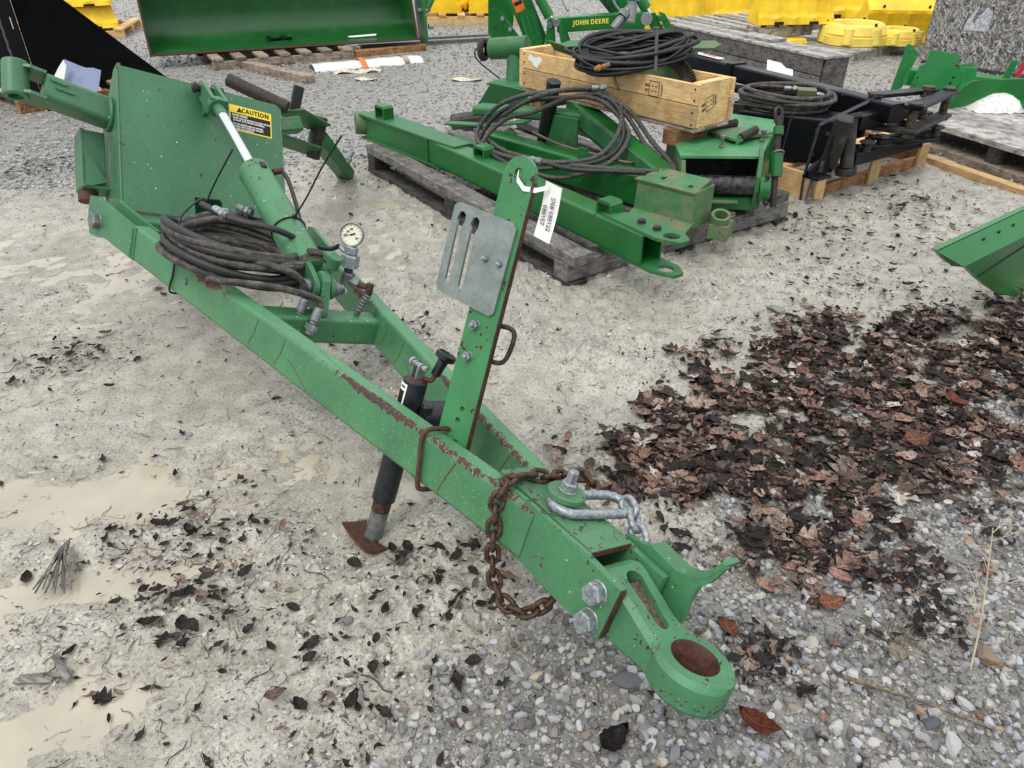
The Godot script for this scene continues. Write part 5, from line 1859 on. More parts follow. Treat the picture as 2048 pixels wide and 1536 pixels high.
func build_roller_box() -> void:
	var r := thing("roller_box", "dusty green steel box with a black roller in its open front, right pallet end", "steel box", Transform3D(Basis(), Vector3(1.05, 0.17, -3.6)), "green folded frame parts")
	var top := [Vector3(0.775, 0.42, -3.43), Vector3(1.145, 0.42, -3.42), Vector3(1.43, 0.42, -4.09), Vector3(1.17, 0.42, -4.28), Vector3(0.8, 0.42, -3.8)]
	var mb := MB.new()
	var poly := []
	for p in top: poly.append(Vector2(p.x, -p.z))
	mb.plate(poly, [], 0.012, Transform3D(Basis(Vector3(1, 0, 0), Vector3(0, 0, -1), Vector3(0, 1, 0)), Vector3(0, 0.42, 0)))
	var tp := wpart("top_plate", mb, M.bench, r)
	mb = MB.new()
	mb.plate(poly, [], 0.012, Transform3D(Basis(Vector3(1, 0, 0), Vector3(0, 0, -1), Vector3(0, 1, 0)), Vector3(0.02, 0.18, 0)))
	mb.box(Vector3(0.34, 0.06, 0.01), Transform3D(Basis(), Vector3(1.0, 0.21, -3.4)))
	wpart("bottom_plate", mb, M.green, r)
	mb = MB.new()
	mb.beam(Vector3(0.79, 0.3, -3.45), Vector3(0.83, 0.3, -4.0), 0.012, 0.23)
	wpart("left_side", mb, M.soiled, r)
	mb = MB.new()
	mb.beam(Vector3(1.15, 0.3, -3.44), Vector3(1.42, 0.3, -4.07), 0.012, 0.23)
	wpart("right_side", mb, M.green, r)
	mb = MB.new()
	mb.beam(Vector3(0.82, 0.3, -3.75), Vector3(1.28, 0.3, -3.75), 0.02, 0.22)
	wpart("inner_wall", mb, M.darkw[1], r)
	mb = MB.new()
	mb.plate([Vector2(-0.03, -0.11), Vector2(0.02, -0.12), Vector2(0.03, 0.04), Vector2(0.0, 0.1), Vector2(-0.03, 0.09)], [], 0.02, Transform3D(Basis(Vector3(0.05, 0, 1).normalized(), Vector3.UP, Vector3(-1, 0, 0.05)), Vector3(0.79, 0.31, -3.42)))
	wpart("end_plate", mb, M.soiled, r)
	mb = MB.new()
	mb.plate([Vector2(-0.05, -0.12), Vector2(0.0, -0.13), Vector2(0.05, -0.02), Vector2(0.05, 0.05), Vector2(0.0, 0.13), Vector2(-0.1, 0.15)], [], 0.018, Transform3D(Basis(Vector3(-0.25, 0, 0.97), Vector3.UP, Vector3(-0.97, 0, -0.25)), Vector3(1.14, 0.30, -3.40)))
	wpart("end_plate", mb, M.dusty, r)
	mb = MB.new()
	mb.lathe([Vector2(0.033, 0), Vector2(0.055, 0), Vector2(0.055, 0.045), Vector2(0.048, 0.05), Vector2(0.035, 0.05), Vector2(0.033, 0.0)], MB.axis(Vector3(1.145, 0.285, -3.39), Vector3(0.97, 0, 0.1)), 22)
	var rg := wpart("bearing_ring", mb, M.green, r)
	for p in [Vector3(1.17, 0.345, -3.36), Vector3(1.175, 0.235, -3.35)]:
		mb = MB.new()
		mb.hexa(MB.axis(p, Vector3(0.2, 0.8, 0.5) if p.y > 0.3 else Vector3(0.2, -0.3, 0.8)), 0.022, 0.018)
		wpart("bolt", mb, M.dark, r)
	mb = MB.new()
	mb.cyl(Vector3(0.81, 0.295, -3.43), Vector3(1.14, 0.295, -3.40), 0.043, 26)
	wpart("roller", mb, M.roller, r)
	mb = MB.new()
	mb.beam(Vector3(0.83, 0.225, -3.40), Vector3(1.06, 0.225, -3.39), 0.05, 0.015)
	wpart("scraper_bar", mb, M.soiled, r)
	# pin through the side, with handle
	mb = MB.new()
	mb.cyl(Vector3(1.265, 0.165, -3.475), Vector3(1.262, 0.56, -3.62), 0.0155, 14)
	wpart("lock_pin", mb, M.dark, r)
	mb = MB.new()
	mb.cyl(Vector3(1.263, 0.30, -3.52), Vector3(1.262, 0.40, -3.56), 0.032, 16)
	mb.cyl(Vector3(1.262, 0.48, -3.585), Vector3(1.262, 0.515, -3.60), 0.024, 16)
	wpart("pin_sleeve", mb, M.green, r)
	mb = MB.new()
	mb.tube(spline([Vector3(1.25, 0.53, -3.61), Vector3(1.245, 0.575, -3.635), Vector3(1.26, 0.59, -3.645), Vector3(1.275, 0.575, -3.635), Vector3(1.275, 0.5, -3.6)], 5), 0.009, 8)
	wpart("pin_handle", mb, M.plastic, r)
	var rp := []
	for k in 12: rp.append(Vector3(1.263 + 0.028 * cos(TAU * k / 12), 0.405 + 0.02 * sin(TAU * k / 12), -3.545 + 0.02 * sin(TAU * k / 12)))
	mb = MB.new()
	mb.tube(rp, 0.003, 6, true)
	wpart("lynch_ring", mb, M.galv, r)
	# springs and latch on the lid
	for e in [[0.985, 0.452, -3.79, 1.135, 0.47, -3.86], [1.1, 0.455, -3.63, 1.195, 0.47, -3.72]]:
		var a := Vector3(e[0], e[1], e[2])
		var b := Vector3(e[3], e[4], e[5])
		var hp := []
		var x := (b - a).normalized()
		var y := x.cross(Vector3.UP).normalized()
		var z := y.cross(x)
		for k in 200: hp.append(a.lerp(b, k / 199.0) + (y * cos(k * 0.62) + z * sin(k * 0.62)) * 0.017)
		mb = MB.new()
		mb.tube(hp, 0.0045, 5)
		wpart("coil_spring", mb, M.dark, r)
		mb = MB.new()
		mb.cyl(b + Vector3(0, -0.05, 0), b + Vector3(0, 0.015, 0), 0.010, 10)
		mb.cyl(a - x * 0.03 + Vector3(0, -0.04, 0), a - x * 0.01 + Vector3(0, 0.012, 0), 0.010, 10)
		wpart("spring_post", mb, M.dusty, r)
	mb = MB.new()
	mb.plate([Vector2(0.98, 3.79), Vector2(1.12, 3.86), Vector2(1.2, 3.83), Vector2(1.3, 3.78), Vector2(1.3, 3.75), Vector2(1.13, 3.66), Vector2(1.1, 3.6), Vector2(1.06, 3.62)], [], 0.012, Transform3D(Basis(Vector3(1, 0, 0), Vector3(0, 0, -1), Vector3(0, 1, 0)), Vector3(0, 0.447, 0)))
	wpart("latch_plate", mb, M.soiled, r)
	for p in [Vector3(0.995, 0.426, -3.56), Vector3(1.215, 0.426, -3.66)]:
		mb = MB.new()
		mb.cyl(p, p + Vector3(0, 0.06, 0), 0.007, 8)
		mb.hexa(MB.axis(p, Vector3.UP), 0.024, 0.014)
		mb.hexa(MB.axis(p + Vector3(0, 0.045, 0), Vector3.UP), 0.024, 0.014)
		wpart("bolt", mb, M.steel, r)

func build_crate() -> void:
	# open crate of new boards on top; x along the long side towards us
	var cx := frame(Vector3(0.86, 0.5, -3.59), Vector3(0.64, 0, 0.77))     # z towards the left, so the crate spans x -1.25..0, z -0.28..0
	var t := thing("wooden_crate", "open crate of fresh knotty pine boards standing on the green frames, hoses spilling out", "crate", cx)
	for s in [0.0, -0.262]:
		board(t, "side_plank", Vector3(-1.255, 0.155, -0.009 + s), Vector3(0, 0.155, -0.009 + s), 0.018, 0.094, M.pine[0 if s == 0.0 else 2])
		board(t, "side_plank", Vector3(-1.255, 0.055, -0.009 + s), Vector3(0, 0.055, -0.009 + s), 0.018, 0.1, M.pine[1 if s == 0.0 else 3])
	for x in [-0.002, -1.253]:
		board(t, "end_plank", Vector3(x - 0.03, 0.102, -0.262), Vector3(x - 0.03, 0.102, -0.019), 0.04, 0.205, M.pine[2])
	for k in 3: board(t, "floor_plank", Vector3(-1.255, -0.009, -0.048 - k * 0.09), Vector3(0, -0.009, -0.048 - k * 0.09), 0.086, 0.016, M.oldpine[k])
	for x in [-0.12, -1.1]: board(t, "skid", Vector3(x, -0.052, -0.3), Vector3(x, -0.052, 0.03), 0.08, 0.07, M.amber[1])
	nails(t, [Vector3(-0.02, 0.02, 0.0005), Vector3(-0.022, 0.075, 0.0005), Vector3(-0.018, 0.13, 0.0005), Vector3(-0.02, 0.18, 0.0005), Vector3(-1.235, 0.03, 0.0005), Vector3(-1.23, 0.08, 0.0005), Vector3(-1.235, 0.14, 0.0005), Vector3(-1.235, 0.185, 0.0005)], 0.005, Vector3(0, 0, 1))
	var mb := MB.new()
	mb.plate([Vector2(-1.19, 0.19), Vector2(-1.15, 0.175), Vector2(-1.1, 0.185), Vector2(-1.08, 0.165), Vector2(-1.105, 0.15), Vector2(-1.12, 0.125), Vector2(-1.15, 0.13), Vector2(-1.165, 0.15), Vector2(-1.2, 0.16)], [], 0.001, Transform3D(Basis(), Vector3(0, 0, 0.001)))
	part("torn_label", mb, M.paper, t)
	# ink stamps on near side and end: grade frame with bars
	for e in [[Transform3D(Basis(), Vector3(-0.265, 0.145, 0.001)), 1.0], [Transform3D(Basis(Vector3(0, 0, -1), Vector3.UP, Vector3(1, 0, 0)) * Basis(Vector3(0, 0, 1), 0.3), Vector3(-0.0095, 0.105, -0.11)), 0.9]]:
		mb = MB.new()
		mb.X = e[0] * Transform3D(Basis.from_scale(Vector3.ONE * e[1]), Vector3())
		for b in [[-0.03, 0, 0.003, 0.07], [0.03, 0, 0.003, 0.07], [0, 0.034, 0.06, 0.003], [0, -0.034, 0.06, 0.003], [0.045, 0, 0.003, 0.06], [0.052, 0, 0.002, 0.05], [-0.012, 0.012, 0.012, 0.004], [0.012, 0.012, 0.012, 0.004], [-0.012, -0.012, 0.012, 0.004], [0.012, -0.012, 0.01, 0.004]]:
			mb.box(Vector3(b[2], b[3], 0.0005), Transform3D(Basis(), Vector3(b[0], b[1], 0)), 0.0)
		mb.X = Transform3D()
		part("ink_stamp", mb, M.ink, t)
		text("KD\nHT", 0.02, M.ink, t, e[0] * Transform3D(Basis(), Vector3(-0.045, 0, 0)) * Transform3D(Basis(), Vector3()), "ink_stamp")
	text("GROTH", 0.026, M.ink, t, Transform3D(Basis(Vector3(0, 0, 1), -1.05), Vector3(-0.52, 0.14, 0.001)), "ink_stamp", false)
	# contents: toothed ring, angle, hose bundle
	var g := thing("ring_gear", "dark steel ring gear with teeth and a green web sitting tilted in the pine crate", "gear", Transform3D(Basis(), Vector3(0.80, 0.56, -3.9)))
	var gz := Vector3(-0.62, 0.42, 0.66).normalized()
	var gx := Vector3(0.64, 0, 0.77)
	gx = (gx - gz * gx.dot(gz)).normalized()
	var gf := Transform3D(Basis(gx, gz.cross(gx), gz), Vector3(0.70, 0.53, -3.98))
	mb = MB.new()
	var ol := []
	for k in 61:
		var a0 := deg_to_rad(-4.0 + 188.0 * k / 60.0)
		for e in [[0.0, 0.245], [0.25, 0.268], [0.5, 0.268], [0.75, 0.245]]:
			var an: float = a0 + deg_to_rad(188.0 / 60.0) * e[0]
			ol.append(Vector2(cos(an), sin(an)) * e[1])
	for k in 31:
		var an := deg_to_rad(187.0 - 191.0 * k / 30.0)
		ol.append(Vector2(cos(an), sin(an)) * 0.207)
	mb.plate(ol, [], 0.05, gf)
	wpart("toothed_ring", mb, M.dark, g)
	mb = MB.new()
	mb.plate(arc(0, 0, 0.206, deg_to_rad(-2), deg_to_rad(182), 30), [circle(0.0, 0.08, 0.05, 16)], 0.014, gf)
	wpart("web", mb, M.soiled, g)
	var a := thing("green_bar", "flat green steel bar with rust lying across the ring gear at the crate's back", "steel bar", Transform3D(Basis(), Vector3(0.85, 0.78, -4.0)))
	mb = MB.new()
	mb.plate([Vector2(-0.3, -0.035), Vector2(0.24, -0.03), Vector2(0.28, 0.0), Vector2(0.25, 0.035), Vector2(-0.3, 0.045)], [], 0.014, frame(Vector3(0.78, 0.79, -4.1), Vector3(0.92, 0.02, 0.1), Vector3(0.05, 0.35, -0.8)))
	wpart("bar", mb, M.soiled, a)
	var tr := thing("green_tray", "small open green sheet metal tray resting on the pine crate's left corner", "tray", Transform3D(Basis(), Vector3(0.33, 0.7, -4.5)))
	mb = MB.new()
	var tf := frame(Vector3(0.36, 0.72, -4.42), Vector3(0.66, -0.10, 0.75), Vector3(0, 0.9, 0.4))
	mb.box(Vector3(0.26, 0.008, 0.12), tf)
	mb.box(Vector3(0.26, 0.008, 0.08), tf * Transform3D(Basis(Vector3(1, 0, 0), -1.0), Vector3(0, 0.03, 0.07)))
	wpart("tray", mb, M.green, tr)
	var hb := thing("hose_bundle", "tangled bundle of black hoses and cables heaped on the pine crate", "hoses", Transform3D(Basis(), Vector3(0.58, 0.72, -4.0)))
	var q := RandomNumberGenerator.new()
	q.seed = 77
	for k in 22:
		var c := Vector3(0.60, 0.735 + 0.003 * k, -3.985) + Vector3(q.randf_range(-0.03, 0.03), q.randf_range(-0.02, 0.03), q.randf_range(-0.05, 0.03))
		var ax := Vector3(0.275, 0.03, 0.05) * q.randf_range(0.78, 1.08)
		var ay := Vector3(0.03, 0.03 + 0.02 * q.randf(), -0.10) * q.randf_range(0.6, 1.15)
		var pts := []
		var ph := q.randf() * TAU
		for e in 14:
			var an := TAU * e / 14
			pts.append(c + ax * cos(an) + ay * sin(an) + Vector3(0, 0.02 * sin(2 * an + ph) + 0.03 * cos(an) * cos(an), 0.012 * cos(3 * an + ph)))
		mb = MB.new()
		mb.tube(spline(pts, 5, true), [0.011, 0.008, 0.006, 0.0085][k % 4], 7, true)
		wpart("hose", mb, [M.hose2, M.wire, M.hose2, M.print][k % 4], hb)
	mb = MB.new()
	mb.beam(Vector3(0.70, 0.89, -3.93), Vector3(0.69, 0.72, -3.80), 0.016, 0.006, Vector3(0, 0.4, 1))
	mb.box(Vector3(0.03, 0.012, 0.022), Transform3D(Basis(), Vector3(0.70, 0.892, -3.94)))
	wpart("cable_tie", mb, M.tie, hb)
	ferrule_w(hb, Vector3(0.60, 0.89, -4.18), Vector3(0.12, 0.9, -0.2), 0.022, 0.16, M.zinc)
	ferrule_w(hb, Vector3(0.52, 0.86, -4.16), Vector3(0.25, 0.3, -0.1), 0.02, 0.12, M.steel)
	ferrule_w(hb, Vector3(0.47, 0.75, -3.83), Vector3(-0.8, -0.2, 0.25), 0.009, 0.08, M.amber[0])

func ferrule_w(root: Node3D, p: Vector3, d: Vector3, r: float, L: float, mat: Material) -> void:
	var inv := root.transform.affine_inverse()
	ferrule(root, inv * p, inv.basis * d, r, L, mat)

func build_coil() -> void:
	var t := thing("hose_coil", "big coil of dusty black hydraulic hose lying across the rails of the green hitch", "hose", HX)
	var q := RandomNumberGenerator.new()
	q.seed = 5
	var c := Vector3(-1.43, 0.012, 0.16)
	for k in 15:
		var r := 0.21 * q.randf_range(0.86, 1.03)
		var pts := []
		var ph := q.randf() * TAU
		var lay := 0.0062 * k
		var o := Vector3(q.randf_range(-0.02, 0.02), 0, q.randf_range(-0.02, 0.02))
		for e in 18:
			var a := TAU * e / 18
			var sq := 1.0 + 0.025 * sin(2 * a + ph)
			var pinch := exp(-pow(wrapf(a - 2.55, -PI, PI) / 0.55, 2))
			pts.append(c + o * (1 - pinch) + Vector3(cos(a) * r * 1.08 * sq, lay * (1.0 - 0.35 * pinch) + 0.012 + 0.008 * sin(a * 2 + ph), sin(a) * r * sq))
		var mb := MB.new()
		mb.tube(spline(pts, 4, true), 0.0115, 9, true)
		part("hose_loop", mb, [M.hose, M.hose, M.hose2][k % 3], t)
	# two ends hanging in front of the cross tube
	for e in [[Vector3(-1.26, 0.10, 0.30), Vector3(-1.16, 0.09, 0.12), Vector3(-1.15, 0.05, 0.06), Vector3(-1.145, 0.012, 0.052), 0], [Vector3(-1.2, 0.03, 0.33), Vector3(-1.12, 0.05, 0.16), Vector3(-1.10, 0.03, 0.04), Vector3(-1.095, 0.005, 0.028), 1]]:
		var mb := MB.new()
		mb.tube(spline([e[0], e[1], e[2], e[3]], 6), 0.0105, 9)
		part("hose_end", mb, M.hose, t)
		ferrule(t, e[3], Vector3(0.1, -0.9, 0.25), 0.0115, 0.085, M.galv, "coupler")
	var mb2 := MB.new()
	mb2.tube(spline([Vector3(-1.52, 0.165, 0.26), Vector3(-1.40, 0.16, 0.20), Vector3(-1.33, 0.165, 0.10), Vector3(-1.34, 0.14, 0.02)], 6), 0.0105, 9)
	part("hose_end", mb2, M.hose2, t)
	ferrule(t, Vector3(-1.475, 0.165, 0.235), Vector3(0.8, 0, -0.3), 0.0115, 0.06, M.galv, "crimp_sleeve")
	ferrule(t, Vector3(-1.66, 0.14, 0.09), Vector3(0.9, 0, -0.5), 0.0115, 0.06, M.steel, "crimp_sleeve")
	# cable ties
	var a := thing("cable_tie", "black cable tie strapping the hose coil down to the near rail, tail sticking up", "cable tie", HX)
	var mb := MB.new()
	var z := rail_z(-1.49) + RT / 2 + 0.004
	mb.tube(spline([Vector3(-1.64, 0.15, 0.2), Vector3(-1.57, 0.165, 0.25), Vector3(-1.51, 0.12, z - 0.005), Vector3(-1.485, 0.06, z + 0.004), Vector3(-1.485, 0.0, z + 0.003), Vector3(-1.49, -0.06, z + 0.002), Vector3(-1.5, -RH - 0.003, z), Vector3(-1.5, -RH - 0.004, z - 0.05)], 5), 0.0035, 6)
	part("loop", mb, M.plastic, a)
	mb = MB.new()
	mb.tube(spline([Vector3(-1.64, 0.15, 0.2), Vector3(-1.60, 0.22, 0.2), Vector3(-1.50, 0.35, 0.2)], 6), 0.0032, 6)
	part("tail", mb, M.plastic, a)
	mb = MB.new()
	mb.box(Vector3(0.014, 0.012, 0.012), Transform3D(Basis(), Vector3(-1.64, 0.152, 0.2)))
	part("buckle", mb, M.plastic, a)
	var b := thing("cable_tie", "black cable tie round the green cylinder barrel, long tail pointing up to the right", "cable tie", HX)
	var P0 := Vector3(-1.165, 0.046, 0)
	var d := (Vector3(-2.285, 0.425, 0.022) - P0).normalized()
	var u := (Vector3.UP - d * d.y).normalized()
	var w := d.cross(u)
	var cc := P0 + d * 0.285
	mb = MB.new()
	var ring := []
	for k in 24: ring.append(cc + u * 0.0565 * cos(TAU * k / 24) + w * 0.0565 * sin(TAU * k / 24))
	mb.tube(ring, 0.0032, 6, true)
	part("loop", mb, M.plastic, b)
	mb = MB.new()
	mb.tube(spline([cc + u * 0.058, Vector3(-1.37, 0.27, 0), Vector3(-1.31, 0.38, 0), Vector3(-1.233, 0.491, 0)], 6), 0.0032, 6)
	part("tail", mb, M.plastic, b)
	mb = MB.new()
	mb.box(Vector3(0.016, 0.013, 0.013), Transform3D(Basis(), cc + u * 0.061))
	part("buckle", mb, M.plastic, b)

# ---------------------------------------------------------------- right: black boom on a new pallet
func build_boom() -> void:
	var px := frame(Vector3(1.64, 0, -3.98), Vector3(0.82, 0, -0.57))     # z towards us; pallet spans z -0.85..0
	var t := thing("wooden_pallet", "new yellow-brown wooden pallet with open sides under the black boom", "pallet", px, "wooden pallets in the yard")
	board(t, "stringer", Vector3(-0.0, 0.045, -0.018), Vector3(1.12, 0.045, -0.018), 0.036, 0.088, M.amber[0])
	board(t, "stringer", Vector3(-0.0, 0.045, -0.83), Vector3(1.12, 0.045, -0.83), 0.036, 0.088, M.amber[1])
	for x in [0.05, 0.56, 1.06]:
		board(t, "post", Vector3(x, 0.0, 0.012), Vector3(x, 0.17, 0.012), 0.1 if x > 0.1 else 0.085, 0.02, M.pine[int(x * 3)], Vector3(0, 0, 1))
	board(t, "side_board", Vector3(-0.012, 0.10, -0.88), Vector3(-0.012, 0.10, -0.02), 0.022, 0.14, M.pine[0])
	board(t, "side_board", Vector3(1.12, 0.09, -0.88), Vector3(1.12, 0.09, -0.02), 0.022, 0.12, M.amber[2])
	board(t, "rail", Vector3(0.02, 0.155, -0.025), Vector3(0.3, 0.155, -0.025), 0.05, 0.03, M.pine[1])
	for z in [-0.25, -0.55, -0.8]: board(t, "deck_board", Vector3(0.0, 0.155, z), Vector3(1.12, 0.155, z), 0.11, 0.028, M.pine[absi(int(z * 10)) % 4])
	var mb := MB.new()
	for b in [[-0.3, 0.0, 0.003, 0.06], [-0.24, 0.0, 0.003, 0.06], [-0.27, 0.03, 0.06, 0.003], [-0.27, -0.03, 0.06, 0.003], [-0.36, 0, 0.003, 0.05], [-0.375, 0, 0.003, 0.05], [-0.39, 0, 0.003, 0.05], [-0.27, 0, 0.06, 0.003]]:
		mb.box(Vector3(0.0006, b[3], b[2]), Transform3D(Basis(), Vector3(-0.0235, 0.1 + b[1], b[0])), 0.0)
	part("ink_stamp", mb, M.ink, t)
	var k := thing("black_boom", "black steel folding boom attachment with worn scissor links strapped on the new pallet", "boom", Transform3D(Basis(), Vector3(1.7, 0.17, -4.3)))
	mb = MB.new()
	var B0 := Vector3(1.20, 0.472, -5.72)
	var B1 := Vector3(2.06, 0.455, -4.12)
	mb.rtube(B0, B1, 0.105, 0.1, 0.014)
	wpart("upper_beam", mb, M.black, k)
	mb = MB.new()
	mb.beam(B0.lerp(B1, 0.30), B0.lerp(B1, 0.33), 0.13, 0.12)
	wpart("clamp_band", mb, M.black, k)
	mb = MB.new()
	mb.beam(B0.lerp(B1, 0.31) + Vector3(0, -0.05, 0), Vector3(1.26, 0.36, -4.92), 0.05, 0.06)
	mb.beam(Vector3(1.26, 0.36, -4.92), Vector3(1.2, 0.3, -4.75), 0.05, 0.05)
	wpart("brace", mb, M.black, k)
	mb = MB.new()
	mb.cyl(Vector3(1.36, 0.39, -5.2), Vector3(2.10, 0.385, -4.36), 0.026, 16)
	wpart("cylinder_tube", mb, M.black, k)
	mb = MB.new()
	mb.cyl(Vector3(2.10, 0.385, -4.36), Vector3(2.125, 0.385, -4.33), 0.028, 6)
	mb.cyl(Vector3(2.12, 0.385, -4.335), Vector3(2.17, 0.385, -4.28), 0.018, 12)
	wpart("rod_nut", mb, M.dirtymetal, k)
	mb = MB.new()
	mb.beam(Vector3(1.45, 0.30, -5.0), Vector3(2.02, 0.30, -4.36), 0.06, 0.07)
	wpart("lower_beam", mb, M.gloss, k)
	var D := Vector3(0.875, 0, 0.48)
	var N := Vector3(0.48, 0, -0.875)
	mb = MB.new()
	var b0 := Vector3(1.28, 0.305, -4.33) + N * 0.11
	mb.rtube(b0, b0 + D * 0.56, 0.22, 0.25, 0.02)
	wpart("body_box", mb, M.black, k)
	for e in [[0.43, 0.06, 0.012], [0.49, 0.05, 0.012], [0.44, -0.07, 0.011]]:
		mb = MB.new()
		var p: Vector3 = b0 + D * (e[0] - 0.0) - N * 0.111 + Vector3(0, e[1], 0)
		mb.cyl(p, p - N * 0.008, e[2], 10)
		wpart("bolt", mb, M.dirtymetal if e[0] == 0.49 else M.ink, k)
	mb = MB.new()
	mb.box(Vector3(0.06, 0.1, 0.02), Transform3D(Basis(D, Vector3.UP, -N), b0 - D * 0.01 + Vector3(0, 0.1, 0) - N * 0.09))
	wpart("end_bracket", mb, M.blackd, k)
	mb = MB.new()      # slanting end post
	mb.box(Vector3(0.09, 0.27, 0.09), frame(Vector3(1.72, 0.34, -3.99), Vector3(0.9, -0.12, 0.4), Vector3(-0.12, 0.95, 0.1)), 0.008)
	wpart("end_post", mb, M.blackd, k)
	mb = MB.new()
	mb.cyl(Vector3(1.81, 0.2, -4.0), Vector3(1.79, 0.45, -4.04), 0.035, 16)
	mb.cyl(Vector3(1.815, 0.165, -4.0), Vector3(1.81, 0.2, -4.0), 0.055, 16)
	mb.cyl(Vector3(1.79, 0.44, -4.04), Vector3(1.785, 0.46, -4.05), 0.06, 16)
	wpart("hinge_barrel", mb, M.blackd, k)
	for e in [[Vector3(1.82, 0.425, -4.06), Vector3(2.40, 0.40, -4.52)], [Vector3(1.83, 0.24, -4.03), Vector3(2.38, 0.235, -4.42)]]:
		mb = MB.new()
		mb.rtube(e[0], e[1], 0.075, 0.075, 0.01)
		wpart("arm", mb, M.black, k)
	mb = MB.new()
	mb.plate([Vector2(-0.09, -0.02), Vector2(0.12, -0.02), Vector2(0.12, 0.075), Vector2(0.06, 0.075), Vector2(-0.04, 0.05), Vector2(-0.09, 0.02)], [], 0.02, Transform3D(Basis(Vector3(0.82, 0, -0.57), Vector3.UP, Vector3(0.57, 0, 0.82)), Vector3(1.63, 0.2, -3.93)))
	mb.box(Vector3(0.12, 0.015, 0.1), Transform3D(Basis(Vector3.UP, 0.6), Vector3(1.62, 0.185, -3.9)))
	mb.beam(Vector3(1.63, 0.22, -3.92), Vector3(1.70, 0.40, -3.97), 0.015, 0.05)
	wpart("foot_bracket", mb, M.black, k)
	mb = MB.new()
	mb.cyl(Vector3(1.6, 0.06, -3.9), Vector3(1.615, 0.2, -3.92), 0.009, 10)
	mb.hexa(MB.axis(Vector3(1.6, 0.05, -3.9), Vector3(0.1, 1, 0)), 0.034, 0.02)
	wpart("long_bolt", mb, M.steel, k)
	mb = MB.new()
	mb.cyl(Vector3(1.635, 0.2, -3.915), Vector3(1.64, 0.26, -3.92), 0.013, 10)
	wpart("spring", mb, M.dirtymetal, k)
	# scissor linkage at the tip: upper and lower flat bars with pins
	for y in [0.485, 0.355]:
		var mt: Material = M.black if y > 0.4 else M.blackd
		for e in [[Vector3(1.98, 0, -4.27), Vector3(2.22, 0, -4.16)], [Vector3(2.16, 0, -4.13), Vector3(2.58, 0, -4.58)], [Vector3(2.05, 0, -4.42), Vector3(2.5, 0, -4.62)]]:
			mb = MB.new()
			mb.beam(e[0] + Vector3(0, y, 0), e[1] + Vector3(0, y - 0.01, 0), 0.085, 0.022)
			wpart("link_bar", mb, mt, k)
	for p in [Vector3(2.18, 0.33, -4.17), Vector3(2.56, 0.33, -4.57), Vector3(2.40, 0.35, -4.50), Vector3(2.0, 0.36, -4.28)]:
		mb = MB.new()
		mb.cyl(p, p + Vector3(0, 0.165, 0), 0.024, 14)
		mb.cyl(p + Vector3(0, 0.15, 0), p + Vector3(0, 0.17, 0), 0.037, 14)
		mb.cyl(p + Vector3(0, -0.012, 0), p + Vector3(0, 0.01, 0), 0.04, 14)
		wpart("link_pin", mb, M.dirtymetal, k)
	for e in [[Vector3(1.95, 0.335, -4.12), Vector3(2.25, 0.30, -4.15)], [Vector3(1.98, 0.30, -4.2), Vector3(2.48, 0.285, -4.42)], [Vector3(2.02, 0.27, -4.15), Vector3(2.46, 0.26, -4.36)], [Vector3(1.86, 0.30, -4.05), Vector3(2.1, 0.285, -4.12)]]:
		mb = MB.new()
		mb.beam(e[0], e[1], 0.045, 0.016)
		wpart("lever", mb, M.black, k)
	for p in [Vector3(1.92, 0.27, -4.06), Vector3(2.03, 0.28, -4.14), Vector3(2.46, 0.265, -4.4)]:
		mb = MB.new()
		mb.cyl(p, p + Vector3(0, 0.06, 0), 0.025, 14)
		mb.cyl(p + Vector3(0, 0.045, 0), p + Vector3(0, 0.055, 0), 0.042, 14)
		wpart("roller", mb, M.blackd, k)
	for e in [[Vector3(1.345, 0.528, -5.46), 0.26], [Vector3(1.99, 0.467, -4.22), 0.12]]:
		mb = MB.new()
		mb.box(Vector3(e[1], 0.0015, 0.05), Transform3D(Basis((B1 - B0).normalized(), Vector3.UP, (B1 - B0).normalized().cross(Vector3.UP)), e[0] if e[1] > 0.2 else Vector3(2.08, 0.4665, -4.27)))
		var lb := wpart("white_label", mb, M.paper, k)
		if e[1] > 0.2:
			text("DANGER", 0.035, M.red, lb, Transform3D(Basis((B1 - B0).normalized(), (B1 - B0).normalized().cross(Vector3.UP) * -1.0, Vector3.UP), e[0] + Vector3(0, 0.0016, 0)))
	# coil on the body, valve block, strap
	var c := thing("hose_coil", "coil of brown-black hose lying on the black boom body beside the olive valve block", "hose", Transform3D(Basis(), Vector3(1.56, 0.43, -4.4)))
	c.transform.basis = Basis()
	coil(c, "hose_loop", Vector3(0.0, 0.012, 0.0), Vector3(0.225, 0, 0.07), Vector3(0.05, 0, -0.19), Vector3.UP, 8, 0.0115, [M.hose, M.hose, M.hose2], 15, 0.011, 0.06)
	ferrule(c, Vector3(0.02, 0.07, -0.14), Vector3(0.9, 0.0, 0.2), 0.011, 0.08, M.galv)
	var v := thing("valve_block", "olive green hydraulic valve block with steel ports inside the hose coil", "valve", Transform3D(Basis(Vector3.UP, -0.3), Vector3(1.665, 0.44, -4.4)))
	mb = MB.new()
	mb.box(Vector3(0.1, 0.08, 0.09), Transform3D(Basis(), Vector3(0, 0.045, 0)))
	part("block", mb, M.olive, v)
	for e in [0.03, 0.06]:
		mb = MB.new()
		mb.cyl(Vector3(0.05, e, 0.01), Vector3(0.078, e, 0.012), 0.014, 6)
		mb.cyl(Vector3(0.075, e, 0.012), Vector3(0.092, e, 0.013), 0.010, 10)
		part("port", mb, M.galv, v)
	var s := thing("strap", "thin black banding strap running over the black boom down to the new pallet", "strap", Transform3D(Basis(), Vector3(1.6, 0.1, -3.95)))
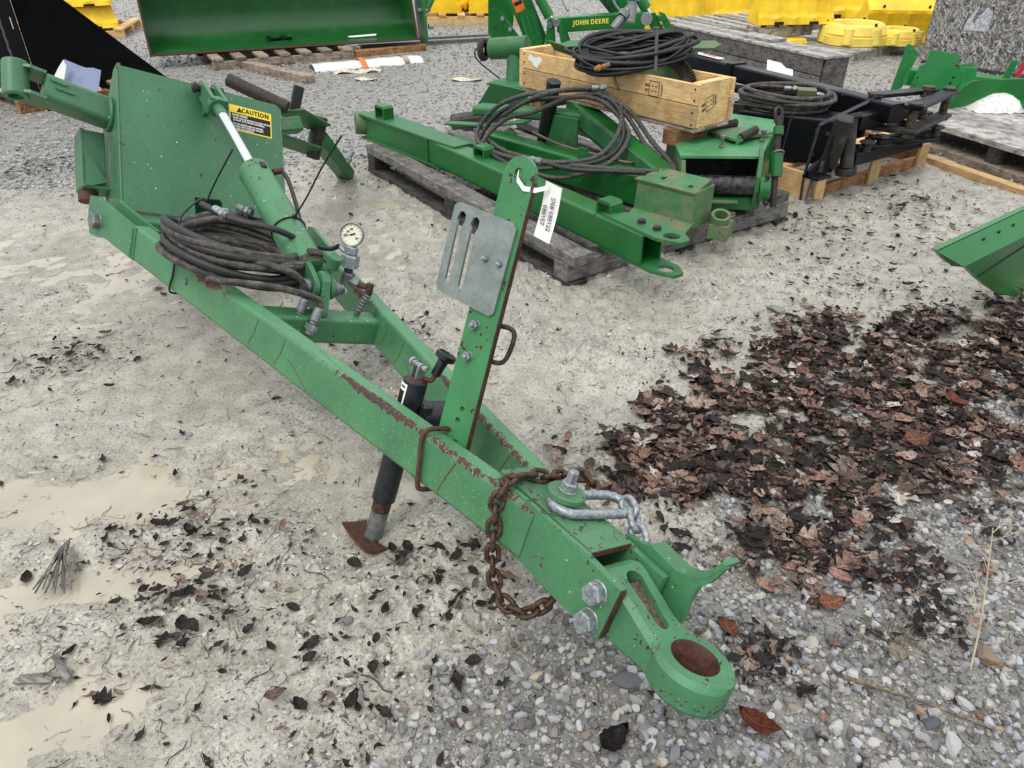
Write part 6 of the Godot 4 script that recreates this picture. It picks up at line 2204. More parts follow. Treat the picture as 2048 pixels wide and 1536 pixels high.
	for ln in [[Vector3(2.03, 0.515, -4.28), Vector3(1.66, 0.44, -4.02), Vector3(1.615, 0.425, -4.0), Vector3(1.58, 0.16, -3.97), Vector3(1.585, 0.03, -3.965)], [Vector3(1.63, 0.5, -4.38), Vector3(1.53, 0.436, -4.19), Vector3(1.52, 0.2, -4.2)]]:
		mb = MB.new()
		for i in ln.size() - 1: mb.beam(ln[i], ln[i + 1], 0.016, 0.003, Vector3(0.2, 0.5, 0.8), 0.0)
		wpart("band", mb, M.tie, s)
	var bar := thing("timber_plank", "long thin fresh sawn plank lying on the mud right of the new pallet", "plank", Transform3D(Basis(), Vector3(2.75, 0.02, -4.3)))
	board(bar, "plank", Vector3(-0.14, 0.02, -0.5), Vector3(0.42, 0.02, 1.0), 0.07, 0.04, M.pine[3])

func build_right() -> void:
	var f := frame(Vector3(2.95, 0, -4.35), Vector3(0.33, 0, 0.944))     # z towards the left
	var t := thing("timber_platform", "wide pale weathered plank platform under the green bracket at the right edge", "pallet", f, "wooden pallets in the yard")
	for k in 6: board(t, "deck_board", Vector3(-1.25, 0.186, -0.11 - 0.225 * k), Vector3(1.0, 0.186, -0.11 - 0.225 * k), 0.215, 0.035, M.palew[k % 3])
	for x in [-1.0, -0.17, 0.7]: board(t, "bearer", Vector3(x, 0.12, -1.3), Vector3(x, 0.12, -0.02), 0.09, 0.095, M.darkw[0])
	board(t, "runner", Vector3(-1.3, 0.036, -0.05), Vector3(1.0, 0.036, -0.05), 0.13, 0.07, M.oldpine[1])
	board(t, "runner", Vector3(-1.3, 0.036, -0.95), Vector3(1.0, 0.036, -0.95), 0.13, 0.07, M.darkw[1])
	var g := thing("green_bracket", "bright green drilled steel bracket with a curved blade lying on the timber platform", "bracket", Transform3D(Basis(), Vector3(3.1, 0.2, -5.5)))
	var mb := MB.new()
	mb.plate([Vector2(0.0, 0.535), Vector2(0.06, 0.532), Vector2(0.219, 0.501), Vector2(0.185, 0.455), Vector2(0.19, 0.43), Vector2(0.267, 0.377), Vector2(0.258, 0.343), Vector2(0.222, 0.255), Vector2(-0.074, 0.255), Vector2(-0.059, 0.341), Vector2(-0.043, 0.429), Vector2(-0.012, 0.449)], [circle(-0.02, 0.39, 0.009, 8), circle(-0.04, 0.35, 0.009, 8), circle(-0.05, 0.3, 0.009, 8), circle(0.2, 0.36, 0.009, 8), circle(0.19, 0.32, 0.009, 8)], 0.016, frame(Vector3(2.95, 0, -5.65), Vector3(1, 0, 0.15)))
	wpart("drilled_plate", mb, M.bright, g)
	mb = MB.new()
	mb.plate([Vector2(-0.051, 0.546), Vector2(-0.03, 0.55), Vector2(0.043, 0.49), Vector2(-0.01, 0.25), Vector2(-0.081, 0.22)], [circle(-0.02, 0.52, 0.006, 8), circle(0.0, 0.49, 0.006, 8), circle(0.02, 0.47, 0.006, 8)], 0.016, frame(Vector3(2.9, 0, -5.8), Vector3(0.6, 0, 0.3)))
	wpart("end_flange", mb, M.bright, g)
	mb = MB.new()
	mb.rtube(Vector3(2.88, 0.34, -5.78), Vector3(3.9, 0.26, -5.7), 0.12, 0.11, 0.012)
	wpart("cross_tube", mb, M.bright, g)
	mb = MB.new()
	mb.beam(Vector3(3.0, 0.3, -5.74), Vector3(3.3, 0.33, -5.6), 0.012, 0.2)
	mb.beam(Vector3(3.22, 0.45, -5.64), Vector3(3.26, 0.26, -5.62), 0.1, 0.012, Vector3(0, 0, 1))
	wpart("gusset", mb, M.bright, g)
	mb = MB.new()
	mb.plate([Vector2(0.09, 0.2), Vector2(0.182, 0.344), Vector2(0.22, 0.38), Vector2(0.268, 0.392), Vector2(0.9, 0.405), Vector2(0.9, -0.0), Vector2(0.746, 0.2), Vector2(0.69, 0.205), Vector2(0.545, 0.205), Vector2(0.446, 0.276), Vector2(0.342, 0.276), Vector2(0.23, 0.22)], [], 0.014, frame(Vector3(2.9, 0, -5.35), Vector3(1, 0, 0.0)))
	wpart("curved_blade", mb, M.fresh, g)
	mb = MB.new()
	mb.beam(Vector3(3.46, 0.27, -5.34), Vector3(3.62, 0.19, -4.95), 0.09, 0.012)
	var lg := wpart("blade_leg", mb, M.fresh, g)
	mb = MB.new()
	mb.box(Vector3(0.07, 0.1, 0.004), frame(Vector3(3.56, 0.22, -5.08), Vector3(0.5, 0, 0.3), Vector3(0, 1, 0)))
	wpart("warning_label", mb, M.orange, g)
	mb = MB.new()
	mb.beam(Vector3(3.57, 0.33, -5.7), Vector3(3.6, 0.46, -5.7), 0.012, 0.05, Vector3(1, 0, 0))
	wpart("tab", mb, M.bright, g)
	mb = MB.new()
	mb.box(Vector3(0.035, 0.1, 0.002), Transform3D(Basis(Vector3(0, 0, 1), -0.2), Vector3(3.64, 0.40, -5.66)))
	single("red_tag", mb, M.red, "small red tag hanging on the green bracket's tab", "tag")
	var rows := []
	for i in 9:
		var r := []
		for j in 13:
			var u := i / 8.0
			var v := j / 12.0
			var e := sin(PI * u) * sin(PI * v)
			r.append(Vector3(3.13 + 0.36 * v + 0.04 * u, 0.205 + 0.13 * pow(e, 0.6) * (0.55 + 0.45 * v) + 0.012 * n_mid.get_noise_2d(u * 1.5, v * 2.0), -5.48 + 0.27 * u))
		rows.append(r)
	mb = MB.new()
	mb.sheet(rows, 0.004)
	single("white_bag", mb, M.wrap, "crumpled white plastic bag lying under the curved green blade", "bag")
	# bucket corner at the right edge
	var b := thing("green_bucket", "clean bright green bucket corner sticking in from the right edge", "bucket", Transform3D(Basis(), Vector3(2.0, 0.02, -2.7)))
	var bf := frame(Vector3(1.45, 0, -2.3), Vector3(0.8, 0, -0.6))
	mb = MB.new()
	mb.plate([Vector2(-0.119, 0.469), Vector2(1.5, 0.475), Vector2(1.5, 0.03), Vector2(1.0, 0.03), Vector2(0.86, 0.028), Vector2(0.72, 0.058), Vector2(0.573, 0.112), Vector2(0.43, 0.185), Vector2(0.305, 0.252), Vector2(0.20, 0.315), Vector2(0.158, 0.342), Vector2(0.15, 0.335), Vector2(0.02, 0.385)], [], 0.02, bf)
	wpart("side_plate", mb, M.fresh, b)
	mb = MB.new()
	var e0 := bf * Vector3(-0.119, 0.465, 0)
	var nb := bf.basis.z
	if nb.z < 0: nb = -nb
	mb.face([e0 + nb * 0.012, bf * Vector3(1.5, 0.475, 0) + nb * 0.012, bf * Vector3(1.5, 0.385, 0) + nb * 0.05, bf * Vector3(0.03, 0.385, 0) + nb * 0.05])
	mb.face([bf * Vector3(0.03, 0.385, 0) + nb * 0.05, bf * Vector3(1.5, 0.385, 0) + nb * 0.05, bf * Vector3(1.5, 0.375, 0) + nb * 0.011, bf * Vector3(0.03, 0.375, 0) + nb * 0.011])
	mb.face([e0 + nb * 0.012, bf * Vector3(0.03, 0.385, 0) + nb * 0.05, bf * Vector3(0.03, 0.375, 0) + nb * 0.011])
	wpart("cutting_edge", mb, M.bright, b)
	for k in 3:
		mb = MB.new()
		var hp := bf * Vector3(0.18 + k * 0.11, 0.44, 0) + nb * 0.026
		mb.cyl(hp, hp + nb * 0.0035, 0.006, 10, -1.0, 0.0005)
		wpart("edge_hole", mb, M.ink, b)
	mb = MB.new()
	mb.tube([bf * Vector3(0.30, 0.262, 0.0) + nb * 0.0105, bf * Vector3(1.5, 0.372, 0) + nb * 0.0105], 0.0035, 6)
	wpart("weld_line", mb, M.ink, b)
	# chipboard crate
	var oc := thing("chipboard_crate", "tall weathered grey chipboard crate with a torn white notice, top right corner", "crate", frame(Vector3(4.3, 0, -8.1), Vector3(0.57, 0, 0.82)))
	var zs := 1.0 if oc.transform.basis.z.z > 0 else -1.0      # side that faces us
	zs = signf(oc.transform.basis.z.dot(Vector3(0, 0, 1)))
	mb = MB.new()
	mb.box(Vector3(1.9, 1.5, 0.018), Transform3D(Basis(), Vector3(0.8, 0.80, 0)))
	part("front_panel", mb, M.osb, oc)
	mb = MB.new()
	mb.box(Vector3(0.018, 1.5, 1.2), Transform3D(Basis(), Vector3(-0.16, 0.80, -zs * 0.61)))
	part("side_panel", mb, M.osb, oc)
	mb = MB.new()
	mb.box(Vector3(1.9, 0.018, 1.2), Transform3D(Basis(), Vector3(0.8, 1.56, -zs * 0.6)))
	part("lid", mb, M.osb, oc)
	mb = MB.new()
	mb.box(Vector3(1.86, 0.045, 0.05), Transform3D(Basis(), Vector3(0.8, 0.024, 0.0)))
	part("base_rail", mb, M.darkw[1], oc)
	mb = MB.new()
	mb.plate([Vector2(0.363, 0.575), Vector2(0.42, 0.54), Vector2(0.425, 0.40), Vector2(0.417, 0.372), Vector2(0.19, 0.362), Vector2(0.2, 0.44), Vector2(0.26, 0.56), Vector2(0.285, 0.56), Vector2(0.25, 0.45), Vector2(0.275, 0.43), Vector2(0.3, 0.49)], [], 0.003, Transform3D(Basis(), Vector3(0, 0, zs * 0.012)))
	part("torn_notice", mb, M.whitew, oc)

# ---------------------------------------------------------------- left and back
func build_left() -> void:
	var f := frame(Vector3(-3.82, 0, -5.97), Vector3(0.74, 0, -0.67))     # z towards us
	var t := thing("wooden_pallet", "pale new pallet with a black printed block under the black bucket, left edge", "pallet", f, "wooden pallets in the yard")
	mb_block(t, Vector3(0.1, 0.055, -0.055), Vector3(0.19, 0.11, 0.1), M.amber[0])
	mb_block(t, Vector3(0.62, 0.055, -0.055), Vector3(0.14, 0.11, 0.1), M.amber[1])
	mb_block(t, Vector3(0.1, 0.055, -0.75), Vector3(0.19, 0.11, 0.1), M.amber[2])
	for k in 4: board(t, "deck_board", Vector3(0.06 + 0.25 * k, 0.125, -1.15), Vector3(0.06 + 0.25 * k, 0.125, 0.0), 0.13, 0.026, M.pine[k])
	text("JOHNDEERE", 0.05, M.ink, t, Transform3D(Basis(), Vector3(0.115, 0.075, -0.004)), "lettering", false, 0.002, 0.72)
	text("01-26", 0.05, M.ink, t, Transform3D(Basis(), Vector3(0.09, 0.032, -0.004)), "lettering", false, 0.002, 0.85)
	var b := thing("black_bucket", "glossy black steel bucket standing on end with a triangular side plate, top left corner", "bucket", Transform3D(Basis(), Vector3(-3.4, 0.02, -6.05)))
	var mb := MB.new()
	mb.plate([Vector2(-0.29, 0.05), Vector2(0.0, 0.006), Vector2(0.4, 0.0), Vector2(1.05, 0.02), Vector2(1.103, 0.07), Vector2(0.213, 0.79), Vector2(-0.12, 1.06), Vector2(-0.29, 1.2)], [], 0.014, frame(Vector3(-3.4, 0, -6.05), Vector3(0.33, 0, -0.95)))
	wpart("side_plate", mb, M.gloss, b)
	mb = MB.new()
	mb.tube([Vector3(-3.385, 0.12, -5.88), Vector3(-3.385, 1.2, -5.88)], 0.0, 4)
	mb = MB.new()
	var sf := frame(Vector3(-3.5, 0, -5.765), Vector3(-0.95, 0, -0.33))
	mb.box(Vector3(0.30, 1.1, 0.012), sf * Transform3D(Basis(), Vector3(0.15, 0.73, 0)))
	wpart("end_flange", mb, M.gloss, b)
	mb = MB.new()
	var ch := []
	for k in 60: ch.append(sf * Vector3(0.13 + 0.004 * sin(k * 1.7), 0.09 + k * 0.019, -0.016 if sf.basis.z.z < 0 else 0.016))
	mb.tube(ch, 0.008, 6)
	single("black_rope", mb, M.rope, "thin black and white flecked rope hanging down the black bucket's flange", "rope")
	mb = MB.new()
	mb.box(Vector3(0.005, 0.08, 0.003), sf * Transform3D(Basis(), Vector3(0.045, 0.72, -0.008 if sf.basis.z.z < 0 else 0.008)))
	wpart("white_mark", mb, M.paper, b)
	var rows := []
	for i in 12:
		var a := i / 11.0
		var r := []
		for j in 2:
			r.append(Vector3(-3.8, 0, -5.9) + Vector3(-0.80, 0, -0.6) * (1.6 * j) + Vector3(0.3, 0, -0.6) * (0.22 * sin(a * PI) + 0.15 * a) + Vector3(0, 0.14 + 1.1 * a, 0))
		rows.append(r)
	mb = MB.new()
	mb.sheet(rows, 0.012)
	wpart("curved_shell", mb, M.gloss, b)
	mb = MB.new()
	mb.beam(Vector3(-3.82, 0.78, -5.9), Vector3(-5.0, 0.8, -6.8), 0.02, 0.06)
	wpart("stiffener", mb, M.black, b)
	b.position += Vector3(-0.17, -0.065, -0.295)
	mb = MB.new()
	rows = []
	for i in 5:
		var r := []
		for j in 6: r.append(Vector3(-3.32 + 0.064 * j, 0.25 + 0.043 * i - 0.01 * j + 0.01 * sin(i * 2.0 + j * 1.4), -5.72 + 0.03 * j - 0.05 * i - 0.012 * sin(j * 2.2 + i)))
		rows.append(r)
	mb.sheet(rows, 0.003)
	var pch := thing("document_pouch", "torn grey-blue plastic document pouch taped on the black bucket's side plate", "pouch", Transform3D(Basis(), Vector3(-3.2, 0.3, -5.8)))
	wpart("pouch", mb, M.pouch, pch)
	mb = MB.new()
	mb.plate([Vector2(-0.09, -0.06), Vector2(0.02, -0.05), Vector2(0.03, 0.06), Vector2(0.0, 0.1), Vector2(-0.04, 0.04)], [], 0.003, frame(Vector3(-3.27, 0.36, -5.74), Vector3(1, 0, 0.3), Vector3(-0.1, 1, -0.6)))
	wpart("torn_corner", mb, M.wrap, pch)

func mb_block(root: Node3D, p: Vector3, s: Vector3, m: Material) -> void:
	var mb := MB.new()
	mb.box(s)
	part("block", mb, m, root, Transform3D(Basis(), p))

func barrier(called: String, label: String, xf: Transform3D, L: float, h: float, d: float, mat: Material, ribs: int) -> Node3D:   # moulded plastic barrier: base at y 0, length along x
	var t := thing(called, label, "barrier", xf, "yellow plastic barriers")
	var mb := MB.new()
	var rows := []
	var n := ribs * 6
	for i in n + 1:
		var u := float(i) / n
		var w := fposmod(u * ribs, 1.0)
		var k := 1.0 - 0.13 * smoothstep(0.12, 0.2, w) * (1 - smoothstep(0.8, 0.88, w))
		if i == 0 or i == n: k *= 0.96
		var up := 0.03 * h * sin(w * TAU)
		var r := []
		for e in [[-1.0, 0.0], [-1.02, 0.22], [-0.84, 0.34], [-0.8, 0.40], [-0.62, 0.72], [-0.55, 0.93], [-0.42, 1.0], [0.42, 1.0], [0.55, 0.93], [0.62, 0.72], [0.8, 0.40], [0.84, 0.34], [1.02, 0.22], [1.0, 0.0]]:
			var kk: float = k if e[1] > 0.2 and e[1] < 0.95 else 1.0
			var yy: float = e[1] * h
			if e[1] > 0.15 and e[1] < 0.5: yy += up
			r.append(Vector3((u - 0.5) * L * (1.0 - 0.05 * e[1]), yy, e[0] * d * 0.5 * kk))
		rows.append(r)
	for i in n:
		for j in 13:
			mb.face([rows[i][j], rows[i + 1][j], rows[i + 1][j + 1]], Vector3(0, (rows[i][j].y - h * 0.4), rows[i][j].z + rows[i][j + 1].z))
			mb.face([rows[i][j], rows[i + 1][j + 1], rows[i][j + 1]], Vector3(0, (rows[i][j].y - h * 0.4), rows[i][j].z + rows[i][j + 1].z))
	mb.face(rows[0], Vector3(-1, 0, 0))
	mb.face(rows[n], Vector3(1, 0, 0))
	part("shell", mb, mat, t)
	for e in [-0.3, 0.22]:
		mb = MB.new()
		mb.cyl(Vector3(e * L, h * 0.98, d * 0.1), Vector3(e * L, h * 1.06, d * 0.1), 0.016, 10)
		part("cap", mb, M.plastic, t)
	for e in [-0.22, 0.24]:
		mb = MB.new()
		mb.box(Vector3(L * 0.12, h * 0.1, 0.01), Transform3D(Basis(), Vector3(e * L, h * 0.051, d * 0.5)))
		part("fork_slot", mb, M.ink, t)
	return t

func round_barrier(label: String, p: Vector3, r: float, h: float) -> void:
	var t := thing("round_barrier", label, "barrier", Transform3D(Basis(), p), "round yellow plastic bases")
	var mb := MB.new()
	mb.lathe([Vector2(r * 0.55, 0.0), Vector2(r, 0.0), Vector2(r * 1.0, h * 0.4), Vector2(r * 0.93, h * 0.45), Vector2(r * 0.97, h * 0.52), Vector2(r * 0.86, h * 0.9), Vector2(r * 0.78, h), Vector2(r * 0.66, h * 0.97), Vector2(r * 0.6, h * 0.7), Vector2(0, h * 0.6)], Transform3D(), 26)
	part("shell", mb, M.pale, t)
	for k in 7:
		var a := TAU * k / 7 + 0.3
		var d := Vector3(cos(a), 0, sin(a))
		mb = MB.new()
		mb.cyl(d * r * 0.92 + Vector3(0, h * 0.05, 0), d * r * 0.86 + Vector3(0, h * 0.8, 0), r * 0.16, 12)
		part("boss", mb, M.pale, t)
	for k in 3:
		var a := TAU * k / 3 + 1.2
		mb = MB.new()
		mb.cyl(Vector3(cos(a), 0, sin(a)) * r * 0.82 + Vector3(0, h * 0.92, 0), Vector3(cos(a), 0, sin(a)) * r * 0.82 + Vector3(0, h * 1.08, 0), 0.014, 10)
		part("cap", mb, M.plastic, t)

func slat_pallet(label: String, xf: Transform3D, L: float, W: float, h: float, n: int, mats: Array, y0 := 0.0) -> Node3D:   # stringers along x, slats along z (z from -W to 0)
	var t := thing("wooden_pallet", label, "pallet", xf, "wooden pallets in the yard")
	for z in [-0.02, -W * 0.5, -W + 0.02]: board(t, "stringer", Vector3(0, y0 + (h - 0.03) * 0.5, z), Vector3(L, y0 + (h - 0.03) * 0.5, z), 0.04, h - 0.032, mats[0])
	for k in n:
		var x := 0.06 + (L - 0.12) * k / (n - 1)
		board(t, "deck_board", Vector3(x, y0 + h - 0.015, -W), Vector3(x, y0 + h - 0.015, 0.012), minf(0.1, L / n * 0.8), 0.028, mats[k % mats.size()])
	return t

func build_back() -> void:
	# loader bucket on its pallet
	var D := Vector3(0.92, 0, -0.39).normalized()
	var Bk := Vector3(-0.39, 0, -0.92).normalized()
	slat_pallet("grey-brown slatted pallet under the large green loader bucket", frame(Vector3(-2.92, 0, -7.75), Vector3(0.875, 0, -0.483)), 1.43, 1.0, 0.13, 7, M.oldpine)
	var t := thing("loader_bucket", "large scratched dark green loader bucket lying open towards us on a slatted pallet", "bucket", Transform3D(Basis(), Vector3(-2.3, 0.14, -8.4)))
	var P0 := Vector3(-3.55, 0.15, -7.86)
	var prof := [Vector2(0, 0), Vector2(0.25, 0.01), Vector2(0.42, 0.03), Vector2(0.52, 0.08), Vector2(0.58, 0.17), Vector2(0.6, 0.3), Vector2(0.57, 0.48), Vector2(0.5, 0.66), Vector2(0.42, 0.8)]
	var rows := []
	for p in prof:
		var r := []
		for j in 5: r.append(P0 + D * (2.72 * j / 4.0) + Bk * p.x + Vector3(0, p.y, 0))
		rows.append(r)
	var mb := MB.new()
	mb.sheet(rows, 0.012)
	wpart("shell", mb, M.bucket, t)
	mb = MB.new()
	mb.beam(P0 - D * 0.01 + Vector3(0, -0.005, 0), P0 + D * 2.73 + Vector3(0, -0.005, 0), 0.06, 0.016)
	wpart("cutting_edge", mb, M.rusty, t)
	for s in [0.0, 2.72]:
		mb = MB.new()
		var o := [Vector2(-0.02, 0.0)]
		for k in range(1, prof.size()): o.append(prof[k] + Vector2(0.02, 0))
		o.append(Vector2(0.3, 0.83)); o.append(Vector2(0.24, 0.8)); o.append(Vector2(0.16, 0.45))
		mb.plate(o, [], 0.014, Transform3D(Basis(Bk, Vector3.UP, Bk.cross(Vector3.UP)), P0 + D * s))
		wpart("side_plate", mb, M.bucket if s > 1 else M.glossg, t)
		mb = MB.new()
		mb.tube([P0 + D * s + Bk * -0.02, P0 + D * s + Bk * 0.16 + Vector3(0, 0.45, 0), P0 + D * s + Bk * 0.25 + Vector3(0, 0.8, 0)], 0.011, 6)
		wpart("worn_edge", mb, M.rusty, t)
	mb = MB.new()
	mb.plate([Vector2(0.05, -0.03), Vector2(0.24, -0.1), Vector2(0.34, -0.02), Vector2(0.42, 0.3), Vector2(0.3, 0.6), Vector2(0.12, 0.6)], [], 0.03, Transform3D(Basis(Bk, Vector3.UP, Bk.cross(Vector3.UP)), P0 + D * 2.85))
	wpart("hitch_plate", mb, M.fresh, t)
	mb = MB.new()
	mb.cyl(P0 + D * 2.8 + Bk * 0.2 + Vector3(0, 0.25, 0), P0 + D * 2.92 + Bk * 0.2 + Vector3(0, 0.25, 0), 0.03, 12)
	mb.cyl(P0 + D * 2.89 + Bk * 0.1 + Vector3(0, 0.1, 0), P0 + D * 2.94 + Bk * 0.1 + Vector3(0, 0.1, 0), 0.03, 12)
	wpart("pin_boss", mb, M.galv, t)
	mb = MB.new()
	mb.cyl(P0 + D * 2.9 + Bk * 0.22 + Vector3(0, 0.26, 0), P0 + D * 3.2 + Bk * 0.42 + Vector3(0, 0.62, 0), 0.05, 14)
	wpart("tilt_cylinder", mb, M.fresh, t)
	mb = MB.new()
	rows = []
	for i in 4:
		var r := []
		for j in 7: r.append(P0 + D * (1.15 + 0.045 * j) + Bk * (0.28 + 0.035 * i) + Vector3(0, 0.025 + 0.022 * sin(j * 1.9 + i) * sin(i * 1.3 + 0.4) + 0.02, 0))
		rows.append(r)
	mb.sheet(rows, 0.003)
	single("plastic_scrap", mb, M.plastic, "crumpled black plastic scrap lying inside the green loader bucket", "scrap")
	mb = MB.new()
	mb.cyl(P0 + D * 2.0 + Bk * 0.2 + Vector3(0, 0.03, 0), P0 + D * 2.32 + Bk * 0.22 + Vector3(0, 0.035, 0), 0.008, 8)
	mb.cyl(P0 + D * 2.02 + Bk * 0.17 + Vector3(0, 0.03, 0), P0 + D * 2.3 + Bk * 0.16 + Vector3(0, 0.035, 0), 0.006, 8)
	single("white_rods", mb, M.paper, "two thin white rods lying on the loader bucket floor", "rods")
	# loose timber, wrapped bundle, steel rails
	var a := thing("timber_piece", "short weathered four-by-four offcut lying on the gravel in front of the slatted pallet", "timber")
	board(a, "beam", Vector3(-2.62, 0.055, -7.85), Vector3(-1.83, 0.05, -7.14), 0.1, 0.085, M.oldpine[0])
	var rb := thing("timber_piece", "dark brown rough board on the gravel right of the slatted pallet", "timber")
	board(rb, "beam", Vector3(-1.68, 0.05, -8.55), Vector3(-0.98, 0.05, -9.0), 0.1, 0.07, M.amber[2])
	var w := thing("wrapped_bundle", "long white plastic wrapped bundle with orange tape lying on the gravel", "bundle")
	mb = MB.new()
	rows = []
	for i in 15:
		var u := i / 14.0
		var r := []
		for j in 8:
			var an := PI * j / 7.0
			r.append(Vector3(-1.97, 0, -7.8).lerp(Vector3(-0.97, 0, -8.32), u) + Vector3(-0.46, 0, -0.88) * (0.13 * cos(an)) + Vector3(0, 0.02 + (0.055 + 0.012 * n_mid.get_noise_2d(u * 3.0, j * 0.4)) * sin(an), 0))
		rows.append(r)
	mb.sheet(rows, 0.003)
	wpart("film", mb, M.wrap, w)
	for u in [0.42, 0.82]:
		mb = MB.new()
		rows = [[], []]
		for j in 8:
			var an := PI * j / 7.0
			for e in 2: rows[e].append(Vector3(-1.97, 0, -7.8).lerp(Vector3(-0.97, 0, -8.32), u + 0.05 * e) + Vector3(-0.46, 0, -0.88) * (0.135 * cos(an)) + Vector3(0, 0.023 + 0.066 * sin(an), 0))
		mb.sheet(rows, 0.002)
		wpart("tape", mb, M.orange if u < 0.5 else M.oldpine[2], w)
	mb = MB.new()
	rows = []
	for i in 4:
		var r := []
		for j in 6: r.append(Vector3(-1.72 + 0.09 * j, 0.03 + 0.02 * sin(i * 1.7 + j * 2.1), -7.72 - 0.02 * j + 0.05 * i))
		rows.append(r)
	mb.sheet(rows, 0.002)
	wpart("loose_film", mb, M.cream, w)
	for e in [["near", Vector3(-1.72, 0.04, -9.12), Vector3(-0.05, 0.04, -9.75)], ["far", Vector3(-1.45, 0.05, -9.45), Vector3(0.05, 0.05, -9.98)]]:
		mb = MB.new()
		mb.beam(e[1], e[2], 0.1, 0.05)
		single("steel_rail", mb, M.steel, "%s of two flat grey steel rails lying behind the brown board" % ("nearer" if e[0] == "near" else "farther"), "rail", Vector3(), "steel rails on the gravel")
	for e in [[-1.35, -7.3, 0.09, "small torn cream film scrap lying alone on open gravel"], [-0.42, -7.28, 0.11, "flat cream splinter of wood on the open gravel left of the crate"]]:
		mb = MB.new()
		rows = []
		for i in 3:
			var r := []
			for j in 4: r.append(Vector3(e[0] + e[2] * (j - 1.5) * 0.8, 0.035 + 0.012 * sin(i + j * 2.0), e[1] + e[2] * (i - 1) * 0.45))
			rows.append(r)
		mb.sheet(rows, 0.003)
		single("film_scrap", mb, M.cream, e[3], "scrap")
	# front loader frame
	var l := thing("front_loader", "bright green front loader frame with ribbed cover and yellow lettering on its cross tube", "loader", Transform3D(Basis(), Vector3(0.4, 0.1, -8.6)))
	mb = MB.new()
	mb.plate([Vector2(-0.26, 0.75), Vector2(0.0, 0.75), Vector2(0.02, 0.3), Vector2(-0.0, 0.19), Vector2(-0.07, 0.10), Vector2(-0.22, 0.10), Vector2(-0.27, 0.17)], [], 0.03, frame(Vector3(0, 0, -9.2), Vector3(1, 0, 0)))
	wpart("mast_plate", mb, M.fresh, l)
	for q in [[-0.12, 0.32], [-0.04, 0.24], [-0.2, 0.25]]:
		mb = MB.new()
		mb.cyl(Vector3(q[0], q[1], -9.19), Vector3(q[0], q[1], -9.15), 0.022, 10)
		wpart("bolt", mb, M.galv if q[0] > -0.15 else M.fresh, l)
	mb = MB.new()
	mb.plate([Vector2(-0.13, 0.75), Vector2(0.12, 0.75), Vector2(0.361, 0.23), Vector2(0.335, 0.06), Vector2(0.2, 0.05)], [], 0.1, frame(Vector3(0, 0, -8.62), Vector3(1, 0, 0)))
	wpart("lift_arm", mb, M.fresh, l)
	mb = MB.new()
	mb.plate([Vector2(-0.201, 0.488), Vector2(-0.16, 0.5), Vector2(-0.124, 0.469), Vector2(0.19, 0.1), Vector2(0.19, 0.02), Vector2(0.12, 0.05), Vector2(-0.19, 0.44)], [], 0.03, frame(Vector3(0, 0, -8.5), Vector3(1, 0, 0)))
	wpart("lock_lever", mb, M.fresh, l)
	for q in [[-0.1, 0.4], [-0.02, 0.3]]:
		mb = MB.new()
		mb.cyl(Vector3(q[0], q[1], -8.49), Vector3(q[0], q[1], -8.46), 0.02, 10)
		wpart("bolt", mb, M.galv, l)
	mb = MB.new()
	var cv := []
	for p in arc(0.17, 0.41, 0.09, PI * 0.2, PI * 1.2, 8): cv.append(p)
	for p in arc(0.235, 0.19, 0.09, -PI * 0.8, PI * 0.2, 8): cv.append(p)
	mb.plate(cv, [], 0.04, frame(Vector3(0, 0, -8.52), Vector3(1, 0, 0)), true)
	var cov := wpart("ribbed_cover", mb, M.fresh, l)
	for k in 3:
		mb = MB.new()
		mb.tube([Vector3(0.105 + 0.05 * k, 0.40 + 0.025 * k, -8.498), Vector3(0.185 + 0.05 * k, 0.16 + 0.03 * k, -8.498)], 0.012, 6)
		wpart("rib", mb, M.bright, l)
	mb = MB.new()
	mb.cyl(Vector3(0.2, 0.72, -8.45), Vector3(0.385, 0.425, -8.42), 0.052, 16)
	wpart("lift_cylinder", mb, M.fresh, l)
	mb = MB.new()
	mb.cyl(Vector3(0.385, 0.425, -8.42), Vector3(0.405, 0.39, -8.41), 0.03, 12)
	wpart("cylinder_rod", mb, M.chrome, l)
	mb = MB.new()
	mb.plate([Vector2(0.36, 0.40), Vector2(0.39, 0.43), Vector2(0.43, 0.42), Vector2(0.45, 0.2), Vector2(0.45, -0.02), Vector2(0.34, -0.02), Vector2(0.345, 0.2)], [], 0.03, frame(Vector3(0, 0, -8.32), Vector3(1, 0, 0)))
	mb.plate([Vector2(0.46, 0.42), Vector2(0.49, 0.42), Vector2(0.6, 0.16), Vector2(0.62, -0.02), Vector2(0.54, -0.02), Vector2(0.5, 0.2)], [], 0.03, frame(Vector3(0, 0, -8.16), Vector3(1, 0, 0)))
	mb.plate([Vector2(0.45, 0.40), Vector2(0.53, 0.40), Vector2(0.63, 0.14), Vector2(0.52, 0.12)], [], 0.01, frame(Vector3(0, 0, -8.24), Vector3(1, 0, 0)))
	wpart("pivot_bracket", mb, M.fresh, l)
	mb = MB.new()
	mb.cyl(Vector3(0.385, 0.36, -8.31), Vector3(0.385, 0.36, -8.285), 0.028, 14)
	mb.cyl(Vector3(0.44, 0.40, -8.3), Vector3(0.44, 0.40, -8.14), 0.035, 14)
	wpart("pivot_pin", mb, M.steel, l)
	mb = MB.new()
	var X0 := Vector3(0.46, 0.36, -8.36)
	var X1 := Vector3(1.35, 0.415, -8.36)
	mb.rtube(X0, X1, 0.14, 0.14, 0.012)
	wpart("cross_tube", mb, M.fresh, l)
	var td := (X1 - X0).normalized()
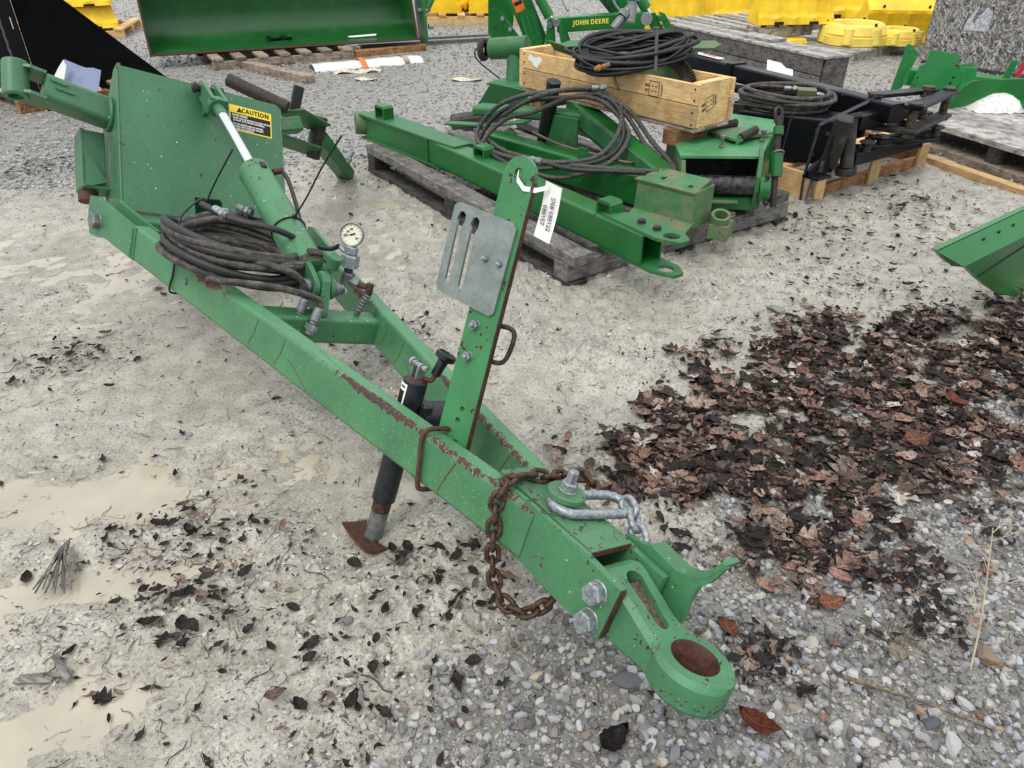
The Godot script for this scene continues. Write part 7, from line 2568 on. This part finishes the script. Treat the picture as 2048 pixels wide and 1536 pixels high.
	text("JOHN DEERE", 0.062, M.letter, l, l.transform.affine_inverse() * Transform3D(Basis(td, Vector3(0, 0, 1).cross(td), Vector3(0, 0, 1)), Vector3(0.80, 0.393, -8.288)), "lettering", true, 0.002, 1.0)
	mb = MB.new()
	mb.cyl(Vector3(0.5, 0.2, -8.12), Vector3(0.95, 0.25, -8.12), 0.028, 12)
	wpart("step_tube", mb, M.bright, l)
	mb = MB.new()
	mb.plate([Vector2(0.72, 0.75), Vector2(1.05, 0.75), Vector2(1.45, 0.25), Vector2(1.40, 0.05), Vector2(1.2, 0.2), Vector2(1.1, 0.36)], [], 0.1, frame(Vector3(0, 0, -8.85), Vector3(1, 0, 0)))
	wpart("lift_arm", mb, M.fresh, l)
	mb = MB.new()
	mb.cyl(Vector3(1.2, 0.72, -8.42), Vector3(1.37, 0.5, -8.40), 0.055, 16)
	wpart("lift_cylinder", mb, M.fresh, l)
	mb = MB.new()
	mb.cyl(Vector3(1.37, 0.5, -8.40), Vector3(1.40, 0.455, -8.4), 0.026, 12)
	wpart("cylinder_rod", mb, M.chrome, l)
	mb = MB.new()
	mb.cyl(Vector3(1.36, 0.42, -8.34), Vector3(1.36, 0.42, -8.27), 0.06, 18)
	wpart("pivot_washer", mb, M.galv, l)
	mb = MB.new()
	mb.plate([Vector2(1.34, 0.46), Vector2(1.44, 0.48), Vector2(1.56, 0.3), Vector2(1.54, 0.1), Vector2(1.46, 0.25)], [], 0.03, frame(Vector3(0, 0, -8.3), Vector3(1, 0, 0)))
	mb.plate([Vector2(1.46, 0.5), Vector2(1.52, 0.48), Vector2(1.66, 0.3), Vector2(1.62, 0.2)], [], 0.03, frame(Vector3(0, 0, -8.2), Vector3(1, 0, 0)))
	mb.cyl(Vector3(1.49, 0.44, -8.3), Vector3(1.49, 0.44, -8.15), 0.03, 12)
	wpart("pivot_bracket", mb, M.fresh, l)
	mb = MB.new()
	mb.beam(Vector3(0.42, 0.75, -8.9), Vector3(0.58, 0.47, -8.5), 0.025, 0.025)
	wpart("bright_rod", mb, M.galv, l)
	for k in 2:
		mb = MB.new()
		mb.tube([Vector3(0.86 + 0.09 * k, 0.74, -8.74), Vector3(1.0 + 0.09 * k, 0.5, -8.72), Vector3(1.08 + 0.09 * k, 0.42, -8.7)], 0.014, 8)
		wpart("hydraulic_line", mb, M.plastic if k == 0 else M.galv, l)
	mb = MB.new()
	mb.box(Vector3(0.1, 0.2, 0.003), Transform3D(Basis(Vector3(0, 0, 1), 0.42), Vector3(0.055, 0.55, -8.568)))
	var dl := wpart("warning_decal", mb, M.orange, l)
	mb = MB.new()
	mb.box(Vector3(0.085, 0.07, 0.003), Transform3D(Basis(Vector3(0, 0, 1), 0.42), Vector3(0.03, 0.61, -8.566)))
	wpart("decal_print", mb, M.paper, l)
	mb = MB.new()
	mb.box(Vector3(0.085, 0.035, 0.003), Transform3D(Basis(Vector3(0, 0, 1), 0.42), Vector3(0.062, 0.535, -8.566)))
	wpart("decal_print", mb, M.ink, l)
	# long grey box, loose board, white card
	var gx := frame(Vector3(2.62, 0, -6.70), Vector3(-0.41, 0, -0.91))
	var zz := 1.0 if gx.basis.z.x > 0 else -1.0
	var g := thing("timber_box", "long low weathered grey plank box behind the black boom", "box", gx)
	for k in 3: board(g, "lid_plank", Vector3(-0.03, 0.315, zz * (0.03 + 0.105 * k)), Vector3(2.3, 0.315, zz * (0.03 + 0.105 * k)), 0.1, 0.022, M.palew[k % 2])
	for k in 2: board(g, "side_plank", Vector3(0.0, 0.09 + 0.15 * k, 0), Vector3(2.28, 0.09 + 0.15 * k, 0), 0.022, 0.142, M.grey[k])
	for k in 2: board(g, "side_plank", Vector3(0.0, 0.09 + 0.15 * k, zz * 0.28), Vector3(2.28, 0.09 + 0.15 * k, zz * 0.28), 0.022, 0.142, M.grey[k + 2])
	board(g, "end_plank", Vector3(-0.012, 0.155, zz * 0.012), Vector3(-0.012, 0.155, zz * 0.268), 0.02, 0.29, M.grey[3])
	var lb := thing("loose_board", "small flat speckled board lying on the long grey box lid", "board", gx)
	board(lb, "board", Vector3(0.75, 0.342, zz * 0.16), Vector3(1.2, 0.338, zz * 0.16), 0.2, 0.025, M.palew[0])
	mb = MB.new()
	rows = [[], [], []]
	for j in 5:
		for i in 3: rows[i].append(Vector3(2.03 + 0.055 * j, 0.27 + 0.045 * i - 0.012 * j - (0.03 if i == 2 and j > 2 else 0.0), -6.3 - 0.02 * i + 0.012 * sin(j * 1.3)))
	mb.sheet(rows, 0.002)
	single("white_card", mb, M.paper, "bent white card standing between the long grey box and the black boom", "card")
	mb = MB.new()
	mb.lathe([Vector2(0.0, -0.03), Vector2(0.1, -0.03), Vector2(0.11, 0.0), Vector2(0.1, 0.03), Vector2(0.05, 0.035), Vector2(0, 0.02)], MB.axis(Vector3(1.57, 0.2, -6.35), Vector3(0.35, 0.1, 0.9)), 20)
	single("wheel_hub", mb, M.blackd, "small black wheel hub half hidden under the black beam", "wheel")
	for e in [[1.55, -6.15], [2.12, -5.95]]:
		mb = MB.new()
		rows = []
		for i in 4:
			var r := []
			for j in 5: r.append(Vector3(e[0] + 0.12 * (j - 2), 0.10 + 0.09 * sin(PI * j / 4.0) * (i / 3.0), e[1] - 0.12 * i))
			rows.append(r)
		mb.sheet(rows, 0.004)
		single("grey_panel", mb, M.panel, "%s curved grey sheet panel under the black beam" % ("left" if e[0] < 2 else "right"), "panel", Vector3(), "grey panels under the boom")
	# yellow barriers and their pallets
	slat_pallet("grey pallet resting crooked on yellow barriers, second layer of the stack", frame(Vector3(2.08, 0.17, -8.55), Vector3(0.93, 0.0, -0.36)), 1.35, 1.0, 0.13, 8, M.palew)
	slat_pallet("low grey slatted pallet on the ground under the round yellow bases", frame(Vector3(3.5, 0, -8.2), Vector3(0.74, 0, -0.67)), 1.55, 1.1, 0.12, 12, M.palew)
	barrier("yellow_barrier", "yellow plastic barrier standing on the crooked grey pallet", Transform3D(Basis(Vector3.UP, 0.12), Vector3(3.05, 0.30, -8.98)), 0.86, 0.3, 0.3, M.yellow, 4)
	barrier("yellow_barrier", "yellow plastic barrier pinned under the crooked grey pallet", Transform3D(Basis(Vector3.UP, 0.35), Vector3(2.75, 0.0, -8.75)), 0.95, 0.165, 0.4, M.yellow, 4)
	barrier("yellow_barrier", "yellow plastic barrier lying on its side next to the chipboard crate", Transform3D(Basis(Vector3.UP, -0.12) * Basis(Vector3(1, 0, 0), 0.5), Vector3(4.55, 0.08, -9.6)), 0.95, 0.4, 0.46, M.yellow, 4)
	round_barrier("larger round pale yellow plastic base, left one on the low grey pallet", Vector3(3.72, 0.125, -8.85), 0.36, 0.2)
	round_barrier("smaller round pale yellow plastic base, right one on the low grey pallet", Vector3(4.18, 0.125, -8.78), 0.24, 0.15)
	barrier("yellow_barrier", "upright yellow plastic barrier end behind the green loader's right arm", Transform3D(Basis(Vector3.UP, 0.5), Vector3(1.95, 0.12, -9.75)), 0.85, 0.42, 0.34, M.yellow, 3)
	barrier("yellow_barrier", "yellow plastic barrier with two bolt holes behind the long grey box", Transform3D(Basis(Vector3.UP, 0.05), Vector3(2.65, 0.16, -10.2)), 0.9, 0.42, 0.34, M.yellow, 3)
	slat_pallet("dark rotted pallet under the barriers behind the long grey box", frame(Vector3(1.5, 0, -9.45), Vector3(0.97, 0, -0.2)), 2.0, 1.1, 0.13, 9, M.darkw)
	slat_pallet("grey pallet laid over the barrier tops at the top edge", frame(Vector3(0.9, 0.5, -9.7), Vector3(0.97, 0, -0.05)), 1.3, 0.9, 0.12, 7, M.grey)
	slat_pallet("grey pallet in the back row under two yellow barriers", frame(Vector3(3.3, 0, -10.6), Vector3(0.99, 0, 0.05)), 2.3, 1.0, 0.13, 9, M.grey)
	barrier("yellow_barrier", "left yellow plastic barrier in the back row", Transform3D(Basis(Vector3.UP, 0.05), Vector3(3.65, 0.13, -11.0)), 0.8, 0.4, 0.4, M.yellow, 3)
	barrier("yellow_barrier", "middle yellow plastic barrier in the back row", Transform3D(Basis(Vector3.UP, -0.1), Vector3(4.5, 0.13, -11.05)), 0.8, 0.4, 0.4, M.yellow, 3)
	barrier("yellow_barrier", "right yellow plastic barrier in the back row, next to the chipboard crate", Transform3D(Basis(Vector3.UP, 0.1), Vector3(5.35, 0.13, -11.1)), 0.8, 0.4, 0.4, M.yellow, 3)
	barrier("yellow_barrier", "yellow plastic barrier leaning by the chipboard crate's upper left edge", Transform3D(Basis(Vector3.UP, 1.2), Vector3(4.85, 0.05, -10.2)), 0.7, 0.38, 0.4, M.yellow, 3)
	slat_pallet("pale pallet on the gravel under yellow barriers behind the loader bucket", frame(Vector3(-1.25, 0, -11.0), Vector3(0.99, 0, -0.1)), 1.4, 1.0, 0.15, 6, M.pine)
	barrier("yellow_barrier", "left yellow barrier on the pale pallet between bucket and loader", Transform3D(Basis(Vector3.UP, 1.45), Vector3(-0.85, 0.15, -11.6)), 0.9, 0.4, 0.4, M.yellow, 3)
	barrier("yellow_barrier", "right yellow barrier on the pale pallet between bucket and loader", Transform3D(Basis(Vector3.UP, 1.6), Vector3(-0.4, 0.15, -11.6)), 0.9, 0.4, 0.4, M.yellow, 3)
	slat_pallet("pale pallet under stacked yellow barriers behind the black bucket", frame(Vector3(-6.2, 0, -9.6), Vector3(0.98, 0, -0.2)), 1.5, 1.0, 0.13, 7, M.pine)
	barrier("yellow_barrier", "lower yellow barrier stacked between black and green buckets", Transform3D(Basis(Vector3.UP, 0.6), Vector3(-5.35, 0.13, -9.9)), 1.0, 0.24, 0.5, M.yellow, 4)
	barrier("yellow_barrier", "middle yellow barrier stacked between black and green buckets", Transform3D(Basis(Vector3.UP, 0.55), Vector3(-5.38, 0.37, -9.95)), 1.0, 0.24, 0.48, M.yellow, 4)
	barrier("yellow_barrier", "top yellow barrier stacked between black and green buckets", Transform3D(Basis(Vector3.UP, 0.62), Vector3(-5.42, 0.61, -10.0)), 1.0, 0.26, 0.48, M.yellow, 4)

func build_small() -> void:
	# stones and leaves that can be told apart
	var sm: StandardMaterial3D = std(Color.WHITE, 0.72)
	for e in [[0.244, -0.961, 0.032, Color(0.42, 0.43, 0.45), "large angular grey stone below the drawbar eye's left side", 3.1], [0.83, -0.866, 0.026, Color(0.36, 0.38, 0.41), "large flat bluish grey stone near the bottom right corner", 0.3], [1.058, -2.64, 0.042, Color(0.6, 0.6, 0.59), "long pale stone lying alone above the leaf patch", 2.2], [0.839, -1.036, 0.03, Color(0.55, 0.52, 0.46), "rounded buff stone beside the dead grass tuft", 1.2], [0.66, -1.06, 0.02, Color(0.75, 0.73, 0.68), "white pointed pebble on grey gravel right of the drawbar eye", 0.8], [0.05, -0.98, 0.018, Color(0.78, 0.74, 0.64), "small cream stone on the mud below the rusty chain", 0.5], [1.03, -1.02, 0.034, Color(0.58, 0.5, 0.42), "tan weathered stone at the right edge by the dry weed", 1.9]]:
		var m := MeshInstance3D.new()
		m.name = numbered("stone")
		m.mesh = stone_mesh(int(e[0] * 1000.0) + 700)
		var mt: StandardMaterial3D = sm.duplicate()
		mt.albedo_color = e[3]
		mt.albedo_texture = M.stonetex
		tri_map(mt, 2.0)
		m.material_override = mt
		m.transform = Transform3D(Basis(Vector3.UP, e[5]) * Basis.from_scale(Vector3(e[2] * 1.2, e[2] * 0.9, e[2])), Vector3(e[0], gh(e[0], e[1]) + e[2] * 0.3, e[1]))
		add_child(m)
		tag(m, e[4], "stone", "larger stones in the gravel")
	for e in [[1.232, -1.785, 0.085, Color(0.5, 0.33, 0.27), "big serrated reddish leaf on the right of the leaf patch", 0, 0.3], [0.481, -1.095, 0.05, Color(0.48, 0.3, 0.22), "folded brown leaf on gravel just below the hook plate's right", 0, 2.0], [0.963, -1.655, 0.09, Color(0.57, 0.53, 0.49), "pale grey lobed leaf in the middle of the leaf patch", 1, 1.1], [0.197, -0.829, 0.06, Color(0.13, 0.11, 0.11), "wet black leaf lying flat near the bottom edge", 0, 0.7], [0.484, -0.86, 0.07, Color(0.4, 0.2, 0.13), "long rust-red leaf near the bottom edge under the drawbar eye", 0, 2.5], [0.743, -1.166, 0.055, Color(0.55, 0.36, 0.27), "cinnamon leaf lying alone on the gravel right of the drawbar eye", 0, 0.2], [0.69, -1.41, 0.075, Color(0.62, 0.57, 0.53), "pale curled leaf on the lower rim of the leaf patch", 1, 2.8], [1.43, -1.98, 0.08, Color(0.5, 0.3, 0.23), "orange-brown oval leaf near the right edge of the leaf patch", 0, 1.7]]:
		var m := MeshInstance3D.new()
		m.name = numbered("fallen_leaf")
		m.mesh = leaf_mesh(e[5], int(e[0] * 1000.0) + 50)
		var mt: StandardMaterial3D = M.leaf.duplicate()
		mt.vertex_color_use_as_albedo = false
		mt.albedo_color = e[3]
		m.material_override = mt
		m.transform = Transform3D(Basis(Vector3.UP, e[6]) * Basis(Vector3(1, 0, 0), 0.15) * Basis.from_scale(Vector3.ONE * e[2] * 1.25), Vector3(e[0], gh(e[0], e[1]) + 0.02, e[1]))
		add_child(m)
		tag(m, e[4], "leaf", "larger fallen leaves")
	# shredded leaf fan, wood chip on the mud
	var r := thing("reed_fan", "grey shrivelled fan of shredded reed leaf stuck in the mud, far left", "reed", Transform3D(Basis(), Vector3(-1.12, 0.012, -1.29)))
	var mb: MB
	for k in 9:
		mb = MB.new()
		var a := -0.55 + 0.13 * k
		mb.tube(spline([Vector3(-0.01, 0.025, -0.07), Vector3(0.01 + 0.03 * a, 0.03 + 0.008 * (k % 3), 0.0), Vector3(0.02 + 0.09 * a, 0.008, 0.07 + 0.012 * (k % 2))], 4), 0.006, 5, false, true, 0.002)
		part("strand", mb, M.grey[k % 4], r)
	var wc := thing("wood_chip", "split grey wood chip sunk in the puddle at the far left", "wood chip", Transform3D(Basis(Vector3.UP, -0.4), Vector3(-1.0, 0.008, -0.99)))
	for e in [[0.0, 0.0, 0.11, 0.5], [0.02, -0.025, 0.09, -0.4], [-0.01, 0.02, 0.08, 0.45]]:
		mb = MB.new()
		mb.box(Vector3(e[2], 0.006, 0.014), Transform3D(Basis(Vector3.UP, e[3]), Vector3(e[0], 0.004 + absf(e[1]) * 0.2, e[1])))
		part("splinter", mb, M.grey[2], wc)
	# dead weed
	var w := thing("dry_weed", "leafless pale branching dead weed standing in the gravel at the right edge", "weed", Transform3D(Basis(), Vector3(0.985, 0.02, -1.0)))
	var q := RandomNumberGenerator.new()
	q.seed = 21
	mb = MB.new()
	var stem := spline([Vector3(), Vector3(0.02, 0.08, -0.05), Vector3(0.03, 0.17, -0.10), Vector3(0.035, 0.27, -0.15)], 6)
	mb.tube(stem, 0.0022, 5, false, true, 0.001)
	part("stem", mb, M.straw, w)
	for k in 12:
		var p: Vector3 = stem[6 + k % 12]
		var d := Vector3(q.randfn(), 0.35 + 0.3 * q.randf(), q.randfn() * 0.7).normalized()
		var L := q.randf_range(0.04, 0.11)
		mb = MB.new()
		mb.tube([p, p + d * L * 0.5, p + d * L + Vector3(0, 0.01, 0)], 0.0011, 4, false, true, 0.0006)
		for e in 3:
			var s := p + d * L * (0.35 + 0.2 * e)
			mb.tube([s, s + (d + Vector3(q.randfn(), q.randf(), q.randfn()) * 0.8).normalized() * L * 0.4], 0.0008, 4)
		part("branch", mb, M.straw, w)
	var gt := thing("grass_tuft", "small tuft of dead brown grass and leaves in the lower right gravel", "grass", Transform3D(Basis(), Vector3(0.83, 0.02, -1.06)))
	mb = MB.new()
	for k in 46:
		var d := Vector3(q.randfn() * 0.8, q.randf_range(0.2, 1.0), q.randfn() * 0.8).normalized()
		var p := Vector3(q.randfn() * 0.02, 0, q.randfn() * 0.02)
		var L := q.randf_range(0.03, 0.09)
		mb.tube([p, p + d * L * 0.6, p + d * L + Vector3(d.x, -0.3, d.z) * L * 0.3], 0.0008, 4)
	var gb := part("blade", mb, M.reed, gt)
	tag(gb, "", "", "", "stuff")
	for e in [[0.70, -0.97, 0.95, -0.85, "broken tan stalk lying across the lower right gravel"], [1.25, -1.62, 1.5, -1.55, "pale split stalk on the leaf patch near the right edge"]]:
		mb = MB.new()
		mb.tube([Vector3(e[0], gh(e[0], e[1]) + 0.012, e[1]), Vector3((e[0] + e[2]) / 2, 0.045, (e[1] + e[3]) / 2), Vector3(e[2], gh(e[2], e[3]) + 0.015, e[3])], 0.005, 6, false, true, 0.003)
		single("stalk", mb, M.reed, e[4], "stalk")

func _ready() -> void:
	rng.seed = 7
	var cam := Camera3D.new()
	cam.name = "camera"
	cam.fov = 2.0 * rad_to_deg(atan(768.0 / 1480.0))
	cam.near = 0.05
	cam.far = 400.0
	cam.position = Vector3(0, 1.4, 0)
	cam.rotation_degrees = Vector3(-33, 0, 0)
	add_child(cam)
	cam.current = true
	var sky := ProceduralSkyMaterial.new()
	sky.sky_top_color = Color(0.97, 0.985, 1.0)
	sky.sky_horizon_color = Color(0.66, 0.68, 0.71)
	sky.sky_curve = 0.25
	sky.ground_bottom_color = Color(0.35, 0.34, 0.33)
	sky.ground_horizon_color = Color(0.6, 0.6, 0.6)
	var env := Environment.new()
	env.background_mode = Environment.BG_SKY
	env.sky = Sky.new()
	env.sky.sky_material = sky
	env.tonemap_mode = Environment.TONE_MAPPER_LINEAR
	env.tonemap_exposure = 1.6
	env.sdfgi_enabled = true
	env.ssao_enabled = true
	env.ssil_enabled = true
	var we := WorldEnvironment.new()
	we.name = "world_environment"
	we.environment = env
	add_child(we)
	var sun := DirectionalLight3D.new()
	sun.name = "sun"
	sun.light_color = Color(1.0, 0.98, 0.95)
	sun.light_energy = 0.4
	sun.light_angular_distance = 28.0
	sun.shadow_enabled = true
	sun.rotation_degrees = Vector3(-62, -35, 0)
	add_child(sun)
	make_materials()
	M.eye = paint(38, Color(0.25, 0.46, 0.315), 0.5, 0.3, 30, 0.45, 2.2, Color(0.36, 0.40, 0.3))
	M.soil = metal(39, Color(0.2, 0.17, 0.13), Color(0.4, 0.34, 0.27), 0.9, 0.95, 0.0, 14.0)
	build_ground()
	build_hitch()
	M.soiled = paint(63, Color(0.24, 0.45, 0.28), 0.3, 0.85, 0, 0.6, 1.6, Color(0.5, 0.44, 0.35))
	M.bench = paint(64, Color(0.27, 0.52, 0.34), 0.2, 0.4, 10, 0.45, 1.3, Color(0.58, 0.5, 0.4))
	M.spindle = metal(65, Color(0.06, 0.09, 0.085), Color(0.17, 0.2, 0.19), 0.3, 0.6, 0.3, 7.0)
	M.roller = metal(66, Color(0.07, 0.075, 0.08), Color(0.3, 0.3, 0.31), 0.2, 0.6, 0.3, 5.0)
	M.cable = metal(67, Color(0.3, 0.26, 0.22), Color(0.52, 0.47, 0.4), 0.5, 0.7, 0.3, 40.0)
	M.tie = std(Color(0.2, 0.21, 0.23), 0.4)
	M.blackd = paint(68, Color(0.12, 0.115, 0.11), 0.3, 0.7, 0, 0.6, 1.6, Color(0.38, 0.33, 0.28))
	M.dirtymetal = metal(69, Color(0.14, 0.12, 0.10), Color(0.38, 0.34, 0.28), 0.5, 0.8, 0.2, 9.0)
	M.olive = std(Color(0.33, 0.36, 0.2), 0.45)
	M.whitew = metal(70, Color(0.55, 0.57, 0.6), Color(0.82, 0.83, 0.85), 0.7, 0.8, 0.0, 4.0)
	M.rope = metal(71, Color(0.08, 0.08, 0.09), Color(0.5, 0.5, 0.52), 0.7, 0.8, 0.0, 60.0)
	M.pouch = std(Color(0.45, 0.49, 0.6), 0.25)
	M.cream = metal(72, Color(0.66, 0.6, 0.5), Color(0.88, 0.84, 0.76), 0.5, 0.7, 0.0, 6.0)
	M.glossg = paint(73, Color(0.16, 0.42, 0.17), 0.0, 0.1, 0, 0.2, 0.7, Color(0.4, 0.5, 0.2))
	M.palew = variants(wood(74, Color(0.78, 0.765, 0.745), Color(0.57, 0.555, 0.535), 0.3, 0.85, 0.25), 3)
	M.panel = std(Color(0.42, 0.41, 0.39), 0.4)
	M.reed = metal(75, Color(0.3, 0.26, 0.21), Color(0.55, 0.5, 0.42), 0.7, 0.9, 0.0, 12.0)
	M.straw = std(Color(0.74, 0.68, 0.58), 0.8)
	var sn := nbytes(128, 128, 0.05, 76, 4)
	for k in sn.size(): sn[k] = int(170 + sn[k] * 0.33)
	M.stonetex = tex(Image.create_from_data(128, 128, false, Image.FORMAT_L8, sn))
	build_pallet_group()
	build_boom()
	build_right()
	build_left()
	build_back()
	build_coil()
	build_small()
	build_litter()
